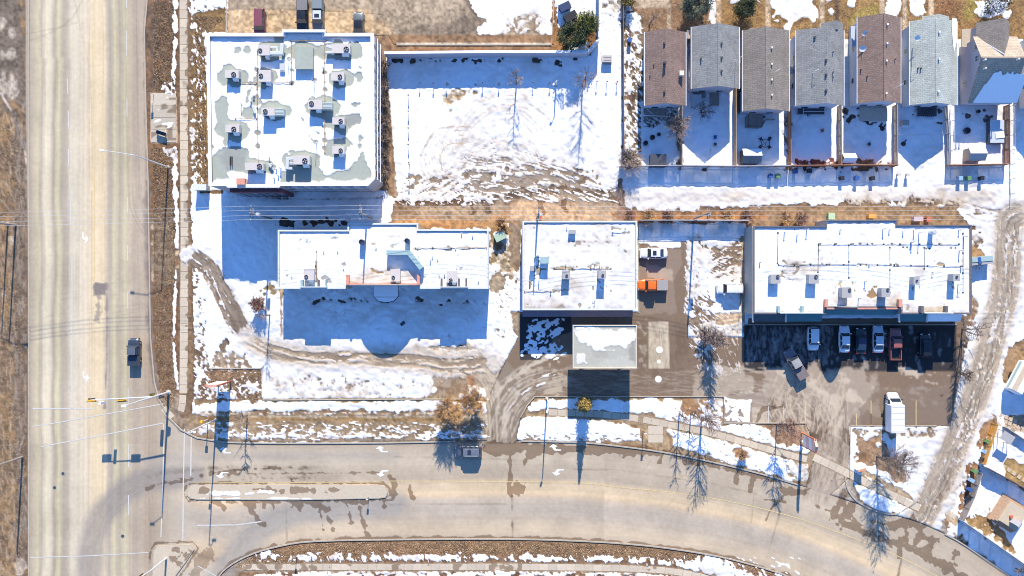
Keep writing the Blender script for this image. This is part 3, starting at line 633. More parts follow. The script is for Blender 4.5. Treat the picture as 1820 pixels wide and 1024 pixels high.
# ------------- wide road surface: lanes polished and salted, read as stripes along x
sl, xx, yy = L0._win([(40, Y0 + 2), (345, Y1 - 2)], 0)
mk = np.clip(.5 - sdf(xx, yy, road_poly) / 2, 0, 1)
xs = np.array([40, 52, 58, 68, 74, 82, 90, 97, 104, 112, 120, 128, 138, 158, 164, 186, 190, 197, 204, 212, 222, 229, 240, 248, 262, 290], np.float32)
cs = np.array([[.34, .31, .28], [.36, .335, .305], [.37, .345, .31], [.45, .425, .35], [.36, .335, .31], [.52, .50, .43], [.50, .47, .42], [.34, .315, .29], [.47, .455, .36], [.35, .33, .305], [.38, .355, .33], [.47, .445, .40], [.48, .455, .41], [.50, .46, .40],
               [.52, .465, .375], [.52, .465, .375], [.40, .375, .34], [.36, .335, .315], [.45, .43, .34], [.36, .335, .31], [.42, .405, .33], [.42, .385, .34], [.36, .33, .30], [.37, .34, .31], [.35, .31, .275], [.33, .29, .25]], np.float32)
cs = .43 + (cs - .43) * np.array([1.3, 1.28, 1.22], np.float32) + np.array([.0, -.005, -.02], np.float32)
xw = xx + 1.2 * nz(120, 2, sl)
rc = np.stack([np.interp(xw, xs, cs[:, i]) for i in range(3)], -1) * (1 + .03 * nz(40, 1, sl) + .02 * nz(4, 1, sl) + .03 * nz(120, 7, sl) + .14 * (noise1d(xx + .8 * nz(120, 3, sl), 91, .45) - .5) + .10 * (noise1d(xx + .5 * nz(120, 4, sl), 92, 1.1) - .5))[..., None] * np.array([1.10, 1.025, .885], np.float32)
L0.put(sl, mk, snow=0, wet=0, dirt=0); L0.col[sl] += (rc - L0.col[sl]) * mk[..., None]
# ------------- lower road: stripes along its own curve
sl, xx, yy = L0._win([(250, 700), (1988, 1192)], 0)
mk = np.clip(.5 - sdf(xx, yy, road_poly) / 2, 0, 1) * np.clip((xx - 262) / 70, 0, 1); L0.put(sl, mk, col=(.46, .40, .31), snow=0)
sl, xx, yy = L0._win([(262, 740), (1985, 1190)], 0)
mk = np.clip(.5 - sdf(xx, yy, [(345, 772)] + road_up + [(1990, 1194)] + road_low[:-9] + [(330, 1000), (330, 880)]) / 60 , 0, 1)
mk = mk * np.clip(.5 - sdf(xx, yy, road_poly) / 2, 0, 1)
d1, s1, a1 = pdist(xx, yy, [(262, 786)] + road_up); d2, s2, a2 = pdist(xx, yy, [(1990, 1350)] + road_low[:-12] + [(262, 962)])
t = d1 / (d1 + d2 + 1e-3)
ts = np.array([0, .05, .08, .20, .30, .38, .42, .50, .54, .60, .66, .74, .84, .90, .96, 1], np.float32)
tc_ = np.array([[.30, .24, .19], [.33, .28, .225], [.37, .33, .285], [.39, .355, .305], [.36, .325, .28], [.35, .315, .27], [.44, .38, .30], [.48, .41, .31], [.52, .43, .32], [.38, .345, .305], [.36, .33, .30], [.36, .33, .30], [.42, .37, .31], [.47, .40, .31], [.43, .36, .28], [.30, .24, .19]], np.float32)
tw = t + .006 * nz(120, 3, sl)
rc = np.stack([np.interp(tw, ts, tc_[:, i]) for i in range(3)], -1)
stri = .06 * (noise1d(t * 300 + nz(120, 1, sl), 77, .5) - .5) + .035 * nz(40, 4, sl) + .012 * nz(4, 5, sl)
rc *= (1 + 1.6 * stri)[..., None] * np.array([1.13, 1.03, .87], np.float32)
L0.put(sl, mk, snow=0, wet=0); L0.col[sl] += (rc - L0.col[sl]) * mk[..., None]
# tyre sweeps and stains on the roads
for seed, pth, wd, c, op in ((51, [(230, 1150), (215, 1000), (195, 960)], 40, (.35, .33, .31), .0),
    (52, [(165, 1100), (160, 1000), (175, 930), (215, 880), (262, 855), (340, 846)], 46, (.27, .24, .21), .75),
    (53, [(380, 1100), (390, 1030), (430, 970), (480, 930), (560, 905), (700, 897)], 44, (.31, .285, .25), .7),
    (54, [(262, 820), (420, 812), (700, 810)], 14, (.35, .315, .27), .5), (55, [(300, 825), (500, 824), (900, 822)], 5, (.50, .42, .31), .6)):
    L0.line(spline(pth, 6), wd, soft=14, warp=1.5, wk=40, op=op, col=c)
    L0.tracks(spline(pth, 6), wd, freq=.5, thr=.6, sharp=3, seed=seed, op=op * .6, edge=8, mul=(.80, .79, .78))
for pts_, w_ in (([(228, 330), (232, 370), (248, 405), (266, 430)], 1.6), ([(234, 330), (240, 375), (252, 400), (264, 420)], 1.6), ([(250, 330), (252, 362), (262, 385)], 1.6), ([(246, 330), (249, 360), (258, 390)], 1.4),
                 ([(222, -100), (224, 160), (228, 330)], 1.6), ([(242, -100), (244, 160), (248, 330)], 1.4), ([(130, -10), (145, 60), (158, 120), (163, 200), (164, 300)], 1.0), ([(138, 40), (100, 50), (40, 62)], 2.0), ([(155, -20), (130, 30), (90, 58), (40, 76)], 2.2)):
    L0.line(spline(pts_, 5), w_, soft=1.5, op=.55, mul=(.62, .6, .6))
for y0, y1 in ((545, 524), (570, 540), (590, 546), (580, 538), (605, 550), (535, 496)):
    L0.line(spline([(50, y0), (120, y0 - 14), (190, (y0 + y1) / 2 - 10), (265, y1)], 6), 1.8, soft=1.5, op=.3, mul=(.7, .7, .7), warp=.6)
for x in (163, 186): L0.line([(x, 340), (x + .5, 700)], 1.2, op=.7, mul=(.7, .66, .6))
P_([(166, 503), (190, 503), (190, 524), (166, 526)], col=(.21, .175, .15), warp=1.2, wk=8)
L0.blob(176, 545, 7, 22, col=(.27, .23, .19), warp=4, wk=8, op=.8); Ln([(190, 505), (190, 640), (186, 725)], 3, col=(.26, .22, .19), warp=.8)
for a in ((112, 842, 3, 2.6), (97, 867, 3, 2.6), (218, 953, 3, 2.8)): L0.blob(*a, col=(.13, .12, .11), soft=1.2)
P_([(262, 190), (270, 520), (272, 620), (282, 690), (276, 690), (262, 610), (256, 400)], col=(.24, .19, .155), warp=2, soft=4, op=.8)
for k in range(60): L0.blob(random.uniform(340, 560), random.choice([830, 834, 848, 850]) + random.uniform(-2, 2), random.uniform(2, 6), 1.4, mul=(.55, .52, .5), warp=1.5, wk=8, op=.7)
Ln([(262, 850), (300, 838), (400, 832), (560, 832)], 5, op=.5, mul=(.7, .68, .66), warp=2, wk=8)
# melt water south of the median
for pts_, w_ in (([(380, 888), (395, 900)], 12), ([(430, 892), (448, 908), (458, 922), (462, 930), (470, 932)], 9), ([(440, 890), (450, 900)], 14), ([(470, 890), (470, 904)], 8), ([(483, 890), (486, 902)], 6), ([(520, 890), (532, 900)], 14), ([(550, 892), (575, 902), (582, 906)], 12),
                 ([(568, 905), (572, 925), (574, 942)], 2.4), ([(578, 902), (584, 920), (592, 940)], 4), ([(612, 890), (620, 906), (624, 928)], 6), ([(636, 890), (642, 915), (650, 946), (656, 956)], 7), ([(608, 890), (650, 893)], 12), ([(660, 886), (664, 880)], 10), ([(680, 886), (684, 900)], 8), ([(540, 888), (640, 889)], 6), ([(335, 888), (520, 889)], 4),
                 ([(340, 846), (420, 836), (520, 832)], 3), ([(690, 845), (700, 858), (698, 884), (684, 890)], 8), ([(700, 872), (706, 878)], 7), ([(728, 862), (734, 884)], 7)):
    L0.line(spline(pts_, 4), w_, soft=2, warp=1.8, wk=8, wet=.95, op=.9)
Ln([(262, 868), (290, 858), (340, 852)], 8, wet=.8, op=.8, warp=2, wk=8); Ln([(335, 846), (440, 842), (560, 841), (690, 841)], 4, wet=.8, warp=1.5, wk=8, op=.8)
Ln([(906, 800), (908, 830), (906, 860), (908, 880)], 8, wet=.95, warp=1.5, wk=8); L0.blob(920, 868, 12, 12, wet=.9, warp=3, wk=8); Ln([(910, 880), (911, 955)], 2, mul=(.45, .42, .4), warp=.8)
P_([(862, 784), (1140, 792), (1180, 806), (1176, 812), (1050, 808), (960, 806), (948, 812), (930, 826), (926, 824), (934, 802), (900, 812), (870, 810), (856, 800)], wet=.85, warp=2, wk=8)
P_([(1170, 800), (1290, 828), (1300, 836), (1230, 826), (1222, 824), (1216, 820)], wet=.8, warp=2, wk=8)
for x, y, l, w_ in ((1312, 838, 18, 10), (1340, 846, 26, 12), (1225, 814, 8, 8), (1178, 806, 16, 7), (1115, 800, 12, 5)): L0.line([(x, y), (x - 6, y + l)], w_, wet=.9, warp=1.5, wk=8)
P_([(1230, 812), (1390, 855), (1384, 860), (1250, 826)], wet=.75, warp=2, wk=8)
L0.line(spline([(1440, 868), (1395, 880), (1388, 888), (1370, 905), (1362, 925)], 4), 3.5, wet=.95, warp=1, wk=8); Ln([(1358, 888), (1395, 892)], 4, wet=.9, warp=1)
P_([(1376, 862), (1440, 870), (1430, 880), (1394, 882)], wet=.7, warp=2, wk=8)
L0.line(spline([(1500, 930), (1580, 962), (1640, 985), (1720, 1030)], 4), 16, wet=.8, warp=3, wk=8, op=.9)
for x0, y0, x1, y1 in ((1512, 900, 1488, 930), (1620, 900, 1608, 960), (1640, 940, 1622, 975), (1660, 960, 1640, 985), (1700, 985, 1690, 1010), (1604, 960, 1600, 990), (1625, 935, 1560, 930)): L0.line([(x0, y0), (x1, y1)], 13, wet=.9, warp=3, wk=8)
for x0, y0, x1, y1 in ((1450, 898, 1560, 945), (1560, 945, 1606, 975)): L0.line([(x0, y0), (x1, y1)], 5, wet=.7, warp=2, wk=8)
L0.line([(1604, 985), (1596, 1024)], 3, mul=(.4, .38, .36), warp=1); 
for pts_ in ([(1100, 836), (1200, 850), (1260, 858), (1345, 878)], [(1020, 834), (1100, 836)], [(700, 812), (900, 816)], [(1340, 880), (1335, 930)], [(1388, 905), (1375, 950), (1358, 1008)], [(690, 897), (900, 896)], [(700, 900), (682, 890)], [(508, 890), (510, 960)], [(1150, 830), (1160, 812)], [(460, 925), (400, 935), (352, 940)]):
    L0.line(pts_, 1.3, op=.6, mul=(.5, .48, .46), warp=.5)
# gutters
L0.line([(x, y - 2) for x, y in road_low if x > 380 and x < 1560], 7, soft=3, wet=.8, warp=1.6, wk=16, op=.85)
L0.line([(x, y + 2) for x, y in road_up if x < 880], 5, soft=2, wet=.8, op=.7); 
# driveways and the petrol-station lot
P_(gas_lot, col=(.19, .132, .088), snow=0, soft=2)
P_([(866, 788), (872, 700), (900, 640), (950, 700), (925, 745), (916, 788)], col=(.22, .175, .125), snow=0)
L0.tracks(spline([(888, 790), (890, 740), (910, 700), (960, 665), (1020, 650)], 6), 66, freq=.3, thr=.52, seed=61, op=.9, edge=10, col=(.50, .43, .33), wet=0)
L0.tracks(spline([(880, 790), (884, 740), (880, 690), (850, 650)], 6), 50, freq=.3, thr=.5, seed=62, op=.8, edge=10, col=(.46, .39, .29), snow=.1)
P_([(905, 672), (960, 650), (1010, 660), (1008, 700), (950, 702), (910, 735)], col=(.40, .33, .24), warp=5, wk=16, speck=(16, .1, 1.6))
for k in range(26):
    a = random.uniform(0, 1); Ln([(900 + 60 * a, 735 - 50 * a), (920 + 60 * a + random.uniform(0, 20), 690 - 30 * a)], 3, snow=.6, dirt=.4, op=.5, warp=2)
P_([(924, 560), (1015, 562), (1016, 590), (985, 600), (960, 640), (924, 640)], snow=.25, col=(.04, .038, .04), soft=2)  # ground colour blackened here to deepen the shop's cast shadow
for k in range(70):
    x = random.uniform(928, 985); y = random.uniform(575, 640); l = random.uniform(6, 22); Ln([(x, y), (x + l, y - l * .6)], random.uniform(2, 4), snow=.85, warp=1.5, wk=8, op=.85)
P_([(1153, 572), (1188, 572), (1190, 655), (1153, 655)], col=(.50, .42, .30), soft=1.2)
P_([(1135, 572), (1152, 572), (1152, 655), (1135, 655)], col=(.42, .36, .28), warp=4, wk=8, op=.6, speck=(8, .3, 2))
for y in (577, 595, 608, 640): L0.blob(1170, y, 8, 4, wet=.6, warp=3, wk=8, op=.6)
P_([(1133, 436), (1215, 442), (1210, 478), (1198, 500), (1204, 556), (1134, 556)], col=(.26, .20, .15), warp=2, op=.7)
P_([(1150, 470), (1200, 480), (1196, 500), (1150, 495)], col=(.36, .29, .22), warp=3)
P_([(1133, 412), (1212, 416), (1210, 442), (1136, 434)], snow=.88, dirt=.1, warp=2)
P_([(1150, 545), (1180, 548), (1180, 566), (1150, 566)], snow=.3, dirt=.3, warp=4, wk=8)
for k in range(34):
    x = random.uniform(1215, 1330); y = random.uniform(600, 700); l = random.uniform(10, 30); Ln([(x, y), (x + l, y + l * .15)], 2.2, snow=.6, dirt=.5, warp=2, wk=8, op=.7)
P_([(1236, 690), (1250, 660), (1300, 650), (1340, 668), (1340, 705), (1286, 705), (1240, 705)], col=(.42, .35, .26), snow=.4, dirt=.5, soft=8, warp=6, wk=16, op=.7)
P_([(1286, 705), (1340, 700), (1390, 690), (1432, 752), (1286, 752)], col=(.28, .22, .17), snow=0)
P_([(1288, 706), (1336, 712), (1332, 750), (1288, 748)], snow=.85, col=(.3, .26, .2), speck=(8, -1.3, 2), warp=1)
P_([(1336, 724), (1394, 722), (1396, 752), (1338, 752)], col=(.46, .38, .28), snow=0)
Ln([(1345, 750), (1354, 728), (1390, 722)], 6, wet=.8, warp=2); 
L0.tracks([(1140, 540), (1145, 700)], 200, freq=.16, thr=.5, seed=81, op=.5, edge=20, mul=(.66, .64, .62)); L0.tracks([(950, 690), (1300, 690)], 60, freq=.25, thr=.5, seed=82, op=.5, edge=20, mul=(.7, .68, .66))
P_([(1140, 560), (1300, 600), (1300, 700), (1140, 700)], wet=.5, soft=20, warp=6, wk=16, op=.8, speck=(16, .4, 1.5))
# right car park
P_([(1322, 578), (1700, 578), (1700, 660), (1322, 660)], col=(.034, .03, .03), snow=0)  # shade of the block painted in: asphalt made far darker than the sunlit part
for k in range(260):
    x = random.uniform(1326, 1690); y = random.uniform(578, 645); q = .62 if x < 1480 else .25
    if random.random() < q: Ln([(x, y), (x + random.uniform(-1, 1), y + random.uniform(4, 16))], random.uniform(1.5, 3), snow=.5, op=.5, col=(.34, .31, .28), warp=1.5, wk=8)
P_([(1330, 570), (1690, 572), (1690, 584), (1330, 584)], snow=.35, warp=3, wk=8, op=.7)
P_([(1360, 655), (1530, 650), (1560, 690), (1530, 760), (1440, 752), (1350, 700)], col=(.33, .265, .20), warp=5, wk=16, soft=8)
for x0, y0, x1, y1, w_ in ((1400, 712, 1440, 752, 22), (1462, 712, 1490, 752, 30), (1470, 700, 1510, 708, 14), (1520, 705, 1550, 728, 18), (1575, 690, 1640, 700, 5), (1390, 660, 1450, 690, 12), (1600, 660, 1640, 664, 6), (1430, 680, 1500, 676, 6), (1480, 720, 1484, 790, 26), (1470, 800, 1488, 840, 26)):
    L0.line([(x0, y0), (x1, y1)], w_, col=(.50, .41, .31), warp=5, wk=16, op=.85, soft=4)
for k in range(40):
    x = random.uniform(1350, 1690); y = random.uniform(655, 735); Ln([(x, y), (x + random.uniform(6, 20), y + random.uniform(-2, 6))], 2, col=(.46, .39, .31), warp=2, wk=8, op=.6)
P_([(1560, 690), (1690, 680), (1690, 757), (1512, 757), (1530, 720)], col=(.20, .15, .11), warp=4, wk=16, op=.75)
L0.tracks(spline([(1380, 690), (1430, 720), (1462, 770), (1462, 830), (1440, 900)], 5), 70, freq=.26, thr=.5, seed=63, op=.7, edge=12, mul=(.55, .52, .5))
P_([(1440, 800), (1470, 780), (1510, 790), (1506, 860), (1480, 886), (1440, 872)], col=(.42, .35, .27), op=.7, warp=3)
P_([(1440, 770), (1505, 780), (1508, 800), (1500, 830), (1460, 790)], wet=.6, warp=5, wk=16, op=.8)
Ln([(1500, 880), (1480, 920)], 14, wet=.85, warp=2, wk=8)

def streaks(n, x0, x1, y0, y1, dx, dy, w, jit=.25, **kw):
    for k in range(n):
        x, y = rs.uniform(x0, x1), rs.uniform(y0, y1); q = rs.uniform(.4, 1.2); ex = dx * q + rs.uniform(-1, 1) * abs(dy) * jit; ey = dy * q + rs.uniform(-1, 1) * abs(dx) * jit
        L0.line([(x, y), (x + ex, y + ey)], rs.uniform(.5, 1) * w, soft=1.3, **kw)
# frost, slush and mud drawn out by tyres
streaks(420, 1326, 1480, 580, 640, 0, 9, 2.2, op=.6, col=(.20, .19, .19)); streaks(160, 1480, 1690, 582, 640, 0, 7, 1.8, op=.3, col=(.16, .15, .15))
streaks(130, 1226, 1340, 645, 705, 18, 2, 1.6, op=.5, snow=.6, dirt=1.0); streaks(120, 1230, 1420, 650, 720, 26, 3, 2.4, op=.5, col=(.40, .33, .25)); streaks(120, 1236, 1322, 590, 650, 4, 14, 2.4, op=.7, snow=.7, dirt=.7); streaks(60, 1222, 1262, 560, 620, 12, 10, 2.2, op=.7, snow=.8, dirt=.6)
streaks(110, 1360, 1450, 705, 750, 14, 26, 2.2, op=.6, col=(.16, .115, .08)); streaks(150, 1440, 1505, 700, 850, -4, 30, 2.0, jit=.3, op=.55, col=(.17, .125, .09)); streaks(110, 1450, 1508, 705, 860, -6, 26, 2.4, jit=.3, op=.6, col=(.48, .39, .28))
streaks(90, 930, 1130, 650, 700, 30, 1, 1.6, op=.45, col=(.36, .30, .23)); streaks(80, 1136, 1250, 560, 700, 1, 22, 2.0, op=.35, col=(.12, .085, .06)); streaks(60, 1136, 1240, 660, 700, 26, 0, 1.8, op=.5, col=(.33, .27, .2))
for a_ in ([(868, 780), (886, 720), (925, 676), (990, 655)], [(876, 784), (896, 728), (936, 686), (1000, 668)], [(888, 786), (906, 736), (946, 696), (1010, 680)], [(898, 786), (914, 742), (950, 706)], [(906, 784), (922, 748), (940, 716)], [(872, 782), (868, 720), (850, 680), (820, 660)], [(884, 784), (880, 720), (862, 676)]):
    for o_ in (-3, 0, 3.5): L0.line([(x + o_, y + o_ * .4) for x, y in spline(a_, 5)], 1.7, op=.6, warp=.8, wk=16, col=(.15, .11, .08) if o_ else (.46, .38, .28), snow=0)
streaks(260, 1192, 1440, 716, 856, 5, 1, 2.6, jit=.8, op=.8, snow=.15, col=(.36, .27, .18)); streaks(160, 930, 1135, 770, 785, 5, 0, 2.2, op=.7, snow=.1, col=(.33, .26, .19)); streaks(90, 470, 770, 664, 706, 6, -5, 1.8, op=.6, snow=.3, col=(.3, .26, .22))
streaks(260, 352, 862, 750, 782, 8, .5, 2.2, op=.8, snow=.1, col=(.34, .25, .16)); streaks(160, 380, 862, 750, 783, 9, .5, 2, op=.8, snow=1, dirt=.2); streaks(200, 440, 1220, 984, 1003, 2, 6, 2.0, op=.8, snow=1, dirt=.1); streaks(120, 1206, 1420, 990, 1040, 5, 3, 3, op=.8, snow=1); streaks(160, 470, 1250, 1015, 1030, 6, 1, 2.6, op=.8, snow=1)
streaks(160, 346, 366, 40, 330, 1, 6, 2.2, op=.8, snow=1); streaks(220, 344, 376, 470, 700, 3, 3, 2, op=.8, snow=1); streaks(120, 378, 460, 660, 720, 4, -2, 2, op=.7, snow=1); streaks(200, 1512, 1660, 762, 880, 3, 2, 2.2, op=.7, snow=.2, col=(.36, .27, .19)); streaks(150, 1066, 1104, 20, 300, 1, 3, 1.8, op=.8, snow=.2, col=(.2, .18, .16)); streaks(260, 1110, 1140, 40, 300, 2, 3, 2.4, op=.8, snow=1, dirt=.2)
streaks(260, 705, 880, 344, 366, 4, -2, 1.8, op=.8, snow=1, dirt=.3); streaks(200, 872, 922, 430, 600, 2, 4, 2, op=.7, snow=.2, col=(.3, .24, .17)); streaks(200, -20, 26, 190, 1024, 2, 22, 3, op=.5, col=(.46, .35, .23)); streaks(200, -20, 44, 190, 1024, 6, 6, 2.4, op=.7, col=(.12, .09, .065)); streaks(110, 26, 46, 180, 1024, 0, 26, 3, op=.6, col=(.30, .25, .20))
streaks(240, 276, 312, 0, 720, 2, 5, 2, op=.6, col=(.46, .34, .22)); streaks(130, 1140, 1210, 184, 226, 4, 2, 2, op=.7, snow=.2, col=(.14, .12, .12)); streaks(120, 1720, 1800, 930, 960, 4, 2, 2, op=.6, col=(.42, .3, .15)); streaks(160, 1700, 1745, 740, 920, 2, 4, 2.4, op=.7, snow=1)
streaks(330, 1216, 1256, 428, 560, 3, 6, 2.6, jit=.8, op=.75, snow=.95, dirt=.35); streaks(150, 1216, 1262, 440, 570, 3, 5, 2, jit=.8, op=.6, snow=.2, col=(.33, .26, .19)); streaks(260, 1258, 1314, 436, 500, 9, -3, 2.2, op=.75, snow=.9, dirt=.45); streaks(60, 1262, 1312, 440, 480, 12, -6, 2.0, op=.8, snow=0, col=(.16, .11, .08)); streaks(120, 1245, 1300, 500, 575, 4, 3, 2.4, jit=.9, op=.7, snow=.9, dirt=.45)
rs2 = random.Random(8)
for k in range(260):
    x = rs2.choice([68, 82, 104, 112, 138, 158, 197, 212, 229, 245]) + rs2.uniform(-4, 4); y = rs2.uniform(-20, 1000); L0.line([(x, y), (x + rs2.uniform(-1, 1), y + rs2.uniform(20, 120))], rs2.uniform(.7, 2), soft=2, op=rs2.uniform(.1, .35), mul=(.8, .79, .77))
for k in range(420):
    i = rs2.randrange(4, len(road_low) - 14); ax, ay = road_low[i]; bx, by = road_low[i - 1]; up_ = rs2.uniform(8, 168 if ax < 1300 else 90); q = rs2.uniform(.1, .8)
    L0.line([(ax + (bx - ax) * 0, ay - up_), (ax + (bx - ax) * q, ay + (by - ay) * q - up_)], rs2.uniform(.7, 2), soft=2, op=rs2.uniform(.15, .45), mul=rs2.choice([(.78, .76, .74), (.8, .78, .76), (1.12, 1.1, 1.05)]))
for a_, w_ in (([(975, 733), (1060, 736), (1140, 745)], 15), ([(1143, 746), (1200, 757), (1280, 774), (1370, 800), (1440, 818)], 16), ([(1446, 812), (1500, 838), (1560, 868), (1636, 904)], 16), ([(430, 1008), (700, 1008), (950, 1008), (1180, 1014), (1300, 1040)], 15)):
    L0.line(spline(a_, 6), w_, soft=2, warp=1, wk=8, snow=0, wet=.3, col=(.30, .22, .14))
streaks(120, 1380, 1500, 660, 752, -3, 22, 2.6, jit=.5, op=.7, col=(.48, .39, .28))
# damp rims round the median and along the gutters
for a_, w_ in (((330, 864), (326, 876), (334, 889), (350, 893), (520, 893), (680, 889), (694, 880), (693, 868), (682, 859), (660, 859)), 4), ([(338, 860), (400, 858), (660, 859)], 3): L0.line(a_, w_, wet=.85, warp=1, wk=8, op=.9)
L0.line([(266, 1000), (268, 978), (276, 965), (342, 963), (352, 974), (334, 1004), (310, 1040)], 4, wet=.85, warp=1, wk=8, op=.9); L0.poly([(346, 985), (385, 970), (378, 1000), (350, 1040), (335, 1020)], wet=.7, warp=3, wk=8, op=.8)
L0.line([(x - 3, y) for x, y in road_top if y > -150], 4, wet=.6, warp=1.2, wk=16, op=.8)
# ------------- flat roofs
L1 = Layer((.33, .35, .30), 1.05, .0)
A_M = dict(snow=0, warp=2.2, wk=16, soft=2)
GRN = (.34, .365, .31)
for a in ((482, 90, 32, 18), (412, 136, 26, 20), (470, 138, 22, 18), (488, 196, 30, 15), (412, 232, 30, 20), (452, 300, 36, 20), (536, 288, 32, 22), (600, 92, 44, 16), (604, 140, 24, 18), (572, 190, 34, 22), (604, 222, 26, 16), (604, 266, 26, 18),
          (396, 197, 11, 26), (402, 230, 10, 30), (372, 260, 5, 18), (634, 92, 12, 14), (497, 68, 11, 14), (540, 92, 24, 18), (440, 200, 14, 10), (455, 182, 8, 7), (440, 89, 6, 5)): L1.blob(*a, **A_M, col=GRN)
L1.poly([(374, 278), (388, 264), (440, 262), (448, 290), (424, 318), (372, 322)], **A_M, col=GRN)
L1.poly([(388, 278), (400, 266), (438, 264), (436, 300), (410, 318)], col=(.27, .285, .26), soft=6, warp=2, op=.8)
L1.poly([(500, 306), (560, 296), (580, 308), (620, 304), (640, 268), (646, 262), (658, 300), (650, 322), (500, 322)], **A_M, col=GRN)
L1.poly([(606, 205), (642, 200), (640, 218), (622, 228), (606, 222)], **A_M, col=(.27, .285, .26))
L1.poly([(404, 308), (440, 306), (480, 312), (492, 318), (430, 322), (408, 318)], snow=1, warp=2, soft=2)
L1.poly([(575, 290), (640, 255), (652, 262), (640, 280), (610, 300), (572, 302)], snow=1, warp=3, soft=2)
L1.poly([(618, 184), (644, 178), (642, 188), (630, 194)], **A_M, col=(.3, .31, .28))
for x in (628, 636, 640): L1.blob(x, 132 + (x % 5) * 3, 4, 10, snow=.2, warp=3, wk=8)
L1.line([(640, 242), (640, 262)], 6, snow=.3, warp=2, wk=8)
for pts_ in ([(457, 100), (457, 300)], [(440, 149), (518, 148)], [(518, 72), (518, 148)], [(516, 73), (580, 73)], [(576, 72), (577, 272)], [(417, 211), (456, 211)]):
    L1.line(pts_, 3.5, snow=.5, col=(.40, .36, .29), op=.8, warp=.8)
for x, y in ((456, 122), (457, 172), (458, 235), (458, 260), (513, 105), (518, 125), (576, 96), (577, 130), (577, 160), (577, 225), (577, 250), (560, 143), (562, 253), (577, 264), (565, 280), (520, 148), (445, 148)): L1.blob(x, y, 4.5, 3.6, snow=0, col=(.30, .29, .25), warp=1, wk=8)
L1.line(spline([(531, 200), (545, 225), (548, 232), (562, 235), (570, 242)], 4), 2, snow=.3, col=(.3, .3, .3), warp=1.5, wk=8, speck=(8, 0, 3))
L1.line(spline([(545, 232), (552, 246), (558, 252)], 4), 1.6, snow=.3, warp=1, wk=8)
L1.line(spline([(452, 152), (442, 165), (440, 178)], 4), 4, snow=.3, warp=2, wk=8)
for k in range(14): L1.blob(random.uniform(416, 428), random.uniform(84, 96), 2, 2, snow=.3, warp=1, wk=8)
for k in range(5): L1.line([(420 + k * 2, 84), (421 + k * 2, 95)], 1.2, snow=.4, op=.7)
# roof of building B
L1.poly([(494, 396), (870, 396), (870, 514), (494, 514)], snow=1.0, col=(.30, .29, .27), dirt=.0, soft=1)
for k in range(170):
    x, y = random.choice([(random.uniform(500, 530), random.uniform(475, 505)), (random.uniform(530, 550), random.uniform(424, 445)), (random.uniform(590, 640), random.uniform(408, 430)), (random.uniform(575, 612), random.uniform(470, 500)), (random.uniform(800, 862), random.uniform(445, 480)), (random.uniform(750, 780), random.uniform(490, 508)), (random.uniform(690, 720), random.uniform(424, 440)), (random.uniform(740, 860), random.uniform(430, 505))])
    L1.line([(x, y), (x + random.uniform(-6, 8), y + random.uniform(-3, 3))], random.uniform(.8, 2), snow=.4, warp=2, wk=8, op=.7, col=(.36, .34, .32))
L1.line([(735, 442), (866, 441)], 3.5, snow=.6, dirt=.6, warp=1.5, wk=8); L1.line([(500, 440), (560, 441), (620, 443), (735, 443)], 1.1, dirt=.5, snow=.7, op=.7)
L1.poly([(640, 478), (740, 484), (742, 504), (620, 504)], dirt=.45, snow=.85, soft=8, warp=4); L1.blob(666, 483, 12, 4, snow=.3, col=(.32, .22, .12), warp=2, wk=8); L1.line([(562, 465), (562, 480), (563, 500)], 2, snow=.2, col=(.3, .2, .13), warp=1)
L1.poly([(690, 418), (712, 418), (712, 423), (690, 423)], dirt=.5, snow=.7); L1.blob(664, 434, 5, 3, dirt=.8, snow=.5, col=(.5, .25, .12))
# roof of building C
L1.poly([(929, 393), (1133, 393), (1133, 552), (929, 552)], snow=1.0, col=(.30, .27, .22), dirt=.06, soft=1)
L1.poly([(929, 500), (1133, 505), (1133, 552), (929, 552)], dirt=.22, soft=30)
L1.tracks([(929, 440), (1133, 444)], 120, freq=.3, thr=.66, seed=70, op=.5, edge=20, snow=.8, dirt=.3)
for pts_, w_ in (([(990, 478), (1018, 476), (1020, 482)], 5), ([(1044, 472), (1065, 468), (1070, 478), (1052, 482)], 5), ([(935, 518), (980, 517), (1010, 515)], 1.6), ([(936, 496), (944, 500)], 4), ([(990, 475), (1090, 476)], 1.4), ([(960, 478), (985, 478)], 1.6), ([(1088, 403), (1090, 420)], 2), ([(1085, 406), (1110, 407)], 1.3), ([(935, 535), (955, 545)], 1.2)):
    L1.line(pts_, w_, snow=.3, col=(.36, .28, .18), warp=2, wk=8, op=.85)
# canopy of the petrol station
L1.poly([(1018, 578), (1133, 578), (1133, 656), (1018, 656)], snow=.1, col=(.40, .39, .32), soft=1)
L1.poly([(1024, 584), (1126, 584), (1126, 620), (1100, 614), (1060, 620), (1028, 612)], snow=.8, warp=4, wk=16, soft=5, dirt=.2)
L1.poly([(1036, 588), (1060, 585), (1090, 590), (1108, 588), (1120, 592), (1124, 600), (1112, 602), (1108, 612), (1080, 604), (1050, 612), (1038, 600)], snow=.95, warp=3, wk=8)
L1.poly([(1042, 604), (1100, 604), (1104, 614), (1044, 614)], snow=.6, warp=3, wk=8)
L1.poly([(1022, 625), (1042, 628), (1044, 648), (1024, 650)], snow=.7, dirt=.5, warp=2); L1.poly([(1092, 636), (1128, 632), (1130, 654), (1050, 652), (1060, 644)], dirt=.4, snow=.35, col=(.44, .43, .36), warp=3)
L1.poly([(1118, 604), (1130, 604), (1130, 644), (1118, 640)], col=(.30, .28, .24), warp=2); L1.line([(1072, 623), (1108, 623)], 2, snow=.8, speck=(8, 0, 2)); L1.line([(1022, 586), (1128, 586)], 3, snow=.5, warp=2, wk=8)
L1.poly([(1036, 590), (1040, 586), (1080, 630), (1060, 640)], col=(.34, .325, .265), warp=4, op=.6)
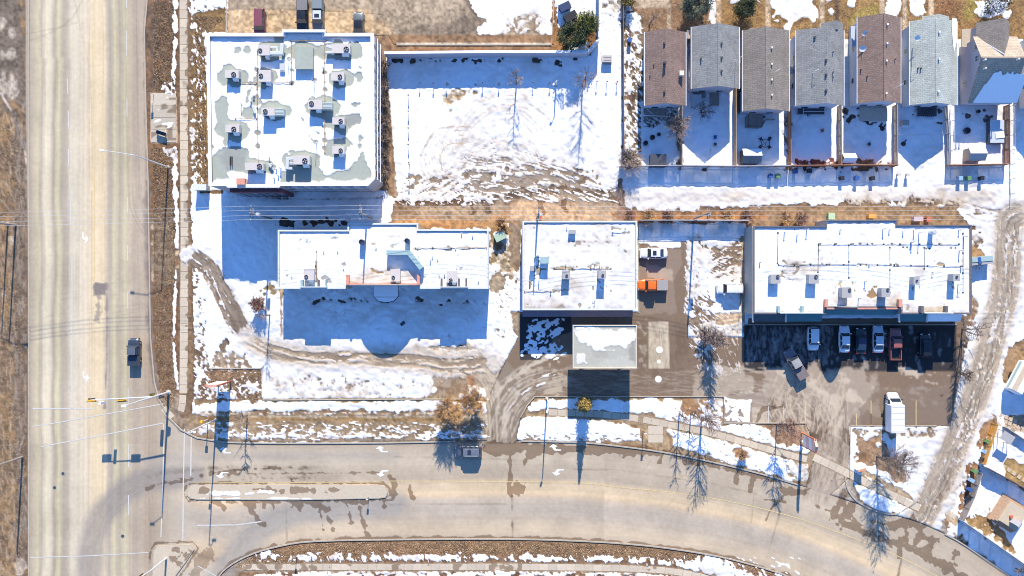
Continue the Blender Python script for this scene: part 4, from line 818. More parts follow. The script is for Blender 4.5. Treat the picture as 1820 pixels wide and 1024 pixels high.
# roof of building D
L1.poly([(1326, 391), (1728, 391), (1728, 560), (1326, 560)], snow=1.0, col=(.34, .29, .22), dirt=.03, soft=1)
for y in (418, 440, 470): L1.line([(1342, y), (1726, y)], 1, dirt=.4, op=.4)
L1.tracks([(1342, 450), (1726, 450)], 90, freq=.2, thr=.68, seed=72, op=.5, edge=20, dirt=.3)
for pts_ in ([(1384, 470), (1600, 470), (1710, 474)], [(1455, 434), (1700, 434)], [(1455, 434), (1454, 485)], [(1509, 434), (1509, 495)], [(1384, 413), (1383, 470)], [(1384, 412), (1402, 412)]): L1.line(pts_, 1.8, snow=.55, col=(.35, .33, .3), op=.8)
L1.poly([(1390, 464), (1412, 458), (1438, 464), (1440, 474), (1456, 476), (1452, 486), (1420, 490), (1425, 496), (1400, 497), (1388, 486)], dirt=.6, snow=.8, warp=3, soft=5)
L1.line(spline([(1392, 464), (1400, 470), (1416, 470), (1432, 466)], 4), 3, snow=.2, col=(.3, .24, .16), warp=1.5, wk=8)
L1.line(spline([(1392, 474), (1390, 484), (1404, 488), (1416, 484), (1418, 474)], 4), 2.4, snow=.2, col=(.28, .23, .16), warp=1, wk=8)
L1.line(spline([(1388, 490), (1402, 496), (1414, 496), (1426, 492)], 4), 3, snow=.2, col=(.36, .28, .17), warp=1.5, wk=8); L1.blob(1404, 479, 9, 6, snow=.6, dirt=.6, col=(.4, .38, .36))
L1.line(spline([(1482, 522), (1486, 508), (1500, 500), (1516, 504), (1518, 516)], 5), 4, snow=.35, dirt=.6, col=(.45, .36, .2), warp=2, wk=8)
L1.poly([(1478, 520), (1600, 520), (1600, 545), (1476, 545)], dirt=.45, snow=.9, soft=12, warp=4); L1.blob(1550, 522, 7, 9, snow=.15, col=(.32, .2, .1), warp=3, wk=8)
L1.poly([(1620, 500), (1700, 498), (1722, 556), (1606, 556)], dirt=.2, snow=.8, soft=14, warp=5); L1.poly([(1640, 545), (1682, 545), (1682, 556), (1640, 556)], dirt=.7, soft=2)
L1.poly([(1386, 546), (1450, 548), (1456, 556), (1386, 556)], dirt=.5, snow=.85, soft=4); L1.blob(1636, 486, 14, 20, dirt=.4, soft=6, warp=3); L1.blob(1666, 470, 10, 3, snow=.3, col=(.4, .3, .18), warp=2, wk=8)
for x, y in ((1458, 434), (1486, 434), (1516, 434), (1528, 434), (1550, 434), (1585, 434), (1605, 440), (1612, 440), (1646, 442), (1652, 442), (1690, 441), (1698, 441), (1440, 471), (1474, 471), (1540, 471), (1583, 471), (1596, 472), (1709, 474), (1658, 486)): L1.blob(x, y, 2.2, 2, snow=0, col=(.12, .11, .1), soft=1.2)
for p in ((1412, 404, 6), (1436, 410, 3)): L1.line([(p[0], p[1]), (p[0], p[1] + p[2])], 1.5, snow=.3, col=(.2, .2, .2))
# canopy over the doors of building B
L1.poly([(660, 506), (712, 506), (712, 532), (660, 532)], snow=1.1, dirt=0, soft=1)

for sl_, k_ in (((slice(380 - Y0, 520 - Y0), slice(490 - X0, 875 - X0)), .5), ((slice(390 - Y0, 556 - Y0), slice(925 - X0, 1136 - X0)), .9), ((slice(388 - Y0, 562 - Y0), slice(1336 - X0, 1730 - X0)), .55), ((slice(50 - Y0, 335 - Y0), slice(365 - X0, 668 - X0)), .3)):
    L1.m[sl_][..., 2] = np.clip(L1.m[sl_][..., 2] + k_ * (.24 + .24 * NF[40][sl_] + .10 * NF[8][sl_] + .10 * (noise1d(np.mgrid[sl_][0] * 1.0 + NF[120][sl_] * 2, 5, .35) - .5)), 0, 1)
    L1.m[sl_][..., 0] -= .8 * k_ * np.clip(NF[8][sl_] * NF[40][sl_] - .9, 0, 1) + .0
SURF = surf('ground_surface'); SURF_ROAD = surf('asphalt_surface', rough=.8, grain=.10, gscale=1.4, bump=.006, snowamp=.8)
SURF_ROOF = surf('roof_membrane_surface', rough=.75, grain=.08, bump=.006, snowamp=.7)
SURF_CONC = surf('concrete_surface', rough=.85, grain=.12, bump=.006)
# ------------- the sheets
m, t, b = newmat('far_ground'); geo = nd(t, 'ShaderNodeNewGeometry').outputs['Position']
t.links.new(mixrgb(t, sstep(t, noise(t, geo, .06, 6, .65), .46, .54), (.22, .16, .10), (.84, .86, .89)), b.inputs['Base Color']); b.inputs['Roughness'].default_value = .9
g = MB(); g.add([(-900, -900, -.35), (900, -900, -.35), (900, 900, -.35), (-900, 900, -.35)], [(0, 1, 2, 3)]); struct(g.build('outer_ground', m))
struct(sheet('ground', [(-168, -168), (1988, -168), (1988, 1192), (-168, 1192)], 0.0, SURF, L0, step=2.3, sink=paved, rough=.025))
struct(sheet('road', road_poly, .0, SURF_ROAD, L0, step=1.9, hsnow=.02, rough=.004))
struct(sheet('upper_car_park', upper_lot, .01, SURF_ROAD, L0, step=1.9, hsnow=.05, rough=.006))
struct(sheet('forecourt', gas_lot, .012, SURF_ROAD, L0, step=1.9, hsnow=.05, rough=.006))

# ---------------------------------------------------------------- materials for built things
CONCR = M('concrete', (.52, .46, .37), .85, .12, 2); KERB = M('kerb_concrete', (.38, .335, .27), .85, .15, 2)
PAINT_W = M('road_paint_white', (.78, .77, .74), .7, .12, 6); PAINT_Y = M('road_paint_yellow', (.68, .50, .18), .7, .2, 6)
STUCCO_G = M('grey_stucco', (.33, .31, .31), .9, .08, 2); STUCCO_T = M('tan_stucco', (.46, .38, .29), .9, .1, 2)
WHITE_TRIM = M('white_trim', (.74, .74, .74), .6, .05, 2); CAP = M('pale_metal_cap', (.60, .63, .62), .5, .06, 2); CAP_D = M('dark_metal_cap', (.13, .12, .13), .5, .1, 2)
MAROON = M('maroon_panels', (.14, .045, .055), .7, .15, 2); SALMON = M('salmon_cladding', (.62, .27, .18), .7, .1, 2); TEAL = M('teal_metal_awning', (.03, .14, .17), .45, .12, 3)
TEALP = M('pale_teal_cladding', (.30, .42, .42), .6, .08, 3); RTU_M = M('beige_unit_sheet_metal', (.55, .50, .46), .5, .07, 3); RTU_G = M('grey_unit_sheet_metal', (.36, .35, .34), .5, .08, 3); BLACK = M('black_grille', (.03, .03, .035), .6, .2, 5)
DUCT = M('galvanised_duct', (.62, .64, .64), .4, .06, 4, metal=.2); GREENROOF = M('grey_green_membrane', (.33, .36, .30), .85, .1, 1.5); ASPHROOF = M('dark_shingle_strip', (.17, .14, .17), .9, .15, 3)
GLASS = M('dark_window_glass', (.02, .025, .035), .08, .1, 1, spec=.8); STEEL = M('galvanised_steel', (.60, .61, .61), .45, .06, 3, metal=.3); WOODG = M('weathered_wood', (.27, .23, .20), .9, .2, 3)
WOODB = M('red_brown_fence_wood', (.33, .16, .09), .85, .2, 3); WOODT = M('tan_fence_wood', (.42, .29, .19), .85, .18, 3); WOODO = M('orange_stained_wood', (.62, .29, .05), .75, .15, 3); GREYF = M('grey_fence_board', (.38, .37, .38), .85, .12, 3)
YEL = M('signal_yellow', (.75, .40, .02), .5, .08, 3); LAMPG = M('pale_lamp_glass', (.75, .75, .72), .3, .05, 3); SNOW = M('settled_snow', (.86, .875, .90), .8, .03, 3, bump=.02); DKMET = M('dark_painted_metal', (.06, .065, .08), .5, .15, 4)
VINYL_B = M('pale_blue_siding', (.45, .50, .58), .75, .06, 2); VINYL_G = M('grey_lilac_siding', (.42, .38, .42), .75, .06, 2); VINYL_W = M('off_white_siding', (.62, .61, .60), .75, .06, 2)
RUSTM = M('rust_red_metal', (.45, .13, .07), .7, .2, 4)

# ---------------------------------------------------------------- kerbs, pavements, markings
def ribbon(name, pts, w, h, mat, z=0, parent=None, side=0.0):
    """A low extruded strip along a line of ground points."""
    q = [Vector(G(*p)).to_2d() for p in pts]; b = MB(); n = len(q); rows = []
    for i in range(n):
        d = (q[min(i + 1, n - 1)] - q[max(i - 1, 0)]).normalized(); nn = Vector((-d.y, d.x))
        a = q[i] + nn * (w / 2 + side); c = q[i] - nn * (w / 2 - side)
        rows.append([(a.x, a.y, z - .05), (a.x, a.y, z + h), (c.x, c.y, z + h), (c.x, c.y, z - .05)])
    vs = [v for r in rows for v in r]; fs = []
    for i in range(n - 1):
        for k in range(4): fs.append((i * 4 + k, i * 4 + (k + 1) % 4, (i + 1) * 4 + (k + 1) % 4, (i + 1) * 4 + k))
    fs += [(3, 2, 1, 0), tuple((n - 1) * 4 + k for k in range(4))]
    b.add(vs, fs); return b.build(name, mat, parent)
up1 = [p for p in road_up if p[0] < 866]; up2 = [p for p in road_up if 917 < p[0] < 1432]; up3 = [p for p in road_up if 1510 < p[0] < 1602]; up4 = [p for p in road_up if p[0] > 1668]
for pts_ in (road_top + up1, up2, up4): struct(ribbon('kerb', pts_, .22, .13, KERB))
struct(ribbon('kerb', spline([(1502, 846), (1506, 868), (1522, 890), (1556, 908), (1590, 914), (1612, 902), (1630, 890)], 4), .22, .13, KERB))
struct(ribbon('kerb', road_low, .22, .13, KERB)); struct(ribbon('kerb', [(51, -168), (52, 300), (52, 1190)], .28, .12, KERB))
for pts_ in ([(950, 705), (1286, 705), (1286, 752), (1432, 752)], [(466, 652), (466, 711), (866, 709)], [(1510, 850), (1511, 757), (1664, 757)], [(372, 655), (466, 655)], [(925, 742), (936, 722), (950, 705)], [(1135, 398), (1135, 556)], [(1248, 575), (1248, 640)], [(705, 80), (980, 80), (984, 20), (984, -168)], [(403, -168), (403, 62)], [(1322, 577), (1700, 577)]):
    struct(ribbon('kerb', pts_, .16, .12, KERB, z=.01))
# median and turning island: raised concrete, top sheet with snow and melt patches
LM = Layer((.50, .42, .31), 0)
for a in ((362, 873, 10, 6), (478, 869, 5, 5), (524, 871, 9, 6), (541, 872, 9, 5), (557, 872, 7, 4), (594, 871, 9, 5), (578, 875, 4, 1.5), (487, 873, 6, 3), (500, 873, 6, 3)): LM.blob(*a, wet=.95, warp=1.4, wk=8)
LM.line([(378, 877), (400, 877), (424, 878)], 9, snow=1, warp=1, wk=8); LM.line([(436, 878), (470, 874), (486, 876)], 4, snow=.9, warp=1.4, wk=8); LM.line([(355, 886), (520, 886), (560, 888)], 2.5, snow=.7, warp=1)
LM.line([(450, 870), (475, 870)], 2, wet=.9, warp=1, wk=8)
LM.poly([(300, 980), (330, 970), (345, 985), (318, 1024)], wet=.8, warp=3, wk=8, speck=(8, .3, 2)); LM.blob(338, 996, 9, 14, wet=.9, warp=2, wk=8)
med = [(346, 862), (520, 862), (676, 862), (686, 866), (690, 875), (686, 884), (674, 886), (520, 889), (350, 888), (338, 886), (332, 880), (332, 870), (338, 864)]
isl = [(272, 980), (278, 970), (340, 968), (346, 976), (330, 1000), (300, 1040), (280, 1060), (270, 1040)]
for nm, pl in (('median_island', med), ('turning_island', isl)):
    g = MB(); g.prism([G(*p) for p in pl], -.05, .125); o = struct(g.build(nm, KERB))
    c = (sum(p[0] for p in pl) / len(pl), sum(p[1] for p in pl) / len(pl))
    top = [(p[0] + (c[0] - p[0]) / max(1, math.hypot(p[0] - c[0], p[1] - c[1])) * 1.6, p[1] + (c[1] - p[1]) / max(1, math.hypot(p[0] - c[0], p[1] - c[1])) * 1.6) for p in pl]
    struct(sheet('island_top', top, .135, SURF_CONC, LM, step=1.6, parent=o, hsnow=.03, rough=.003))
# pavement slabs, one object each
LP = Layer((.52, .44, .33), 0)
for k in range(60):
    y = -40 + k * 14 + random.uniform(-4, 4); LP.blob(337, y, random.uniform(2, 8), random.uniform(4, 9), wet=.95, warp=1.5, wk=8, soft=1)
for y in (90, 150, 205, 430, 330, 365): LP.blob(332, y, 7, 5, col=(.30, .25, .19), warp=2, wk=8)
LP.poly([(265, 160), (317, 160), (317, 262), (265, 262)], col=(.47, .41, .32)); LP.line([(270, 240), (312, 180)], 30, wet=.8, warp=4, wk=8, speck=(8, .4, 2), soft=3); LP.poly([(280, 178), (306, 182), (305, 205), (290, 210), (276, 196)], wet=.9, warp=4, wk=8, speck=(8, .0, 2)); LP.poly([(290, 232), (312, 228), (312, 250), (296, 254)], wet=.9, warp=3, wk=8); LP.line([(270, 214), (300, 218), (312, 240)], 6, snow=1, warp=2, wk=8, speck=(8, .3, 2))
LP.line([(500, 1008), (1180, 1008)], 20, speck=(16, .9, 2), wet=.8); LP.line(spline([(1150, 735), (1300, 775), (1440, 820), (1640, 890)], 4), 22, speck=(16, .9, 2), wet=.6, op=.6)
LP.line(spline([(1500, 810), (1640, 890)], 4), 22, speck=(8, .2, 2), snow=.9); LP.line([(430, 1008), (520, 1010)], 20, speck=(8, .2, 2), wet=.9)
LP.line([(620, 740), (860, 738)], 12, speck=(16, .2, 2), snow=.8)
def slabs(pts, w, step, root, z=.03, gap=.055):
    pts = spline(pts, 8); cum = [0]
    for i in range(1, len(pts)): cum.append(cum[-1] + math.dist(pts[i], pts[i - 1]))
    def at(s):
        i = min(max(1, next((j for j in range(len(cum)) if cum[j] >= s), len(cum) - 1)), len(cum) - 1); t = (s - cum[i - 1]) / max(1e-6, cum[i] - cum[i - 1])
        a, b = pts[i - 1], pts[i]; d = (b[0] - a[0], b[1] - a[1]); L = math.hypot(*d); return (a[0] + d[0] * t, a[1] + d[1] * t), (-d[1] / L, d[0] / L)
    s = 0; gp = gap * S
    while s + step < cum[-1]:
        (ax, ay), (nx, ny) = at(s + gp / 2); (bx, by), (mx, my) = at(s + step - gp / 2)
        N = 5; hw = w / 2; P4 = []
        for j in range(N):
            for i in range(N):
                u, v = i / (N - 1), (j / (N - 1) - .5) * 2
                cx, cy = ax + (bx - ax) * u, ay + (by - ay) * u; ex, ey = nx + (mx - nx) * u, ny + (my - ny) * u
                P4.append((cx + ex * hw * v, cy + ey * hw * v))
        pa = np.array(P4); col, mm = sample(LP, pa[:, 0], pa[:, 1]); g = MB(); zz = z + random.uniform(-.006, .006)
        vs = [(*G(*p), zz) for p in P4]; fs = [(j * N + i, j * N + i + 1, (j + 1) * N + i + 1, (j + 1) * N + i) for j in range(N - 1) for i in range(N - 1)]
        ring = [i for i in range(N)] + [j * N + N - 1 for j in range(1, N)] + [(N - 1) * N + i for i in range(N - 2, -1, -1)] + [j * N for j in range(N - 2, 0, -1)]
        lo = [(vs[i][0], vs[i][1], -.04) for i in ring]; n0 = len(vs); vs += lo; m_ = len(ring)
        fs += [(ring[k], n0 + k, n0 + (k + 1) % m_, ring[(k + 1) % m_]) for k in range(m_)]
        g.add(vs, fs); o = g.build('slab', SURF_CONC, root)
        shade = random.uniform(.9, 1.1)
        for an, dat in (('base', col * shade), ('mask', mm)):
            a = o.data.color_attributes.new(an, 'FLOAT_COLOR', 'POINT'); full = np.vstack([dat, dat[ring]]); a.data.foreach_set('color', np.hstack([full, np.ones((len(full), 1))]).astype(np.float32).ravel())
        s += step
def walk(pts, w, step, **k):
    r = bpy.data.objects.new('pavement', None); COL.objects.link(r); r['kind'] = 'structure'; slabs(pts, w, step, r, **k); return r
walk([(326, -60), (327, 200), (328, 450), (326, 700)], 14, 15.5)
walk([(325, 702), (324, 722), (316, 745)], 12, 15)
walk([(975, 733), (1060, 736), (1140, 745)], 11, 16)
walk([(1143, 746), (1200, 757), (1280, 774), (1370, 800), (1440, 818)], 11, 15)
walk([(1446, 812), (1500, 838), (1560, 868), (1636, 904)], 13, 15, z=.034)
walk([(430, 1008), (700, 1008), (950, 1008), (1180, 1014), (1300, 1040)], 11, 16)
walk([(1165, 757), (1165, 790)], 26, 15, z=.028); walk([(290, 725), (310, 748)], 12, 12, z=.028)
walk([(1680, 908), (1700, 920)], 10, 11)
# bus stop pad of four by six slabs
r = bpy.data.objects.new('bus_stop_pad', None); COL.objects.link(r); r['kind'] = 'structure'
pad = M('pad_concrete', (.60, .56, .49), .85, .1, 1.5)
slabs([(291, 165), (291, 260)], 44, 22, r, z=.05)
for x_ in (280, 302): pass
# road markings, each a sheet just above the asphalt
Zm = .016
def mark(name, pts, w, mat, z=Zm):
    return struct(ribbon(name, pts, w / S, .0, mat, z=z + .0)) if False else struct(flat(name, pts, w / S, mat, z))
def flat(name, pts, w, mat, z):
    q = [Vector(G(*p)).to_2d() for p in pts]; n = len(q); vs = []
    for i in range(n):
        d = (q[min(i + 1, n - 1)] - q[max(i - 1, 0)]).normalized(); nn = Vector((-d.y, d.x)) * w / 2
        vs += [(*(q[i] + nn), z), (*(q[i] - nn), z)]
    g = MB(); g.add(vs, [(2 * i, 2 * i + 1, 2 * i + 3, 2 * i + 2) for i in range(n - 1)]); return g.build(name, mat)
PW = M('worn_white_paint', (.53, .515, .47), .75, .22, 5); PY = M('worn_yellow_paint', (.60, .46, .22), .75, .3, 5)
for y0, y1 in ((140, 167), (198, 230), (265, 296)): mark('lane_line', [(120 + (y0 > 190) * 1.5, y0), (120.5 + (y0 > 190) * 1.5, y1)], 1.8, PW)
mark('lane_line', [(124, 310), (126, 400)], 1.6, PW); mark('lane_line', [(128, 455), (128, 726)], 2.0, PW); mark('lane_line', [(126, 405), (127, 450)], 1.2, PW)
for y0, y1 in ((0, 14), (55, 100), (175, 208), (350, 378), (435, 462), (520, 548), (610, 640), (690, 720), (790, 830), (880, 915)): mark('lane_line', [(225 + y0 / 250, y0), (225 + y1 / 250, y1)], 1.5, PW)
for x in (182, 163): mark('median_line', [(x + 1, 60), (x + 3, 200), (x + 5, 340), (x + 5, 500)], .9, PY)
mark('stop_line', [(58, 726.5), (166, 726)], 2.2, PW)
mark('crossing_line', [(58, 758), (110, 750), (290, 718)], 1.6, PW); mark('crossing_line', [(73, 794), (180, 774), (290, 752)], 1.8, PW)
mark('crossing_line', [(291, 753), (290, 850), (286, 955)], 1.8, PW); mark('crossing_line', [(328, 762), (326, 860), (325, 960)], 2.2, PW); mark('crossing_line', [(340, 776), (339, 846)], 2.2, PW); mark('crossing_line', [(54, 991), (160, 988), (264, 982)], 1.6, PW)
mark('edge_line', [(350, 934), (420, 933), (465, 927)], 2.2, PW); mark('crossing_line', [(352, 1006), (384, 1024), (410, 1040)], 1.6, PW)
mark('centre_line', spline([(690, 855), (860, 856), (1020, 858), (1100, 866), (1200, 876), (1290, 890), (1400, 916), (1500, 950), (1620, 1000), (1800, 1100)], 4), 1.4, PY)
mark('centre_line', [(345, 857), (500, 857.5), (680, 857)], 1.2, PY)
ARR = [[(0, -5), (0, 2), (-3.6, 2), (1.4, 7.5), (6, 2), (2.8, 2), (2.8, -1.5), (9, -5), (15, -5), (15, -8), (6, -8), (2, -7)]]
def arrow(px, py, kind, rot=0, sc=1.0, flip=1):
    shp = [(-2, 6), (-2, -3), (-6, -3), (0.3, -9), (6, -3), (2.2, -3), (2.2, 1.5), (9, 3.4), (9, 6.2), (3.5, 6.4)] if kind == 'm' else [(-12, 1.2), (-3, -6), (-2.2, -2.4), (4, -4.2), (12, -4.2), (12, -1.4), (5.5, -1.2), (2.6, 1.2), (1.6, 4), (-.6, 5.4)]
    g = MB(); ca, sa = math.cos(rot), math.sin(rot)
    pts = [G(px + (x * ca - flip * y * sa) * sc, py + (x * sa + flip * y * ca) * sc) for x, y in shp]
    n = len(pts); cen = (sum(p[0] for p in pts) / n, sum(p[1] for p in pts) / n)
    from mathutils.geometry import tessellate_polygon
    tri = tessellate_polygon([[Vector((p[0], p[1], 0)) for p in pts]]); g.add([(p[0], p[1], Zm + .002) for p in pts], [tuple(t) for t in tri]); struct(g.build('arrow_marking', PAINT_W))
ARM = [(-10, -2), (-2, -8), (3, -6), (6, -3), (2, -3), (3.5, 1.6), (13, 2.2), (13, 4.2), (1, 4.2), (-2.5, 1), (-3.8, -2)]
def arrow2(px, py, rot=0, flip=1, sc=.95):
    pts = []
    for x, y in ARM:
        y *= flip; xr = x * math.cos(rot) - y * math.sin(rot); yr = x * math.sin(rot) + y * math.cos(rot); pts.append(G(px + xr * sc, py + yr * sc))
    from mathutils.geometry import tessellate_polygon
    g = MB(); g.add([(p[0], p[1], Zm + .004) for p in pts], [tuple(t) for t in tessellate_polygon([[Vector((p[0], p[1], 0)) for p in pts]])]); struct(g.build('arrow_marking', PAINT_W))
for x, y, f in ((677, 800, 1), (678, 840, -1), (985, 797, 1), (990, 838, -1), (398, 802, 1), (393, 843, -1)): arrow2(x, y, 0, f)
arrow2(150, 424, math.pi / 2 + math.pi, -1, .9); arrow2(151, 671, math.pi / 2 + math.pi, -1, .9)
for x in (1453, 1548, 1572, 1598, 1628): mark('bay_line', [(x - 22 if x < 1500 else x, 712), (x - 22 if x < 1500 else x, 755)], 1.4, PY, z=.03)
for x in (1522, 1548): mark('bay_line', [(x, 735), (x, 756)], 1.2, PY, z=.03)
for x in (1366, 1393): mark('bay_line', [(x, 722), (x, 752)], 1.2, PW, z=.03)

# ---------------------------------------------------------------- flat-roofed buildings
def poly_inset(p, d):
    n = len(p); a = sum(p[i][0] * p[(i + 1) % n][1] - p[(i + 1) % n][0] * p[i][1] for i in range(n)); s = 1 if a > 0 else -1; out = []
    for i in range(n):
        p0, p1, p2 = [Vector(p[j]) for j in ((i - 1) % n, i, (i + 1) % n)]
        e1 = (p1 - p0).normalized(); e2 = (p2 - p1).normalized(); n1 = Vector((-e1.y, e1.x)) * s; n2 = Vector((-e2.y, e2.x)) * s
        b = (n1 + n2); b = b / max(.3, b.dot(n1)); out.append(tuple(p1 + b * d))
    return out
def flat_building(name, label, outline, h, wall, cap, par=.35, capw=.28, roof_mat=None):
    """outline in photo pixels as seen at roof height h."""
    c = (sum(p[0] for p in outline) / len(outline), sum(p[1] for p in outline) / len(outline))
    o = W(*c, h); t = thing(name, label, 'building', (o.x, o.y, 0))
    q = [tuple(W(p[0], p[1], h).to_2d()) for p in outline]; n = len(q)
    for i in range(n):
        a, b = Vector(q[i]), Vector(q[(i + 1) % n])
        g = MB(); d = (b - a).normalized(); ins = poly_inset(q, .25); ai, bi = Vector(ins[i]), Vector(ins[(i + 1) % n])
        g.prism([tuple(a), tuple(b), tuple(bi), tuple(ai)], -.1, h - .06); g.build('wall', wall, t)
    ins = poly_inset(q, capw); out = poly_inset(q, -.04); g = MB(); vs = []
    for z in (h - .07, h): vs += [(*p, z) for p in out] + [(*p, z) for p in ins]
    fs = []
    for i in range(n):
        j = (i + 1) % n; fs += [(2 * n + i, 2 * n + j, 3 * n + j, 3 * n + i), (i, j, 2 * n + j, 2 * n + i), (n + i, n + j, 3 * n + j, 3 * n + i), (i, n + i, n + j, j)]
    g.add(vs, fs); g.build('parapet_cap', cap, t)
    zr = h - par; rp = poly_inset(q, .2); rpx = [(910 + p[0] * S * H / (H - zr), 512 - p[1] * S * H / (H - zr)) for p in rp]
    rs = sheet('roof', rpx, zr, roof_mat or SURF_ROOF, L1, step=2.0, parent=t, hsnow=.08, rough=.012)
    return t, q, rs
def pxr(x0, y0, x1, y1, z): a = W(x0, y0, z); b = W(x1, y1, z); return (a.x + b.x) / 2, (a.y + b.y) / 2, abs(b.x - a.x), abs(a.y - b.y)
def rtu(t, x0, y0, x1, y1, zr, hgt=1.25, fan=(.62, .5), mat=None, hood=True, vent=True):
    """Rooftop air unit whose top fills the given photo rectangle."""
    mat = mat or RTU_M; hgt *= random.uniform(.85, 1.15); cx, cy, w, d = pxr(x0, y0, x1, y1, zr + hgt + .15)
    g = MB(); g.box((cx, cy, zr + .15 + hgt / 2), (w, d, hgt)); g.box((cx, cy, zr + .15 + hgt + .02), (w + .06, d + .06, .04)); u = g.build('rooftop_unit', mat, t)
    g = MB(); g.box((cx, cy, zr + .07), (w * .9, d * .9, .2)); g.build('unit_kerb', CAP_D, u)
    r = min(.42, w * .18, d * .4); fx, fy = cx + (fan[0] - .5) * w, cy - (fan[1] - .5) * d; z = zr + .15 + hgt + .04
    g = MB(); g.ring((fx, fy, z), r * .85, r, .14, 16); g.build('fan_ring', DKMET, u)
    g = MB(); g.cyl((fx, fy, z + .01), r * .84, .02, 16); g.cyl((fx, fy, z), r * .3, .1, 10); g.build('fan_well', BLACK, u)
    g = MB()
    for k in range(4):
        a = k * math.pi / 2 + .4; g.box((fx + math.cos(a) * r * .5, fy + math.sin(a) * r * .5, z + .06), (r * .75, r * .28, .015), rz=a)
    g.build('fan_blade_set', STEEL, u)
    if vent:
        g = MB(); g.box((cx - w * .22, cy - d / 2 - .012, zr + .6), (w * .4, .03, hgt * .6)); g.build('louvre', BLACK, u)
    if hood:
        g = MB(); hx = cx + w * .22; hy = cy - d / 2; hw = w * .38
        g.add([(hx - hw / 2, hy - .003, zr + .5), (hx + hw / 2, hy - .003, zr + .5), (hx + hw / 2, hy - .003, zr + 1.2), (hx - hw / 2, hy - .003, zr + 1.2), (hx - hw / 2, hy - .45, zr + .5), (hx + hw / 2, hy - .45, zr + .5), (hx + hw / 2, hy - .35, zr + .85), (hx - hw / 2, hy - .35, zr + .85)],
              [(0, 1, 2, 3), (4, 7, 6, 5), (0, 4, 5, 1), (3, 2, 6, 7), (0, 3, 7, 4), (1, 5, 6, 2)]); g.build('rain_hood', DUCT, u)
    return u
def duct(t, pts, zr, w=.5, h=.45, z=.7, name='duct', mat=None):
    g = MB()
    for (x0, y0), (x1, y1) in zip(pts[:-1], pts[1:]):
        a = W(x0, y0, zr + z); b = W(x1, y1, zr + z); m_ = (a + b) / 2; L = (b - a).length + w * .92; g.box((m_.x, m_.y, zr + z - h / 2 + len(g.v) * .0005), (L, w, h), rz=math.atan2(b.y - a.y, b.x - a.x))
    return g.build(name, mat or DUCT, t, bevel=.04)
def vent(t, px, py, zr, h=.6, r=.12, hat=True, mat=None, name='vent_pipe'):
    p = W(px, py, zr + h); g = MB(); g.cyl((p.x, p.y, zr - .05), r, h, 8)
    if hat: g.cyl((p.x, p.y, zr + h - .05), r * 1.8, .1, 8, r2=r * .8)
    return g.build(name, mat or STEEL, t)
def pipe(t, pts, zr, z=.18, r=.045, name='gas_pipe', mat=None):
    g = MB(); q = [W(x, y, zr + z) for x, y in pts]
    for a, b in zip(q[:-1], q[1:]):
        g.tube([a, b], r, 5); n = max(1, int((b - a).length / 2.6))
        for k in range(n + 1): c = a.lerp(b, k / n); g.box((c.x, c.y, zr + .06), (.25, .25, .12))
    return g.build(name, mat or M_PIPE, t)
M_PIPE = M('aged_gas_pipe', (.34, .26, .18), .6, .2, 5)
def mast(t, px, py, zr, h, name='mast'):
    # photo point is the foot
    p = W(px, py, zr); g = MB(); g.tube([(p.x, p.y, zr - .05), (p.x, p.y, zr + h)], .04, 6); g.cyl((p.x, p.y, zr - .02), .2, .12, 8); return g.build(name, STEEL, t)
def windows_on(t, a, b, z0, h, n, w, off=.02, mat=None, frame=True):
    a, b = Vector(a), Vector(b); d = (b - a).normalized(); nn = Vector((d.y, -d.x)); ang = math.atan2(d.y, d.x)
    for k in range(n):
        c = a.lerp(b, (k + .5) / n) + nn * off; g = MB(); g.box((c.x, c.y, z0 + h / 2), (w + .14, .05, h + .14), rz=ang); f = g.build('window', WHITE_TRIM if frame else CAP_D, t)
        c = c + nn * .025; g = MB(); g.box((c.x, c.y, z0 + h / 2), (w, .02, h), rz=ang); g.build('pane', mat or GLASS, f)

# ---- building A: three storeys, many rooftop units
hA = 8.4
outA = [(367, 59), (502, 59), (502, 53), (578, 53), (578, 59), (664, 59), (666, 318), (654, 330), (498, 330), (496, 333), (404, 333), (402, 330), (371, 330)]
tA, qA, _ = flat_building('office_building', 'three storey flat roofed grey building at top left with many rooftop units in melted snow', outA, hA, STUCCO_G, WHITE_TRIM, par=.5, capw=.5)
zA = hA - .5
# clockwise in plan: east wall and south walls are the ones seen
qa = [Vector(p) for p in qA]
for z0 in (1.0, 3.8, 6.4):
    windows_on(tA, qa[6], qa[5], z0, 1.3, 12, 1.1); windows_on(tA, qa[8], qa[7], z0, 1.3, 7, 1.2)
    windows_on(tA, qa[10], qa[9], z0, 1.3, 4, 1.2)
g = MB(); a, b = qa[10], qa[9]; g.box(((a.x + b.x) / 2, a.y - .32, 3.6), (b.x - a.x + .1, .6, 7.2)); g.build('maroon_bay', MAROON, tA)
for k in range(6):
    x = a.x + (b.x - a.x) * (k + .5) / 6; g = MB(); g.box((x, a.y - .64, 3.4), (1.1, .05, 5.8)); g.build('bay_glazing', GLASS, tA)
g = MB(); a, b = qa[8], qa[7]
for z0 in (3.2, 6.0): g.box(((a.x + b.x) / 2, a.y - .06, z0), (b.x - a.x - .2, .1, .25))
g.build('band_course', WHITE_TRIM, tA)
g = MB(); a, b = qa[6], qa[5]
for z0 in (3.2, 6.0): g.box((a.x + .06, (a.y + b.y) / 2, z0), (.1, abs(b.y - a.y) - .3, .25))
g.build('band_course', WHITE_TRIM, tA)
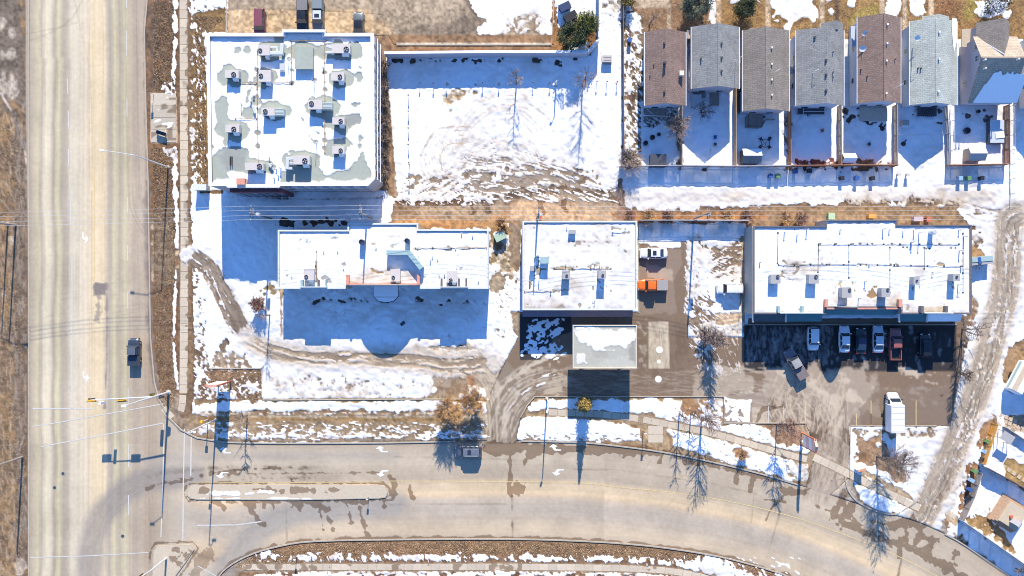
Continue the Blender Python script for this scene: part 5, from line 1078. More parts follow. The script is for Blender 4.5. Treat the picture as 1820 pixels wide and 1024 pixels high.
for r_ in ((460, 80, 479, 98, (.15, .55)), (400, 125, 424, 138, (.65, .6)), (460, 125, 481, 145, (.2, .5)), (465, 192, 488, 205, (.3, .5)), (401, 222, 425, 235, (.62, .6)), (436, 290, 468, 302, (.8, .5)),
           (522, 277, 550, 292, (.72, .6)), (590, 79, 622, 94, (.8, .6)), (589, 129, 611, 143, (.7, .55)), (548, 178, 572, 194, (.25, .4)), (591, 209, 612, 221, (.7, .55)), (591, 260, 612, 273, (.7, .6))):
    rtu(tA, *r_[:4], zA, fan=r_[4])
duct(tA, [(480, 94), (500, 94), (501, 80)], zA, .55, .6, 1.2); duct(tA, [(480, 84), (492, 84), (492, 94)], zA, .3, .3, 1.0)
duct(tA, [(522, 281), (511, 282), (510, 298)], zA, .5, .5, 1.1); duct(tA, [(524, 288), (516, 290)], zA, .35, .35, .9); g = MB(); cx, cy, w, d = pxr(506, 297, 519, 301, zA + 1); g.box((cx, cy, zA + .5), (w, d, 1.0)); g.build('duct_drop', DUCT, tA)
duct(tA, [(582, 82), (602, 88)], zA, .45, .4, 1.0); duct(tA, [(580, 93), (600, 93)], zA, .35, .35, .9)
LOUV = M('pale_green_louvre', (.42, .50, .46), .5, .08, 3)
for x0, y0, x1, y1 in ((489, 193, 504, 205), (573, 182, 590, 194)):
    cx, cy, w, d = pxr(x0, y0, x1, y1, zA + 1.1); g = MB(); g.box((cx, cy, zA + .55), (w, d, 1.1)); u = g.build('louvred_box', LOUV, tA)
    for k in range(5): g = MB(); g.box((cx, cy + d * (k / 4 - .5) * .8, zA + 1.12), (w * .95, .04, .03)); g.build('louvre_blade', DUCT, u)
cx, cy, w, d = pxr(525, 84, 556, 122, zA + .95); g = MB(); g.box((cx, cy, zA + .45), (w, d, .95)); g.box((cx, cy, zA + .95), (w + .15, d + .15, .06)); g.build('stair_head', GREENROOF, tA)
cx, cy, w, d = pxr(497, 111, 506, 127, zA + .5); g = MB(); g.box((cx, cy, zA + .25), (w, d, .5)); g.box((cx, cy, zA + .52), (w * .7, d * .7, .06)); g.build('skylight', STEEL, tA)
cx, cy, w, d = pxr(420, 317, 435, 328, zA + 1.0); g = MB(); g.box((cx, cy, zA + .5), (w, d, 1.0)); g.build('brick_stack', SALMON, tA); 
for x in (408, 411): g = MB(); cx, cy, w, d = pxr(x, 278, x + 1.2, 294, zA + .4); g.box((cx, cy, zA + .2), (w, d, .4)); g.build('pipe_rack', DKMET, tA)
for p_ in (([(457, 90), (457, 192), (459, 295)]), ([(418, 147), (456, 147)]), ([(482, 147), (518, 147), (518, 75)]), ([(516, 72), (580, 72)]), ([(577, 76), (577, 180)]), ([(577, 200), (577, 272)]), ([(418, 211), (456, 211)])): pipe(tA, p_, zA)
for p_ in ((560, 146), (563, 255), (514, 106), (430, 186)): mast(tA, *p_, zA, 2.1)
for k, p_ in enumerate(((478, 280), (482, 292), (490, 300), (497, 298), (494, 312), (486, 316))): vent(tA, *p_, zA, .5 + .35 * (k % 2), .09)
duct(tA, [(478, 292), (484, 300)], zA, .3, .25, .5); duct(tA, [(450, 188), (452, 200)], zA, .3, .3, .5)
for p_ in ((425, 128), (450, 170), (457, 120), (574, 120), (445, 180)): vent(tA, *p_, zA, .45, .1)
g = MB(); cx, cy, w, d = pxr(504, 57, 577, 62, hA); g.box((cx, cy + .2, hA + .05), (w, .15, .5)); g.build('raised_parapet', WHITE_TRIM, tA)

# ---- building B: strip with arched front
hB = 4.9
outB = [(494, 409), (618, 409), (618, 397), (743, 397), (743, 408), (868, 408), (868, 513), (745, 513), (745, 508), (614, 508), (614, 513), (494, 513)]
tB, qB, _ = flat_building('strip_mall', 'long snow roofed shop block with curved roof screen and small door canopy', outB, hB, STUCCO_T, CAP, par=.3, capw=.22)
zB = hB - .3
qb = [Vector(p) for p in qB]
windows_on(tB, qb[11], qb[10], .6, 2.3, 5, 1.8); windows_on(tB, qb[7], qb[6], .6, 2.3, 5, 1.8); windows_on(tB, qb[9], qb[8], .6, 2.3, 5, 1.8)
def facade(t, x0, x1, y, h0, h1, thick, mat, name='sign_parapet', arch=False, hp=None):
    hh = hp or hB; a = W(x0, y, hh); b = W(x1, y, hh); g = MB()
    if arch:
        pts = [(a.x, h0), (b.x, h0)]; n = 14
        for k in range(n + 1):
            u = 1 - k / n; pts.append((a.x + (b.x - a.x) * u, h0 + .3 + (h1 - h0 - .3) * math.sin(math.pi * u) ** .7))
        m_ = len(pts); g.add([(p[0], a.y, p[1]) for p in pts] + [(p[0], a.y + thick, p[1]) for p in pts], [tuple(range(m_)), tuple(range(2 * m_ - 1, m_ - 1, -1))] + [(i, m_ + i, m_ + (i + 1) % m_, (i + 1) % m_) for i in range(m_)])
    else: g.box(((a.x + b.x) / 2, a.y + thick / 2, (h0 + h1) / 2), (b.x - a.x, thick, h1 - h0))
    return g.build(name, mat, t)
facade(tB, 636, 730, 507, hB - .1, 7.0, .16, STUCCO_T, 'arched_gable', True)
facade(tB, 534, 582, 511, hB - .1, hB + .75, .15, CAP); facade(tB, 783, 832, 511, hB - .1, hB + .75, .15, CAP)
facade(tB, 615, 745, 506.8, hB - .08, hB + .28, .26, SALMON, 'salmon_coping')
for x0, x1, y0, y1, mt in ((534, 538, 497, 511, TEALP), (564, 567, 497, 511, CAP_D), (577, 580, 497, 511, TEALP), (783, 786, 495, 511, CAP_D), (796, 798, 495, 511, CAP_D), (814, 817, 495, 511, CAP_D), (827, 830, 495, 511, CAP_D), (615, 620, 488, 506, SALMON), (741, 746, 488, 506, SALMON)):
    cx, cy, w, d = pxr(x0, y0, x1, y1, hB + .6); g = MB(); g.box((cx, cy, hB + .2), (w, d, .8)); g.build('parapet_fin', mt, tB)
scr = [(688, 449), (726, 449), (748, 476)]; q = [W(x, y, zB + 1.5) for x, y in scr]; g = MB()
for a, b in zip(q[:-1], q[1:]): m_ = (a + b) / 2; g.box((m_.x, m_.y, zB + .76), ((b - a).length + .25, .75, 1.5 - len(g.v) * .0008), rz=math.atan2(b.y - a.y, b.x - a.x))
g.build('roof_screen', TEALP, tB)
for x, y in ((642, 430), (723, 428)):
    p = W(x, y, zB + 1.5); g = MB(); g.ring((p.x, p.y, zB - .05), .34, .42, 1.5, 18); u = g.build('flue_stack', DKMET, tB); g = MB(); g.cyl((p.x, p.y, zB + .9), .33, .02, 14); g.build('flue_damper', STEEL, u)
rtu(tB, 540, 478, 558, 498, zB, 1.0, (.25, .7), RTU_M); rtu(tB, 694, 478, 711, 500, zB, 1.1, (.3, .7), RTU_M); rtu(tB, 794, 482, 812, 502, zB, 1.0, (.4, .8), RTU_M)
for p_ in ((575, 447), (600, 447), (545, 425), (560, 470), (668, 440), (743, 455), (768, 456), (778, 460), (820, 415), (840, 420), (812, 472), (765, 463), (850, 500), (706, 462), (736, 470), (610, 478), (790, 488), (742, 441), (768, 438), (810, 442)): vent(tB, *p_, zB, random.uniform(.25, .5), .07)
pipe(tB, [(562, 447), (562, 500)], zB); pipe(tB, [(738, 441), (866, 440)], zB); 
g = MB(); cx, cy, w, d = pxr(664, 508, 708, 528, 3.2); g.box((cx, cy, 3.05), (w, d, .3)); g.add([(cx - w / 2, cy - d / 2, 2.9), (cx + w / 2, cy - d / 2, 2.9), (cx + w * .32, cy - d / 2 - .75, 2.9), (cx, cy - d / 2 - .95, 2.9), (cx - w * .32, cy - d / 2 - .75, 2.9)] + [(cx - w / 2, cy - d / 2, 3.15), (cx + w / 2, cy - d / 2, 3.15), (cx + w * .32, cy - d / 2 - .75, 3.15), (cx, cy - d / 2 - .95, 3.15), (cx - w * .32, cy - d / 2 - .75, 3.15)],
    [(4, 3, 2, 1, 0), (5, 6, 7, 8, 9), (0, 1, 6, 5), (1, 2, 7, 6), (2, 3, 8, 7), (3, 4, 9, 8), (4, 0, 5, 9)]); pc = g.build('door_canopy', DKMET, tB)
g = MB(); g.box((cx, cy + .02, 3.27), (w - .12, d - .1, .14)); g.build('canopy_snow', SNOW, pc, bevel=.05); g = MB(); g.add([(cx - w * .46, cy - d / 2 - .04, 3.25), (cx + w * .46, cy - d / 2 - .04, 3.25), (cx + w * .3, cy - d / 2 - .66, 3.25), (cx, cy - d / 2 - .85, 3.25), (cx - w * .3, cy - d / 2 - .66, 3.25)], [(4, 3, 2, 1, 0)]); g.build('canopy_snow', SNOW, pc)
for sx in (-1, 1): g = MB(); g.cyl((cx + sx * w * .42, cy - d / 2 - .1, 0), .12, 2.92, 10); g.build('column', WHITE_TRIM, tB)

# ---- building C: petrol station shop
hC = 4.3
tC, qC, _ = flat_building('station_shop', 'square snow roofed shop with four small grey roof boxes beside the fuel canopy', [(929, 393), (1132, 393), (1132, 551), (929, 551)], hC, STUCCO_G, CAP, par=.28, capw=.22)
zC = hC - .28; qc = [Vector(p) for p in qC]
g = MB(); a, b = qc[3], qc[2]; g.add([(a.x, a.y - .01, 3.6), (b.x - .6, a.y - .01, 3.6), (b.x - .6, a.y - 1.15, 3.2), (a.x, a.y - 1.15, 3.2), (a.x, a.y - .01, 3.3), (b.x - .6, a.y - .01, 3.3), (b.x - .6, a.y - 1.15, 3.02), (a.x, a.y - 1.15, 3.02)], [(0, 3, 2, 1), (4, 5, 6, 7), (2, 3, 7, 6), (0, 1, 5, 4), (0, 4, 7, 3), (1, 2, 6, 5)]); g.build('awning_roof', ASPHROOF, tC)
windows_on(tC, qc[3], qc[2], .5, 2.2, 7, 1.9)
for r_ in ((961, 457, 975, 468, 1.5), (942, 473, 951, 481, 1.0), (1011, 409, 1023, 415, .8)):
    cx, cy, w, d = pxr(*r_[:4], zC + r_[4]); g = MB(); g.box((cx, cy, zC + r_[4] / 2), (w, d, r_[4])); g.box((cx, cy, zC + r_[4]), (w + .1, d + .1, .05)); g.build('roof_box', TEALP if r_[0] > 955 and r_[0] < 1000 else RTU_G, tC)
rtu(tC, 1000, 481, 1013, 496, zC, 1.6, (.55, .6), RTU_G, hood=False); rtu(tC, 1064, 481, 1077, 495, zC, 1.6, (.55, .6), RTU_G, hood=False)
for p_ in ((954, 456), (942, 500), (958, 500), (1089, 412), (1006, 470), (1057, 469), (1066, 472), (979, 517), (1057, 535), (1008, 403), (950, 458)): vent(tC, *p_, zC, random.uniform(.4, .8), .07)
pipe(tC, [(985, 476), (1050, 477), (1086, 477)], zC); pipe(tC, [(932, 518), (985, 517)], zC); pipe(tC, [(1088, 406), (1112, 407)], zC, .5); pipe(tC, [(950, 458), (975, 457)], zC, .8)
# canopy
hK = 5.2; outK = [(1018, 578), (1132, 578), (1132, 655), (1018, 655)]
o = W(1075, 616, hK); tK = thing('fuel_canopy', 'flat rectangular fuel canopy with patchy snow and grey roof on four posts', 'canopy', (o.x, o.y, 0))
qk = [tuple(W(*p, hK).to_2d()) for p in outK]; n = 4; ins = poly_inset(qk, .12); g = MB(); vs = []
for z in (hK - .8, hK): vs += [(*p, z) for p in qk] + [(*p, z) for p in ins]
g.add(vs, [f for i in range(4) for f in ((8 + i, 8 + (i + 1) % 4, 12 + (i + 1) % 4, 12 + i), (i, (i + 1) % 4, 8 + (i + 1) % 4, 8 + i), (4 + i, 4 + (i + 1) % 4, 12 + (i + 1) % 4, 12 + i), (i, 4 + i, 4 + (i + 1) % 4, (i + 1) % 4))]); g.build('fascia', M('cream_fascia', (.62, .55, .45), .6, .06), tK)
zk = hK - .15; rp = poly_inset(qk, .1); sheet('deck', [(910 + p[0] * S * H / (H - zk), 512 - p[1] * S * H / (H - zk)) for p in rp], zk, SURF_ROOF, L1, step=1.8, parent=tK, hsnow=.04, rough=.006)
g = MB(); g.add([(*p, hK - .7) for p in rp], [(3, 2, 1, 0)]); g.build('soffit', WHITE_TRIM, tK)
for px, py in ((1040, 598), (1110, 598), (1040, 636), (1110, 636)): p = W(px, py, hK); g = MB(); g.box((p.x, p.y, (hK - .7) / 2), (.35, .35, hK - .7)); g.build('post', WHITE_TRIM, tK)
for k, (px, py) in enumerate(((1040, 617), (1110, 617))):
    p = W(px, py, 3); t = thing('fuel_pump', ('red and white fuel pump under the canopy, nearer the dark car park shadow side', 'red and white fuel pump under the canopy, nearer the concrete tank pad')[k], 'fuel pump', (p.x, p.y, .02), 0, 'fuel pumps under the canopy')
    g = MB(); g.box((p.x, p.y, .1), (1.1, 3.2, .2)); g.build('plinth', CONCR, t); g = MB(); g.box((p.x, p.y, .95), (.5, 1.0, 1.5)); g.build('cabinet', WHITE_TRIM, t, bevel=.03); g = MB(); g.box((p.x, p.y, 1.8), (.56, 1.1, .25)); g.build('header', RUSTM, t)
    for s in (-1, 1):
        g = MB(); g.tube([(p.x + s * .27, p.y + .3, 1.5), (p.x + s * .5, p.y + .3, .8), (p.x + s * .32, p.y + .1, .6), (p.x + s * .28, p.y - .1, 1.3)], .03, 5); g.build('hose', BLACK, t)
# ---- building D: right strip mall
hD = 4.7
outD = [(1339, 402), (1468, 402), (1468, 391), (1595, 391), (1595, 400), (1727, 400), (1727, 558), (1602, 558), (1602, 547), (1468, 547), (1468, 558), (1339, 558)]
tD, qD, _ = flat_building('shopping_block', 'snow roofed shop block with teal awnings and red edged centre behind parked cars', outD, hD, STUCCO_G, CAP_D, par=.3, capw=.2)
zD = hD - .3; qd = [Vector(p) for p in qD]
g = MB(); a, b = qd[0], qd[11]; g.box((a.x - .07, (a.y + b.y) / 2, hD / 2 - .1), (.12, abs(a.y - b.y) + .1, hD - .3)); g.build('side_cladding', M('grey_side_cladding', (.36, .36, .33), .7, .08, 1.5), tD)
for i0, i1, n_ in ((11, 10, 5), (9, 8, 5), (7, 6, 5)): windows_on(tD, qd[i0], qd[i1], .5, 2.2, n_, 1.9, frame=False)
def awn(t, x0, x1, y, zt, zb, dep, mat, z=hD):
    a = W(x0, y, z); b = W(x1, y, z); g = MB(); g.add([(a.x, a.y - .01, zt), (b.x, a.y - .01, zt), (b.x, a.y - dep, zb), (a.x, a.y - dep, zb), (a.x, a.y - .01, zt - .12), (b.x, a.y - .01, zt - .12), (b.x, a.y - dep, zb - .12), (a.x, a.y - dep, zb - .12)], [(0, 3, 2, 1), (4, 5, 6, 7), (2, 3, 7, 6), (0, 1, 5, 4), (0, 4, 7, 3), (1, 2, 6, 5)]); return g.build('awning', mat, t)
awn(tD, 1342, 1399, 558, 3.9, 3.2, 1.3, M('slate_blue_awning', (.035, .06, .085), .5, .12, 3)); awn(tD, 1401, 1466, 558, 3.9, 3.2, 1.3, TEAL); awn(tD, 1470, 1600, 547, 3.9, 3.2, 1.2, TEAL); awn(tD, 1604, 1652, 558, 3.9, 3.2, 1.3, TEAL); awn(tD, 1654, 1716, 558, 3.9, 3.2, 1.3, SNOW)
for x in (1341, 1400, 1603, 1653): a = W(x, 558, hD); g = MB(); g.box((a.x, a.y - .7, 3.75), (.12, 1.4, .5)); g.build('awning_rib', WHITE_TRIM, tD)
g = MB(); a, b = qd[10], qd[7]; g.box(((a.x + b.x) / 2, qd[9].y - .14, hD + .02), (b.x - a.x, .22, .3)); g.build('red_coping', SALMON, tD)
for x0, x1 in ((1467, 1472), (1598, 1604)): cx, cy, w, d = pxr(x0, 532, x1, 546, hD + .6); g = MB(); g.box((cx, cy, hD + .18), (w, d, .8)); g.build('red_pier', SALMON, tD)
facade(tD, 1482, 1524, 546, hD - .1, 7.3, .16, STUCCO_G, 'arched_gable', True, hp=hD)
for x0, x1 in ((1384, 1460), (1640, 1690)): facade(tD, x0, x1, 557, hD - .1, hD + .8, .14, CAP, 'sign_parapet', hp=hD)
for x0, x1, y0, y1, mt in ((1383, 1387, 544, 556, TEALP), (1425, 1429, 544, 556, TEALP), (1637, 1642, 544, 556, CAP_D), (1681, 1685, 544, 556, CAP_D)): cx, cy, w, d = pxr(x0, y0, x1, y1, hD + .6); g = MB(); g.box((cx, cy, hD + .2), (w, d, .8)); g.build('parapet_fin', mt, tD)
for r_ in ((1370, 488, 1387, 504, 1.3, (.7, .25)), (1438, 488, 1455, 504, 1.3, (.7, .25)), (1497, 511, 1513, 529, 1.4, (.8, .25)), (1567, 512, 1582, 528, 1.4, (.7, .2)), (1624, 492, 1634, 506, 1.4, (.5, .5)), (1694, 487, 1706, 500, 1.4, (.5, .4))): rtu(tD, *r_[:4], zD, r_[4], r_[5], RTU_G, hood=False)
for p_ in ([(1384, 471), (1470, 470), (1590, 471), (1708, 474)], [(1455, 434), (1600, 434), (1705, 434)], [(1455, 436), (1454, 484)], [(1509, 436), (1509, 494)], [(1383, 414), (1382, 468)], [(1582, 440), (1582, 520)], [(1643, 440), (1643, 478)], [(1712, 415), (1712, 520)]): pipe(tD, p_, zD, r=.035, mat=DKMET)
for p_ in ((1397, 412, .9), (1419, 417, .7), (1437, 408, 1.0), (1495, 408, .5), (1608, 410, .7), (1630, 408, 1.2), (1644, 412, 2.0), (1708, 408, .8), (1720, 420, 1.2), (1711, 445, 1.1), (1626, 428, 1.2), (1622, 430, .8), (1352, 466, .6), (1574, 406, 1.0), (1540, 500, .8), (1530, 530, 1.0), (1659, 487, .5), (1710, 505, 1.3), (1546, 470, .4), (1710, 476, .5), (1583, 408, .6)): vent(tD, p_[0], p_[1], zD, p_[2], .08)
p = W(1661, 412, zD + 1.4); g = MB(); g.cyl((p.x, p.y, zD - .05), .4, 1.2, 14); g.cyl((p.x, p.y, zD + 1.15), .5, .35, 14, r2=.3); g.build('exhaust_fan', STEEL, tD)

# ---------------------------------------------------------------- houses
SH_BR = shingle('brown_shingles', (0.262, 0.178, 0.142), (0.205, 0.139, 0.113)); SH_G = shingle('grey_shingles', (0.273, 0.273, 0.262), (0.215, 0.215, 0.210)); SH_TG = shingle('taupe_shingles', (0.262, 0.225, 0.189), (0.210, 0.185, 0.154)); SH_LG = shingle('pale_grey_green_shingles', (0.439, 0.470, 0.421), (0.366, 0.390, 0.354)); SH_T = shingle('tan_shingles', (0.451, 0.366, 0.275), (0.378, 0.305, 0.232))
def house(name, label, x0, y0, x1, y1, he, hr, shin, wall, ridge_x=None, front=None, wins=2):
    """Gabled house with the ridge running away from the back garden; the rectangle is the eaves outline in the photo."""
    a = W(x0, y0, he); b = W(x1, y1, he); cx, cy = (a.x + b.x) / 2, (a.y + b.y) / 2
    t = thing(name, label, 'house', (cx, cy, 0)); xl, xr, yt, yb = a.x, b.x, a.y, b.y; oh = .42
    rx = W(ridge_x or (x0 + x1) / 2, y1, hr).x
    wl, wr, wt, wb = xl + oh, xr - oh, yt - oh, yb + oh
    zof = lambda x: he + (hr - he) * ((x - xl) / (rx - xl) if x < rx else (xr - x) / (xr - rx)) - .16
    for y_, nm in ((wb, 's'), (wt, 'n')):
        s = 1 if nm == 's' else -1; g = MB(); P5 = [(wl, 0), (wr, 0), (wr, zof(wr)), (rx, hr - .16), (wl, zof(wl))]
        g.add([(p[0], y_, p[1]) for p in P5] + [(p[0], y_ + s * .15, p[1]) for p in P5], [tuple(range(5)), tuple(range(9, 4, -1))] + [(i, 5 + i, 5 + (i + 1) % 5, (i + 1) % 5) for i in range(5)]); g.build('wall', wall, t)
    for x_, s in ((wl, 1), (wr, -1)): g = MB(); g.box((x_ + s * .075, (wt + wb) / 2, zof(x_) / 2 - .01), (.15, wt - wb - .32, zof(x_) - .02)); g.build('wall', wall, t)
    for sx, xa in ((-1, xl), (1, xr)):
        g = MB(); th = .12
        g.add([(rx, yt, hr), (rx, yb, hr), (xa, yb, he), (xa, yt, he), (rx, yt, hr - th), (rx, yb, hr - th), (xa, yb, he - th), (xa, yt, he - th)], [(0, 3, 2, 1) if sx > 0 else (0, 1, 2, 3), (4, 5, 6, 7), (3, 7, 6, 2), (0, 4, 7, 3), (1, 2, 6, 5), (0, 1, 5, 4)]); r = g.build('roof', shin, t)
        g = MB(); g.box((xa + sx * .05, (yt + yb) / 2, he - .08), (.1, yt - yb, .12)); g.build('gutter', WHITE_TRIM, t)
    g = MB(); g.box((rx, (yt + yb) / 2, hr + .015), (.28, yt - yb, .04)); g.build('ridge_cap', shin, t)
    for k in range(wins):
        g = MB(); x = wl + (wr - wl) * (k + .7) / (wins + .4); g.box((x, wb - .03, 1.6), (1.3, .06, 1.1)); f = g.build('window', WHITE_TRIM, t); g = MB(); g.box((x, wb - .07, 1.6), (1.14, .02, .94)); g.build('pane', GLASS, f)
    for k in range(2):
        g = MB(); y = wb + (wt - wb) * (.3 + .4 * k); g.box((wl - .03, y, 1.7), (.06, 1.0, .9)); f = g.build('window', WHITE_TRIM, t); g = MB(); g.box((wl - .07, y, 1.7), (.02, .86, .76)); g.build('pane', GLASS, f)
    def rz(x): return he + (hr - he) * ((x - xl) / (rx - xl) if x < rx else (xr - x) / (xr - rx))
    def rvent(px, py, h=.35, s=.3, mat=None, nm='roof_vent'):
        p = W(px, py, hr); z = rz(p.x); g = MB(); g.box((p.x, p.y, z + h / 2 - .05), (s, s, h + .1)); return g.build(nm, mat or DKMET, t)
    def rpole(px, py, h=1.3): 
        p = W(px, py, hr); z = rz(p.x); g = MB(); g.tube([(p.x, p.y, z - .1), (p.x, p.y, z + h)], .035, 5); g.tube([(p.x, p.y, z + h), (p.x + .5, p.y + .25, z + h + .15)], .03, 4); return g.build('vent_pole', WHITE_TRIM, t)
    return t, (xl, xr, yt, yb, rx), rvent, rpole
def steps(t, px, py, w, d, z, nm='deck', mat=None):
    a = W(px, py, z); g = MB(); g.box((a.x, a.y, z - .08), (w, d, .16)); o = g.build(nm, mat or WOODG, t)
    for sx in (-1, 1):
        for sy in (-1, 1): g = MB(); g.box((a.x + sx * (w / 2 - .1), a.y + sy * (d / 2 - .1), z / 2 - .1), (.12, .12, z)); g.build('deck_post', WOODG, o)
    return o
h1, b1, v1, p1 = house('house', 'brown shingled house nearest the snow field, leftmost of the row', 1146, 57, 1219, 188, 4.3, 6.2, SH_BR, VINYL_B, 1184)
h2, b2, v2, p2 = house('house', 'mid grey shingled house, second from the snow field, with a pale storage box behind', 1229, 48, 1314, 158, 4.6, 6.6, SH_G, VINYL_G, 1277)
h3, b3, v3, p3 = house('house', 'taupe shingled house with a small porch yard and round table frame behind', 1320, 54, 1403, 198, 4.2, 6.2, SH_TG, VINYL_G, 1362)
h4, b4, v4, p4 = house('house', 'grey shingled house with pale patch on its front roof near the lawn', 1415, 54, 1500, 188, 4.4, 6.4, SH_G, VINYL_B, 1470)
h5, b5, v5, p5 = house('house', 'brown shingled house with white satellite dishes on its left eave', 1524, 31, 1601, 184, 4.4, 6.4, SH_BR, VINYL_B, 1572)
h6, b6, v6, p6 = house('house', 'pale grey green shingled house with a strip of snow on its right eave', 1617, 38, 1701, 187, 3.9, 5.7, SH_LG, VINYL_B, 1664)
for k in ((1181, 77), (1181, 163)): v1(*k)
v1(1181, 113, 1.0, .38, DKMET, 'chimney'); v1(1213, 128, .9, .7, WHITE_TRIM, 'chimney'); v1(1164, 112, .3, .15); v1(1158, 131, .3, .15)
for k in ((1283, 77), (1283, 102), (1283, 126)): v2(*k)
v2(1249, 101, .5, .2); p2(1312, 105, 2.4)
for k in ((1373, 84), (1373, 113), (1373, 141), (1373, 168)): v3(*k, .35, .26, WHITE_TRIM)
p3(1378, 128)
for k in ((1451, 64), (1468, 107), (1468, 133), (1468, 161)): v4(*k)
for k in ((1483, 91), (1483, 127), (1483, 136)): v4(*k, .4, .15)
p4(1448, 127)
for k in ((1578, 43), (1577, 77), (1576, 108), (1575, 166)): v5(*k, .35, .26, WHITE_TRIM)
v5(1538, 119, .4, .15); v5(1547, 133, .4, .15); v5(1597, 102, .4, .15); p5(1593, 155, 2.2)
for k in ((1670, 57), (1669, 105), (1668, 163)): v6(*k, .35, .26, WHITE_TRIM)
p6(1631, 80, 3.0); v6(1638, 118, .4, .18); v6(1642, 119, .4, .18)
# front porches, gablets and snow on the eaves
for t, (xl, xr, yt, yb, rx), d_, sh in ((h1, b1, .7, SH_BR), (h2, b2, .9, SH_G), (h3, b3, .8, SH_TG)):
    g = MB(); g.add([(xl + 1, yt, 3.2), (xr - 1, yt, 3.2), (xr - 1.6, yt + d_, 2.9), (xl + 1.6, yt + d_, 2.9), (xl + 1, yt, 3.0), (xr - 1, yt, 3.0), (xr - 1.6, yt + d_, 2.75), (xl + 1.6, yt + d_, 2.75)], [(0, 1, 2, 3), (4, 7, 6, 5), (2, 6, 7, 3), (0, 3, 7, 4), (1, 5, 6, 2)]); g.build('porch_roof', sh, t)
g = MB(); xl, xr, yt, yb, rx = b4; p = W(1480, 40, 4); g.add([(p.x - 1.8, yt - .2, 3.7), (p.x, yt - .2, 5.6), (p.x + 1.8, yt - .2, 3.7), (p.x - 1.8, yt + 1.3, 3.7), (p.x, yt + 1.3, 5.6), (p.x + 1.8, yt + 1.3, 3.7)], [(0, 3, 4, 1), (1, 4, 5, 2), (3, 5, 4), (0, 1, 2)]); g.build('front_gable_roof', SH_G, h4)
xl, xr, yt, yb, rx = b4; RZ = lambda x: 4.4 + 2.0 * ((x - xl) / (rx - xl) if x < rx else (xr - x) / (xr - rx)) + .02
g = MB(); a = W(1451, 80, 5.6); g.add([(a.x - 1.0, a.y - .4, RZ(a.x - 1.0)), (a.x + .3, a.y - 1.2, RZ(a.x + .3)), (a.x + 2.4, a.y + 1.9, RZ(a.x + 2.4)), (a.x + .5, a.y + 1.9, RZ(a.x + .5))], [(0, 1, 2, 3)]); g.build('reshingled_patch', SH_LG, h4)
g = MB(); xl, xr, yt, yb, rx = b6; g.add([(xr - 1.1, yt + .4, 4.42), (xr - .1, yt + .4, 4.0), (xr - .1, yt - 3.4, 4.0), (xr - .7, yt - 5.2, 4.25), (xr - 1.0, yt - 3.0, 4.4), (xr - 1.2, yt - 1.0, 4.48)], [(0, 5, 4, 3, 2, 1)]); g.build('roof_snow', SNOW, h6)
g = MB(); p = W(1665, 34, 4); g.add([(p.x - 2.2, yt - .2, 3.62), (p.x, yt - .2, 4.8), (p.x + 2.2, yt - .2, 3.62), (p.x - 2.2, yt + .9, 3.62), (p.x, yt + .9, 4.8), (p.x + 2.2, yt + .9, 3.62)], [(0, 3, 4, 1), (1, 4, 5, 2), (3, 5, 4)]); g.build('front_gable_roof', SH_LG, h6)
def dish(t, px, py, z, r=.45):
    p = W(px, py, z); g = MB(); n = 14
    vs = [(p.x, p.y, z)]; fs = []
    for j, rr in enumerate((.5, 1)):
        for k in range(n):
            a = 2 * math.pi * k / n; vs.append((p.x + r * rr * math.cos(a), p.y + r * rr * math.sin(a) * .8, z + .1 * rr * rr + .2 * rr * math.sin(a)))
    fs += [(0, 1 + k, 1 + (k + 1) % n) for k in range(n)] + [(1 + k, 1 + n + k, 1 + n + (k + 1) % n, 1 + (k + 1) % n) for k in range(n)]
    g.add(vs, fs); o = g.build('satellite_dish', WHITE_TRIM, t); g = MB(); g.tube([(p.x, p.y, z - .7), (p.x, p.y, z)], .04, 5); g.tube([(p.x, p.y - .2, z), (p.x, p.y - .6, z + .4)], .03, 4); g.build('dish_arm', STEEL, o)
dish(h5, 1538, 60, 5, .55); dish(h5, 1533, 87, 5, .6); dish(h6, 1630, 68, 5.6, .5)
g = MB(); a = W(1527, 62, 3.5); g.box((a.x, a.y, 2.6), (2.0, 3.4, .15)); g.build('side_canopy', VINYL_B, h5); g = MB(); a = W(1410, 122, 3); g.box((a.x - .2, a.y, 1.5), (.7, 1.2, 1.2)); g.build('chimney_box', WHITE_TRIM, h4); g = MB(); a = W(1225, 60, 3); g.box((a.x, a.y, 1.4), (.5, 1.4, 2.6)); g.build('side_bay', STUCCO_T, h2)
# back steps and decks
for px, py, w, d, z in ((1245, 167, 1.8, 1.2, .6), (1270, 176, 1.5, 2.2, .5)): steps(h2, px, py, w, d, z)
o = steps(h3, 1343, 214, 2.4, 2.2, .5, mat=WOODG)
for x0, y0, x1, y1 in ((1327, 206, 1327, 226), (1327, 226, 1350, 227), (1354, 226, 1362, 212), (1362, 212, 1378, 212)):
    a, b = W(x0, y0, .9), W(x1, y1, .9); g = MB(); m_ = (a + b) / 2; g.box((m_.x, m_.y, .88), ((b - a).length, .08, .08), rz=math.atan2(b.y - a.y, b.x - a.x)); g.box((m_.x, m_.y, .45), ((b - a).length, .03, .7), rz=math.atan2(b.y - a.y, b.x - a.x)); g.build('railing', WOODG, h3)
steps(h1, 1165, 200, 3.4, 1.6, .5)
for x0, y0, x1, y1 in ((1140, 205, 1190, 207), (1140, 195, 1140, 205), (1190, 207, 1192, 196), (1150, 194, 1160, 203)):
    a, b = W(x0, y0, .9), W(x1, y1, .9); g = MB(); m_ = (a + b) / 2; g.box((m_.x, m_.y, .88), ((b - a).length, .08, .08), rz=math.atan2(b.y - a.y, b.x - a.x)); g.build('railing', WHITE_TRIM, h1)
o = steps(h6, 1648, 198, 3.2, 1.6, .6, mat=DKMET)
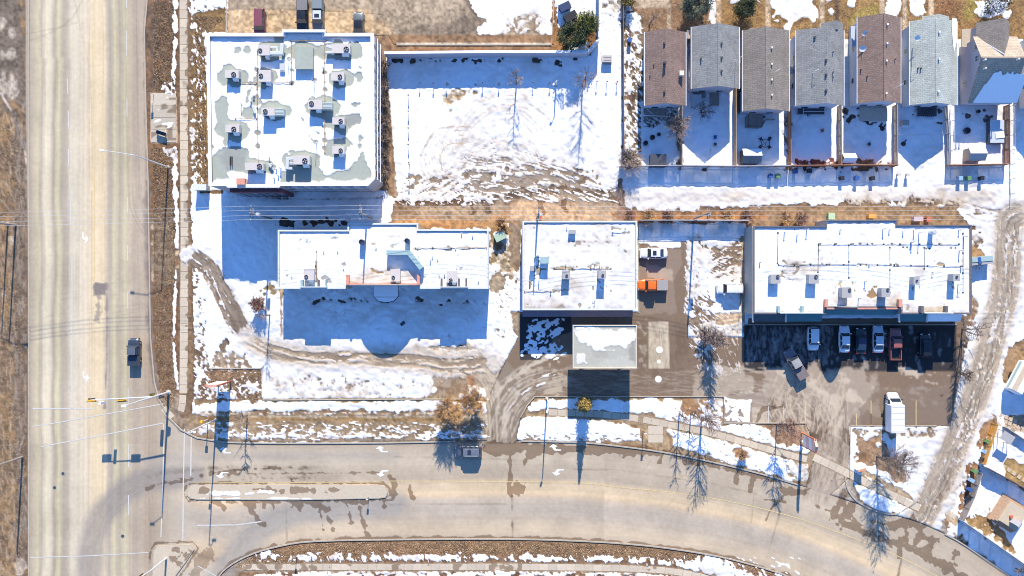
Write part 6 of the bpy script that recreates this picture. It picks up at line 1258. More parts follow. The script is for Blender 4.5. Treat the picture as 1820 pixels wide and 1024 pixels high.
for k in range(6): a = W(1641 + k * 3.6, 201, .9); g = MB(); g.box((a.x, a.y, .9), (.08, 1.3, .1)); g.build('slat', DKMET, o)
o = steps(h5, 1553, 203, 4.6, 2.3, .4, mat=CONCR); o = steps(h4, 1442, 196, 4.5, 1.3, .6, mat=DKMET)
for x0, y0, x1, y1 in ((1428, 190, 1428, 212), (1428, 198, 1466, 198), (1440, 204, 1470, 206), (1450, 212, 1466, 213), (1466, 190, 1466, 206)):
    a, b = W(x0, y0, .9), W(x1, y1, .9); g = MB(); m_ = (a + b) / 2; g.box((m_.x, m_.y, .85), ((b - a).length, .07, .07), rz=math.atan2(b.y - a.y, b.x - a.x)); g.build('railing', WHITE_TRIM, h4)
# house 7: ridge across, two storeys
def house7():
    he, hr = 3.3, 7.0
    aL, aR = W(1727, 100, he).x, W(1812, 100, he).x + .3
    y_r = W(0, 102, hr).y; y_s = W(0, 184, he).y; y_n = y_r + (y_r - y_s) * .62; he_n = hr - (hr - he) * .62
    xl = W(1744, 100, hr).x; xr = W(1824, 100, hr).x
    t = thing('house', 'tan house with cross ridge and a snow sheet on its shaded back slope', 'house', ((xl + xr) / 2, (y_s + y_n) / 2, 0))
    for nm, (ya, za) in (('s', (y_s, he)), ('n', (y_n, he_n))):
        g = MB(); th = .14; f = (0, 1, 2, 3) if nm == 's' else (3, 2, 1, 0); g.add([(xl, y_r, hr), (xl, ya, za), (xr, ya, za), (xr, y_r, hr)] + [(xl, y_r, hr - th), (xl, ya, za - th), (xr, ya, za - th), (xr, y_r, hr - th)], [f, tuple(4 + i for i in f[::-1]), (0, 4, 5, 1), (1, 5, 6, 2), (2, 6, 7, 3)]); g.build('roof', SH_T if nm == 'n' else SH_T2, t)
    g = MB(); g.box(((xl + xr) / 2, y_r, hr + .02), (xr - xl, .25, .05)); g.build('ridge_cap', SH_T, t)
    for x in (xl + .35, xr - .35):
        P5 = [(y_s + .4, 0), (y_n - .4, 0), (y_n - .4, he_n + .0), (y_r, hr - .18), (y_s + .4, he + .1)]; g = MB(); g.add([(x, p[0], p[1]) for p in P5] + [(x + (.15 if x < (xl + xr) / 2 else -.15), p[0], p[1]) for p in P5], [tuple(range(5)), tuple(range(9, 4, -1))] + [(i, 5 + i, 5 + (i + 1) % 5, (i + 1) % 5) for i in range(5)]); g.build('wall', VINYL_G, t)
    for y, z in ((y_s + .47, he), (y_n - .47, he_n - .2)): g = MB(); g.box(((xl + xr) / 2, y, z / 2), (xr - xl - 1.02, .15, z)); g.build('wall', VINYL_G, t)
    for k, (y, z) in enumerate(((y_r + .3, 5.2), (y_r + 2.3, 5.0), (y_r - 3.0, 1.6))):
        g = MB(); g.box((xl + .3, y, z), (.08, .9, .9)); f = g.build('window', WHITE_TRIM, t)
        for s in (-.22, .22): g = MB(); g.box((xl + .25, y + s, z), (.02, .38, .76)); g.build('pane', GLASS, f)
    for px, py in ((1749, 107), (1808, 106), (1754, 120)): p = W(px, py, 7); z = he + (hr - he) * (p.y - y_s) / (y_r - y_s); g = MB(); g.cyl((p.x, p.y, z - .1), .09, .8, 8); g.cyl((p.x, p.y, z + .62), .14, .14, 8); g.build('vent_pipe', WHITE_TRIM, t)
    # snow sheet left on the back slope
    x0, x1 = W(1728, 182, 3.2).x, W(1806, 182, 3.2).x; g = MB(); top = []; n = 26; k7 = (hr - he) / (y_r - y_s)
    zz = lambda y: he + k7 * (y - y_s) + .08
    bot = [(x0 + (x1 - x0) * i / n, y_s + .1) for i in range(n + 1)]
    for i in range(n + 1):
        u = i / n; yt_ = y_s + (4.3 if u > .25 else 4.0 * (u / .25) ** .8 + .3) + random.uniform(-.25, .35); top.append((x0 + (x1 - x0 - .1) * u + .35 * min(1, u * 5), yt_))
    vs = [(p[0], p[1], zz(p[1])) for p in bot + top]; m_ = n + 1; g.add(vs, [(i, i + 1, m_ + i + 1, m_ + i) for i in range(n)]); g.add([(v[0], v[1], v[2] - .078) for v in vs], []);
    k0 = 2 * m_; g.f += [(i + 1, i, k0 + i, k0 + i + 1) for i in range(n)] + [(m_ + i, m_ + i + 1, k0 + m_ + i + 1, k0 + m_ + i) for i in range(n)]; g.build('roof_snow', SNOW, t)
    # front cross gable
    xa, xb = W(1752, 40, 5.6).x, W(1800, 40, 5.6).x; xm = W(1786, 40, 7).x; yn2 = y_n + 2.3; zg = 6.9; ze = 4.6
    xa, xb = xm - 3.2, xm + 1.9; ybk = y_r + (hr - zg) / k7 + .3
    g = MB(); g.add([(xm, yn2, zg), (xa, yn2, ze), (xa, y_n - .6, ze), (xm, ybk, zg), (xb, yn2, ze + .5), (xb, y_n - .2, ze + .5)], [(0, 3, 2, 1), (0, 4, 5, 3)]); g.build('front_gable_roof', SH_TG, t)
    g = MB(); g.box(((xa + xb) / 2, (yn2 + y_n) / 2 - .3, 2.2), (xb - xa - .8, yn2 - y_n - .2, 4.4)); g.build('front_bay', VINYL_G, t)
    g = MB(); g.tube([(xm, ybk - .05, zg + .06), (xa + .2, y_n - .4, ze + .16)], .09, 4); g.build('valley_snow', SNOW, t)
    for y in (y_s - .05,): g = MB(); g.box(((xl + xr) / 2, y, he - .06), (xr - xl, .12, .12)); g.build('gutter', WHITE_TRIM, t)
    p = W(1725, 78, 2.5); g = MB(); g.box((p.x - .6, p.y + 1, 2.3), (1.6, 3.0, .15)); g.build('porch_roof', STUCCO_T, t)
    return t
SH_T2 = SH_T
h7 = house7()
# house 8 mostly outside the frame, and its grey shed roof
h8, b8, v8, p8 = house('house', 'grey roofed house cut by the right edge of the picture next to the tan house', 1828, 60, 1910, 190, 3.4, 5.2, SH_G, VINYL_W)

# ---------------------------------------------------------------- fences, walls, posts
def fence(pts, h, label, mat, nm='fence', bay=2.4, board=.15, gap=.015, cat='fence', open_=False, pmat=None, dense=True):
    q = [Vector(G(*p)).to_2d() for p in pts]; c = q[0]; t = thing(nm, label, cat, (c.x, c.y, 0)); pm = pmat or mat
    for a, b in zip(q[:-1], q[1:]):
        L = (b - a).length; n = max(1, round(L / bay)); d = (b - a).normalized(); ang = math.atan2(d.y, d.x)
        for k in range(n + 1):
            p = a.lerp(b, k / n); g = MB(); g.box((p.x, p.y, h / 2), (.1, .1, h + .08), rz=ang); g.build('post', pm, t)
        for k in range(n):
            p0 = a.lerp(b, k / n) + d * .052; p1 = a.lerp(b, (k + 1) / n) - d * .052; l = (p1 - p0).length; g = MB(); m_ = (p0 + p1) / 2
            if open_:
                for z in (h - .06, .12): g.box((m_.x, m_.y, z), (l, .05, .06), rz=ang)
                for j in range(max(2, int(l / .35))): pp = p0.lerp(p1, (j + .5) / max(2, int(l / .35))); g.box((pp.x, pp.y, h / 2 + .03), (.025, .02, h - .2), rz=ang)
            else:
                for z in (h - .25, .3): g.box((m_.x, m_.y, z), (l, .04, .09), rz=ang)
                nb = int(l / (board + gap)); off = Vector((-d.y, d.x)) * .035
                for j in range(nb): pp = p0.lerp(p1, (j + .5) / nb) + off; hh = h - .04 + random.uniform(-.015, .015); g.box((pp.x, pp.y, hh / 2 + .03), (board, .022, hh), rz=ang)
                g.box((m_.x, m_.y, h + .01), (l, .12, .03), rz=ang)
            g.build('fence_panel', mat, t)
    return t
fence([(1101, 298), (1209, 297), (1305, 298), (1400, 297)], 1.9, 'tall grey board fence along the back lane behind the three left houses', GREYF, cat='fence', pmat=WOODB)
fence([(1402, 297), (1490, 296), (1587, 296)], 1.9, 'red brown board fence along the back lane behind the middle houses', WOODB)
fence([(1680, 296), (1784, 294)], 1.8, 'dark red fence behind the plastic shed and the covered tub', WOODB)
for k, (x, y0, y1, mt, lb) in enumerate(((1208, 190, 297, WOODT, 'narrow tan fence between the first two back gardens beside the bare bush'), (1303, 160, 297, WOODT, 'orange brown double fence right of the garden with the pale shed lid'), (1399, 198, 297, WOODB, 'brown fence between the table garden and the deep blue deck garden'),
                                      (1488, 190, 297, WOODT, 'tan fence left of the garden with the small concrete deck'), (1586, 190, 297, WOODT, 'wide brown fence right of the small concrete deck garden'), (1783, 190, 294, WOODB, 'dark red side fence right of the covered tub'))):
    fence([(x, y0), (x + .5, y1)], 1.8, lb, mt)
fence([(1308, 160), (1308, 200)], 1.2, 'short fence piece against the taupe house wall', WOODT)
fence([(1676, 190), (1680, 240), (1681, 296)], 1.3, 'grey side fence with wide rails left of the plastic shed', GREYF, open_=False); fence([(1688, 190), (1690, 294)], 1.4, 'thin white rail fence just right of the grey side fence', WHITE_TRIM, open_=True)
fence([(1592, 241), (1678, 239)], 1.1, 'low white wire fence crossing the open garden of the pale house', WHITE_TRIM, open_=True, cat='fence')
fence([(1105, -160), (1106, 100), (1107, 298)], 1.7, 'long dark fence between the snow field path and the first house', M('dark_brown_wood', (.17, .12, .10), .9, .2, 3), bay=3)
fence([(1135, 393), (1230, 393), (1325, 394)], 1.9, 'grey board fence closing the lot between the shop and the right block', GREYF)
fence([(1794, 190), (1795, 345)], 1.5, 'white rail fence by the right edge beside the covered tub garden', WHITE_TRIM, open_=True)
tw = fence([(1703, 922), (1760, 962), (1840, 1018), (1900, 1060)], 2.0, 'tall pale topped board fence running down to the bottom right corner', GREYF)
fence([(1745, 828), (1790, 852), (1860, 892)], 1.9, 'dark board fence right of the white garden patch', M('dark_board', (.16, .12, .13), .9, .2, 3)); fence([(1736, 838), (1722, 880), (1704, 920)], 1.7, 'worn brown fence beside the row of wheeled bins', WOODG)
fence([(1762, 752), (1750, 790), (1740, 822)], 1.9, 'bright orange stained fence near the small tarp shelter', WOODO)
fence([(1782, 758), (1830, 790)], 1.2, 'short grey fence piece behind the tarp shelter', GREYF)
# the wall south of the upper car park
def cwall(name, label, pts, h, w, mat, capm, cat='wall'):
    q = [Vector(G(*p)).to_2d() for p in pts]; t = thing(name, label, cat, (q[0].x, q[0].y, 0))
    for a, b in zip(q[:-1], q[1:]):
        d = (b - a).normalized(); n = max(1, round((b - a).length / 3.0)); ang = math.atan2(d.y, d.x)
        for k in range(n):
            p0, p1 = a.lerp(b, k / n), a.lerp(b, (k + 1) / n); m_ = (p0 + p1) / 2; l = (p1 - p0).length - .02
            g = MB(); g.box((m_.x, m_.y, h / 2 - .05), (l, w, h), rz=ang); g.build('panel', mat, t); g = MB(); g.box((m_.x, m_.y, h + .04), (l + .015, w + .12, .1), rz=ang); g.build('coping', capm, t)
cwall('retaining_wall', 'long snow capped wall between the upper car park and the snow field', [(688, 103), (860, 101), (1042, 101), (1062, 78), (1064, 20), (1063, -160)], 2.9, .3, M('blue_grey_wall', (.40, .42, .47), .85, .08, 2), M('snowy_coping', (.74, .74, .76), .8, .1, 3))
def post(px, py, k, row):
    x, y = G(px, py); t = thing('plug_in_post', row[k][0] if isinstance(row[k], tuple) else row[k], 'post', (x, y, 0), 0, 'plug-in posts round the snow field')
    g = MB(); g.cyl((x, y, 0), .045, 1.05, 6); g.build('pole', STEEL, t); g = MB(); g.box((x, y, 1.12), (.22, .16, .26)); g.build('socket_box', DKMET, t); g = MB(); g.cyl((x, y, -.02), .26, .06, 10); g.build('footing', CONCR, t)
PT = [(727, 172), (727, 200), (727, 230), (727, 259), (728, 291), (728, 323), (747, 150), (771, 151), (795, 150), (858, 150), (887, 150), (947, 150), (977, 150), (1060, 148), (1078, 148), (1096, 148)]
PL = ['plug-in post at the top of the left column beside the brown strip', 'plug-in post second from the top of the left column', 'plug-in post third from the top of the left column', 'plug-in post third from the bottom of the left column', 'plug-in post next to last in the left column', 'plug-in post at the foot of the left column near the alley',
      'leftmost plug-in post of the row along the blue shade edge', 'plug-in post second from left in the shade edge row', 'plug-in post just above the brown debris patch', 'plug-in post right of the brown debris patch', 'plug-in post left of the middle bare tree', 'plug-in post just right of the middle bare tree', 'plug-in post halfway between the two bare trees', 'plug-in post just right of the right bare tree', 'plug-in post second from the dark fence', 'plug-in post nearest the dark fence']
for k, (x, y) in enumerate(PT): post(x, y, k, PL)
# low house-end boxes

# ---------------------------------------------------------------- vehicles
TYRE = M('tyre_rubber', (.025, .025, .025), .9, .2, 6); RIM = M('alloy_rim', (.45, .46, .47), .3, .05, 5, metal=.7); HEADL = M('headlight_glass', (.75, .77, .78), .1, .05, 3); TAILL = M('red_tail_light', (.45, .02, .02), .25, .1, 3); CARG = M('tinted_car_glass', (.025, .035, .05), .05, .1, 1, spec=.9); TRIMB = M('black_car_trim', (.03, .03, .03), .6, .1, 4)
def paint(nm, c): return M(nm, c, .32, .06, 2, coat=.6)
PROF = {  # length, width, roof height, body-top profile, windscreen base/top, rear top/base, roof half width
 'sedan': (4.7, 1.82, 1.45, [(0, .58), (.03, .72), (.12, .82), (.28, .93), (.5, .95), (.84, .98), (.95, .96), (1, .72)], .27, .40, .70, .86, .56),
 'suv': (4.7, 1.9, 1.72, [(0, .62), (.03, .85), (.1, .98), (.25, 1.06), (.5, 1.08), (.9, 1.1), (.97, 1.08), (1, .8)], .23, .34, .90, .97, .62),
 'pickup': (5.5, 1.95, 1.8, [(0, .66), (.03, .95), (.1, 1.05), (.25, 1.12), (.45, 1.14), (.62, 1.14), (.63, .78), (.97, .78), (1, .76)], .25, .34, .58, .62, .6)}
def vehicle(kind, name, label, px, py, ang, col, cat=None, L=None, z=1.0, roofcol=None, rails=False, cover=None, sunroof=False, topper=None, group=None):
    """px, py: photo point of the middle of the roof; ang: heading in the picture in degrees, 0 = nose to the right, 90 = nose up."""
    L0_, Wd, Hh, prof, ws0, ws1, rw1, rw0, rh = PROF[kind]; sc = (L or L0_) / L0_; Lx = L0_ * sc
    p = W(px, py, z); t = thing(name, label, cat or {'sedan': 'car', 'suv': 'car', 'pickup': 'pickup truck'}[kind], (p.x, p.y, .03), R(ang), group)
    X = lambda u: Lx * (.5 - u); g = MB(); us = sorted(set([0, .015, .04, .08, .14, .2, .28, .36, .45, .55, .62, .63, .7, .78, .86, .92, .96, .985, 1])); us = [u for u in us]
    rows = []
    for u in us:
        e = abs(2 * u - 1); w = Wd / 2 * (1 - .20 * e ** 7 - .03 * e ** 2); zt = np.interp(u, [a for a, _ in prof], [b for _, b in prof]); zl = .24 + .1 * e ** 6
        rows.append([(X(u), y, zz) for y, zz in ((w * .88, zl), (w * .99, zl + .1), (w, .5), (w * .985, zt - .12), (w * .90, zt - .02), (w * .5, zt + .015), (0, zt + .025), (-w * .5, zt + .015), (-w * .90, zt - .02), (-w * .985, zt - .12), (-w, .5), (-w * .99, zl + .1), (-w * .88, zl))])
    n = 13; vs = [v for r in rows for v in r]; fs = [(i * n + k, i * n + k + 1, (i + 1) * n + k + 1, (i + 1) * n + k) for i in range(len(rows) - 1) for k in range(n - 1)] + [(i * n, (i + 1) * n, (i + 1) * n + n - 1, i * n + n - 1) for i in range(len(rows) - 1)]
    fs += [tuple(range(n)), tuple((len(rows) - 1) * n + k for k in range(n))[::-1]]; g.add(vs, fs); body = g.build('body', col, t, smooth=False, local=True)
    for pl in body.data.polygons: pl.use_smooth = len(pl.vertices) == 4
    zb = lambda u: np.interp(u, [a for a, _ in prof], [b for _, b in prof]) - .02
    wb = Wd / 2 * .90; wr = Wd / 2 * rh / .5 * .58
    wr = Wd / 2 * .70
    A = [(X(ws0), zb(ws0), wb), (X(ws1), Hh, wr), (X(rw1), Hh - .02, wr), (X(rw0), zb(rw0) if kind != 'pickup' else 1.12, wb * .97)]
    g = MB(); v = []
    for x, zz, w in A: v += [(x, w, zz), (x, -w, zz)]
    g.add(v + [(A[0][0], wb, .8), (A[0][0], -wb, .8), (A[3][0], wb, .8), (A[3][0], -wb, .8)], [(0, 1, 3, 2), (4, 5, 7, 6), (0, 2, 4, 6), (7, 5, 3, 1), (6, 10, 8, 0), (1, 9, 11, 7)]); g.build('cabin_frame', col, t, local=True)
    g = MB(); N = 7; rv = []
    for i in range(N):
        u = i / (N - 1); x = A[1][0] + .06 + (A[2][0] - A[1][0] - .12) * u
        for j in range(7): s = j / 3 - 1; rv.append((x, s * wr * 1.01, Hh + .012 + .05 * (1 - s * s) * (1 - .5 * (2 * u - 1) ** 2)))
    g.add(rv, [(i * 7 + j, i * 7 + j + 1, (i + 1) * 7 + j + 1, (i + 1) * 7 + j) for i in range(N - 1) for j in range(6)]); g.build('roof', roofcol or col, t, smooth=True, local=True)
    def pane(nm, q, ins, parent=t):
        q = [Vector(a) for a in q]; c = sum(q, Vector()) / 4; nn = (q[1] - q[0]).cross(q[2] - q[1]).normalized()
        if nn.dot(c - Vector((0, 0, .7))) < 0: nn = -nn
        q2 = [c + (a - c) * ins + nn * .012 for a in q]; g = MB(); g.add(q2 + [a - nn * .008 for a in q2], [(0, 1, 2, 3), (7, 6, 5, 4), (0, 4, 5, 1), (1, 5, 6, 2), (2, 6, 7, 3), (3, 7, 4, 0)]); return g.build(nm, CARG, parent, local=True)
    P3 = lambda i, s: (A[i][0], s * A[i][2], A[i][1])
    pane('windscreen', [P3(0, 1), P3(0, -1), P3(1, -1), P3(1, 1)], .93); pane('rear_window', [P3(2, 1), P3(2, -1), P3(3, -1), P3(3, 1)], .9)
    for s in (1, -1):
        def lp(a, b, u): return tuple(a[i] + (b[i] - a[i]) * u for i in range(3))
        b0, b1, r0, r1 = P3(0, s), P3(3, s), P3(1, s), P3(2, s); nw = 3 if kind == 'suv' else 2
        for k in range(nw):
            u0, u1 = k / nw, (k + 1) / nw; a0, a1, c1, c0 = lp(b0, b1, u0), lp(b0, b1, u1), lp(r0, r1, u1), lp(r0, r1, u0); pane('side_window', [a0, a1, c1, c0], .86)
        for wx in (.5 - .17, -.5 + .17):
            y = s * (Wd / 2 - .11); wv = MB(); wv.cyl((wx * Lx, y, .34), .34, .22, 16, axis='y'); wh = wv.build('wheel', TYRE, t, local=True); wv = MB(); wv.cyl((wx * Lx, y + s * .02, .34), .2, .2, 10, axis='y'); wv.build('rim', RIM, wh, local=True)
        g = MB(); g.box((X(ws0) - .12, s * (wb + .13), zb(ws0) + .12), (.16, .24, .13)); g.build('mirror', col, t, local=True)
        g = MB(); g.box((X(.035), s * Wd * .33, .70 if kind == 'sedan' else .84), (.14, .34, .12)); g.build('headlight', HEADL, t, local=True)
        g = MB(); g.box((X(.985), s * Wd * .36, .78 if kind == 'sedan' else .9), (.12, .26, .16)); g.build('tail_light', TAILL, t, local=True)
        if rails: g = MB(); g.box(((A[1][0] + A[2][0]) / 2, s * wr * .88, Hh + .08), ((A[1][0] - A[2][0]) * .85, .05, .05)); g.build('roof_rail', STEEL, t, local=True)
    g = MB(); g.box((X(.006), 0, .52), (.06, Wd * .55, .24)); g.build('grille', TRIMB, t, local=True)
    for u, nm in ((.012, 'front_bumper'), (.99, 'rear_bumper')): g = MB(); g.box((X(u), 0, .36), (.16, Wd * .84, .16)); g.build(nm, col if kind == 'sedan' else TRIMB, t, local=True, bevel=.03)
    if kind == 'pickup':
        x0, x1 = X(.635), X(.995); w = Wd / 2 * .95
        for s in (1, -1): g = MB(); g.box(((x0 + x1) / 2, s * (w - .06), .95), (x0 - x1, .14, .42)); g.build('bed_side', col, t, local=True)
        g = MB(); g.box((x1 + .05, 0, .95), (.1, Wd * .84, .42)); g.build('tailgate', col, t, local=True); g = MB(); g.box(((x0 + x1) / 2, 0, .815), (x0 - x1 - .15, Wd * .76, .02)); g.build('bed_liner', TRIMB, t, local=True)
        if cover: g = MB(); g.box(((x0 + x1) / 2, 0, 1.19), (x0 - x1 - .02, Wd * .9, .06)); g.build('bed_cover', cover, t, local=True, bevel=.02)
        if topper: g = MB(); g.box(((x0 + x1) / 2, 0, 1.45), (x0 - x1 - .05, Wd * .86, .58), taper=.92); g.build('bed_cap', topper, t, local=True, bevel=.04)
    if sunroof: g = MB(); g.box((.12 * Lx * 0 + (A[1][0] * .62 + A[2][0] * .38), 0, Hh + .055), (.62, .8, .02)); g.build('sunroof', CARG, t, local=True)
    return t
NAVY = paint('slate_blue_car_paint', (.035, .045, .065)); BLK = paint('black_car_paint', (.012, .013, .017)); WHT = paint('white_car_paint', (.72, .74, .76)); SIL = paint('silver_car_paint', (.42, .44, .47)); GRN = paint('dark_green_car_paint', (.04, .06, .065)); MAR = paint('maroon_car_paint', (.10, .03, .045)); ORA = paint('orange_car_paint', (.78, .16, .015)); GRY = paint('grey_car_paint', (.12, .125, .135)); TAUPE = paint('taupe_car_paint', (.16, .13, .14)); RED = paint('faded_red_car_paint', (.30, .10, .085)); LSIL = paint('pale_blue_silver_car_paint', (.50, .55, .60))
vehicle('suv', 'parked_car', 'maroon car parked alone behind the top left corner of the office building', 459, 38, 270, MAR, L=4.7, z=1.5, roofcol=paint('plum_roof_paint', (.20, .06, .08)))
vehicle('pickup', 'parked_pickup', 'black pickup with black cab parked left of the grey one by the office building', 537, 27, 270, BLK, L=5.6, cover=M('ribbed_grey_cover', (.17, .165, .17), .6, .12, 4))
vehicle('pickup', 'parked_pickup', 'grey pickup with pale cab roof parked right of the black one by the office building', 565, 27, 270, GRY, L=5.6, roofcol=LSIL, sunroof=True, topper=paint('dim_green_cap_paint', (.2, .24, .25)))
vehicle('sedan', 'parked_car', 'small dark green car parked alone north of the office building roof corner', 637, 43, 90, paint('grey_green_car_paint', (.10, .12, .125)), L=4.2, roofcol=BLK)
vehicle('pickup', 'driving_pickup', 'slate blue crew cab pickup driving on the wide left road', 237, 626, 90, NAVY, 'pickup truck', L=4.6, cover=NAVY, roofcol=paint('pale_slate_paint', (.10, .12, .15)))
vehicle('suv', 'driving_car', 'blue grey car with roof rails driving along the lower road beside the orange willow shadow', 832, 803, 180, paint('steel_blue_car_paint', (.07, .09, .13)), L=4.5, rails=True, roofcol=paint('slate_roof_paint', (.13, .15, .19)), sunroof=True)
vehicle('sedan', 'parked_car', 'white saloon car with sunroof parked above the orange pickup beside the shop', 1162, 450, 180, WHT, L=4.7, sunroof=True)
vehicle('pickup', 'parked_pickup', 'bright orange pickup with grey bed cover parked beside the shop', 1160, 507, 180, ORA, L=5.1, cover=M('grey_tonneau_cover', (.30, .29, .28), .7, .1, 4))
vehicle('suv', 'parked_car', 'white wagon parked alone by the left wall of the shopping block', 1298, 513, 180, WHT, L=4.5, rails=False)
vehicle('suv', 'parked_car', 'white van-like car parked leftmost in the shaded row', 1446, 602, 270, WHT, L=4.0)
vehicle('sedan', 'parked_car', 'white saloon in the shaded row, just left of the dark coupe', 1502, 603, 90, WHT, L=4.5)
vehicle('sedan', 'parked_car', 'dark saloon between the two pale saloons in the shaded row', 1531, 606, 90, BLK, L=4.4, roofcol=paint('deep_blue_paint', (.02, .035, .075)))
vehicle('sedan', 'parked_car', 'pale silver saloon in the shaded row beside the faded red pickup', 1562, 603, 90, LSIL, L=4.6)
vehicle('pickup', 'parked_pickup', 'faded red pickup with open dark bed in the shaded row', 1592, 612, 90, RED, L=5.4)
vehicle('suv', 'parked_car', 'black car parked rightmost in the shaded row', 1645, 614, 90, BLK, L=4.0)
vehicle('pickup', 'driving_pickup', 'dark taupe pickup standing askew below the leftmost shaded car', 1417, 648, 120, TAUPE, 'pickup truck', L=5.6, roofcol=M('dull_grey_cab', (.30, .30, .30), .6, .1), cover=M('brown_bed_cover', (.17, .14, .14), .7, .1, 3), z=1.6)
# white box van
p = W(1596, 738, 2.8); t = thing('box_van', 'long white box van with rounded cab parked on the yellow bay lines', 'van', (p.x, p.y, .03), R(90))
g = MB(); g.box((-.65, 0, 1.75), (4.7, 2.25, 2.3)); g.build('box_body', WHITE_TRIM, t, local=True, bevel=.12)
g = MB()
for k in range(5): g.box((-2.6 + k * .98, 0, 2.915), (.03, 2.05, .02))
g.build('roof_seam_set', STEEL, t, local=True)
g = MB(); rows = []
for x, w, zz in ((1.7, 1.0, 2.4), (2.1, 1.0, 2.3), (2.6, .98, 1.6), (3.0, .93, 1.25), (3.35, .82, 1.1), (3.5, .7, .85)): rows.append([(x, w, .45), (x, w, zz - .15), (x, w * .8, zz), (x, -w * .8, zz), (x, -w, zz - .15), (x, -w, .45)])
g.add([v for r in rows for v in r], [(i * 6 + k, i * 6 + (k + 1) % 6, (i + 1) * 6 + (k + 1) % 6, (i + 1) * 6 + k) for i in range(5) for k in range(6)] + [tuple(range(6)), tuple(30 + k for k in range(6))[::-1]]); g.build('cab', WHT, t, local=True, bevel=.04)
g = MB(); g.add([(2.14, .78, 2.29), (2.14, -.78, 2.29), (2.62, -.84, 1.62), (2.62, .84, 1.62)], [(0, 1, 2, 3)]); g.f = [f for f in g.f]; g.v = [(x + .02, y, z + .02) for x, y, z in g.v]; g.build('windscreen', CARG, t, local=True)
for s in (1, -1):
    g = MB(); g.box((2.05, s * 1.005, 1.75), (.75, .02, .6)); g.build('side_window', CARG, t, local=True); g = MB(); g.box((2.4, s * 1.2, 1.6), (.15, .3, .3)); g.build('mirror', TRIMB, t, local=True)
    for x in (2.7, -1.7): wv = MB(); wv.cyl((x, s * .9, .4), .4, .26, 16, axis='y'); wh = wv.build('wheel', TYRE, t, local=True); wv = MB(); wv.cyl((x, s * .92, .4), .22, .25, 10, axis='y'); wv.build('rim', RIM, wh, local=True)
    g = MB(); g.box((3.42, s * .6, .9), (.12, .3, .14)); g.build('headlight', HEADL, t, local=True); g = MB(); g.box((-3.02, s * 1.0, .95), (.05, .14, .4)); g.build('tail_light', TAILL, t, local=True)
g = MB(); g.box((.1, 0, .5), (6.2, 1.9, .18)); g.build('chassis', TRIMB, t, local=True)

# ---------------------------------------------------------------- poles, wires, signals, signs
def utility_pole(px, py, h, label, ang=0, tf=True):
    p = G(px, py); t = thing('utility_pole', label, 'utility pole', (*p, 0), 0, 'wooden utility poles'); g = MB(); g.tube([(*p, -.2), (*p, h)], [.17, .11], 8); g.build('pole', WOODG, t)
    for z, l in ((h - .5, 2.4), (h - 1.6, 1.8)): g = MB(); g.box((p[0], p[1], z), (.14, l, .12), rz=ang); u = g.build('crossarm', WOODG, t)
    for s in (-1.05, -.4, .4, 1.05): g = MB(); g.cyl((p[0], p[1] + s, h - .44), .05, .2, 6); g.build('insulator', WHITE_TRIM, t)
    if tf: g = MB(); g.cyl((p[0] + .4, p[1], h - 3.2), .26, .9, 12); g.build('transformer', STEEL, t)
    return p
HP = 11.0
pp = [utility_pole(482, 389, HP, 'wooden utility pole in the blue shade of the office building'), utility_pole(661, 388, HP, 'wooden utility pole behind the raised back part of the strip mall roof', tf=False), utility_pole(954, 389, HP, 'wooden utility pole at the back wall of the square shop'), utility_pole(1233, 389, HP, 'wooden utility pole behind the grey fence between shop and right block'), ]
utility_pole(28, 400, HP, 'wooden utility pole with pale crossarm on the left verge', tf=False); utility_pole(40, 812, 9, 'utility pole in the lower part of the left verge', tf=False)
px_all = [(-150, 396), (28, 400)] ; nodes = [G(-150, 402), G(28, 400)] + pp + [G(1600, 389), G(1985, 389)]
t = thing('power_lines', 'thin overhead wires crossing the whole picture behind the shops', 'power line', (0, nodes[2][1], HP))
for s in (-1.05, -.4, .4, 1.05):
    pts_ = []
    for a, b in zip(nodes[:-1], nodes[1:]):
        for k in range(8): u = k / 8; pts_.append((a[0] + (b[0] - a[0]) * u, a[1] + (b[1] - a[1]) * u + s, HP - .24 - 1.1 * 4 * u * (1 - u) * min(1, (abs(b[0] - a[0]) / 30))))
    g = MB(); g.tube(pts_, .018, 4); g.build('wire', M('pale_wire', (.45, .45, .45), .5, .05), t)
def lamp(name, label, base, h, tip, cat='street light', hl=.75, arm_z=None, head=LAMPG, mat=None):
    """base: foot in the photo; tip: lamp head in the photo."""
    b = Vector((*G(*base), 0)); e = W(*tip, arm_z or h + .4); t = thing(name, label, cat, tuple(b)); g = MB(); g.tube([b, b + Vector((0, 0, h))], [.14, .08], 8); g.build('pole', mat or STEEL, t)
    g = MB(); g.cyl((b.x, b.y, 0), .28, .12, 10); g.build('base', CONCR, t); top = b + Vector((0, 0, h - .1)); mid = top.lerp(e, .5) + Vector((0, 0, .25)); g = MB(); g.tube([top, mid, e], [.06, .05, .045], 6); g.build('arm', mat or STEEL, t)
    d = (e - top); a = math.atan2(d.y, d.x); g = MB(); g.box((e.x, e.y, e.z), (hl, .32, .14), rz=a); o = g.build('lamp_head', WHITE_TRIM, t, bevel=.03); g = MB(); g.box((e.x, e.y, e.z - .08), (hl * .7, .24, .04), rz=a); g.build('lens', head, o); return t
lamp('street_light', 'curved arm street light reaching over the wide left road', (299, 297), 12.0, (181, 267)); lamp('street_light', 'short street light beside the driveway kerb above the white turn arrows', (972, 708), 7.6, (973, 730), arm_z=7.7)
lamp('street_light', 'tall grey light in the sign verge whose long shadow crosses the median', (384, 746), 12.0, (344, 768), arm_z=11.5)
lamp('street_light', 'street light on the left verge with a long thin shadow', (14, 398), 11.0, (-20, 390)); lamp('lot_light', 'thin light mast with small head in the snow field', (988, 152), 3.2, (984, 150), arm_z=3.4, hl=.35)
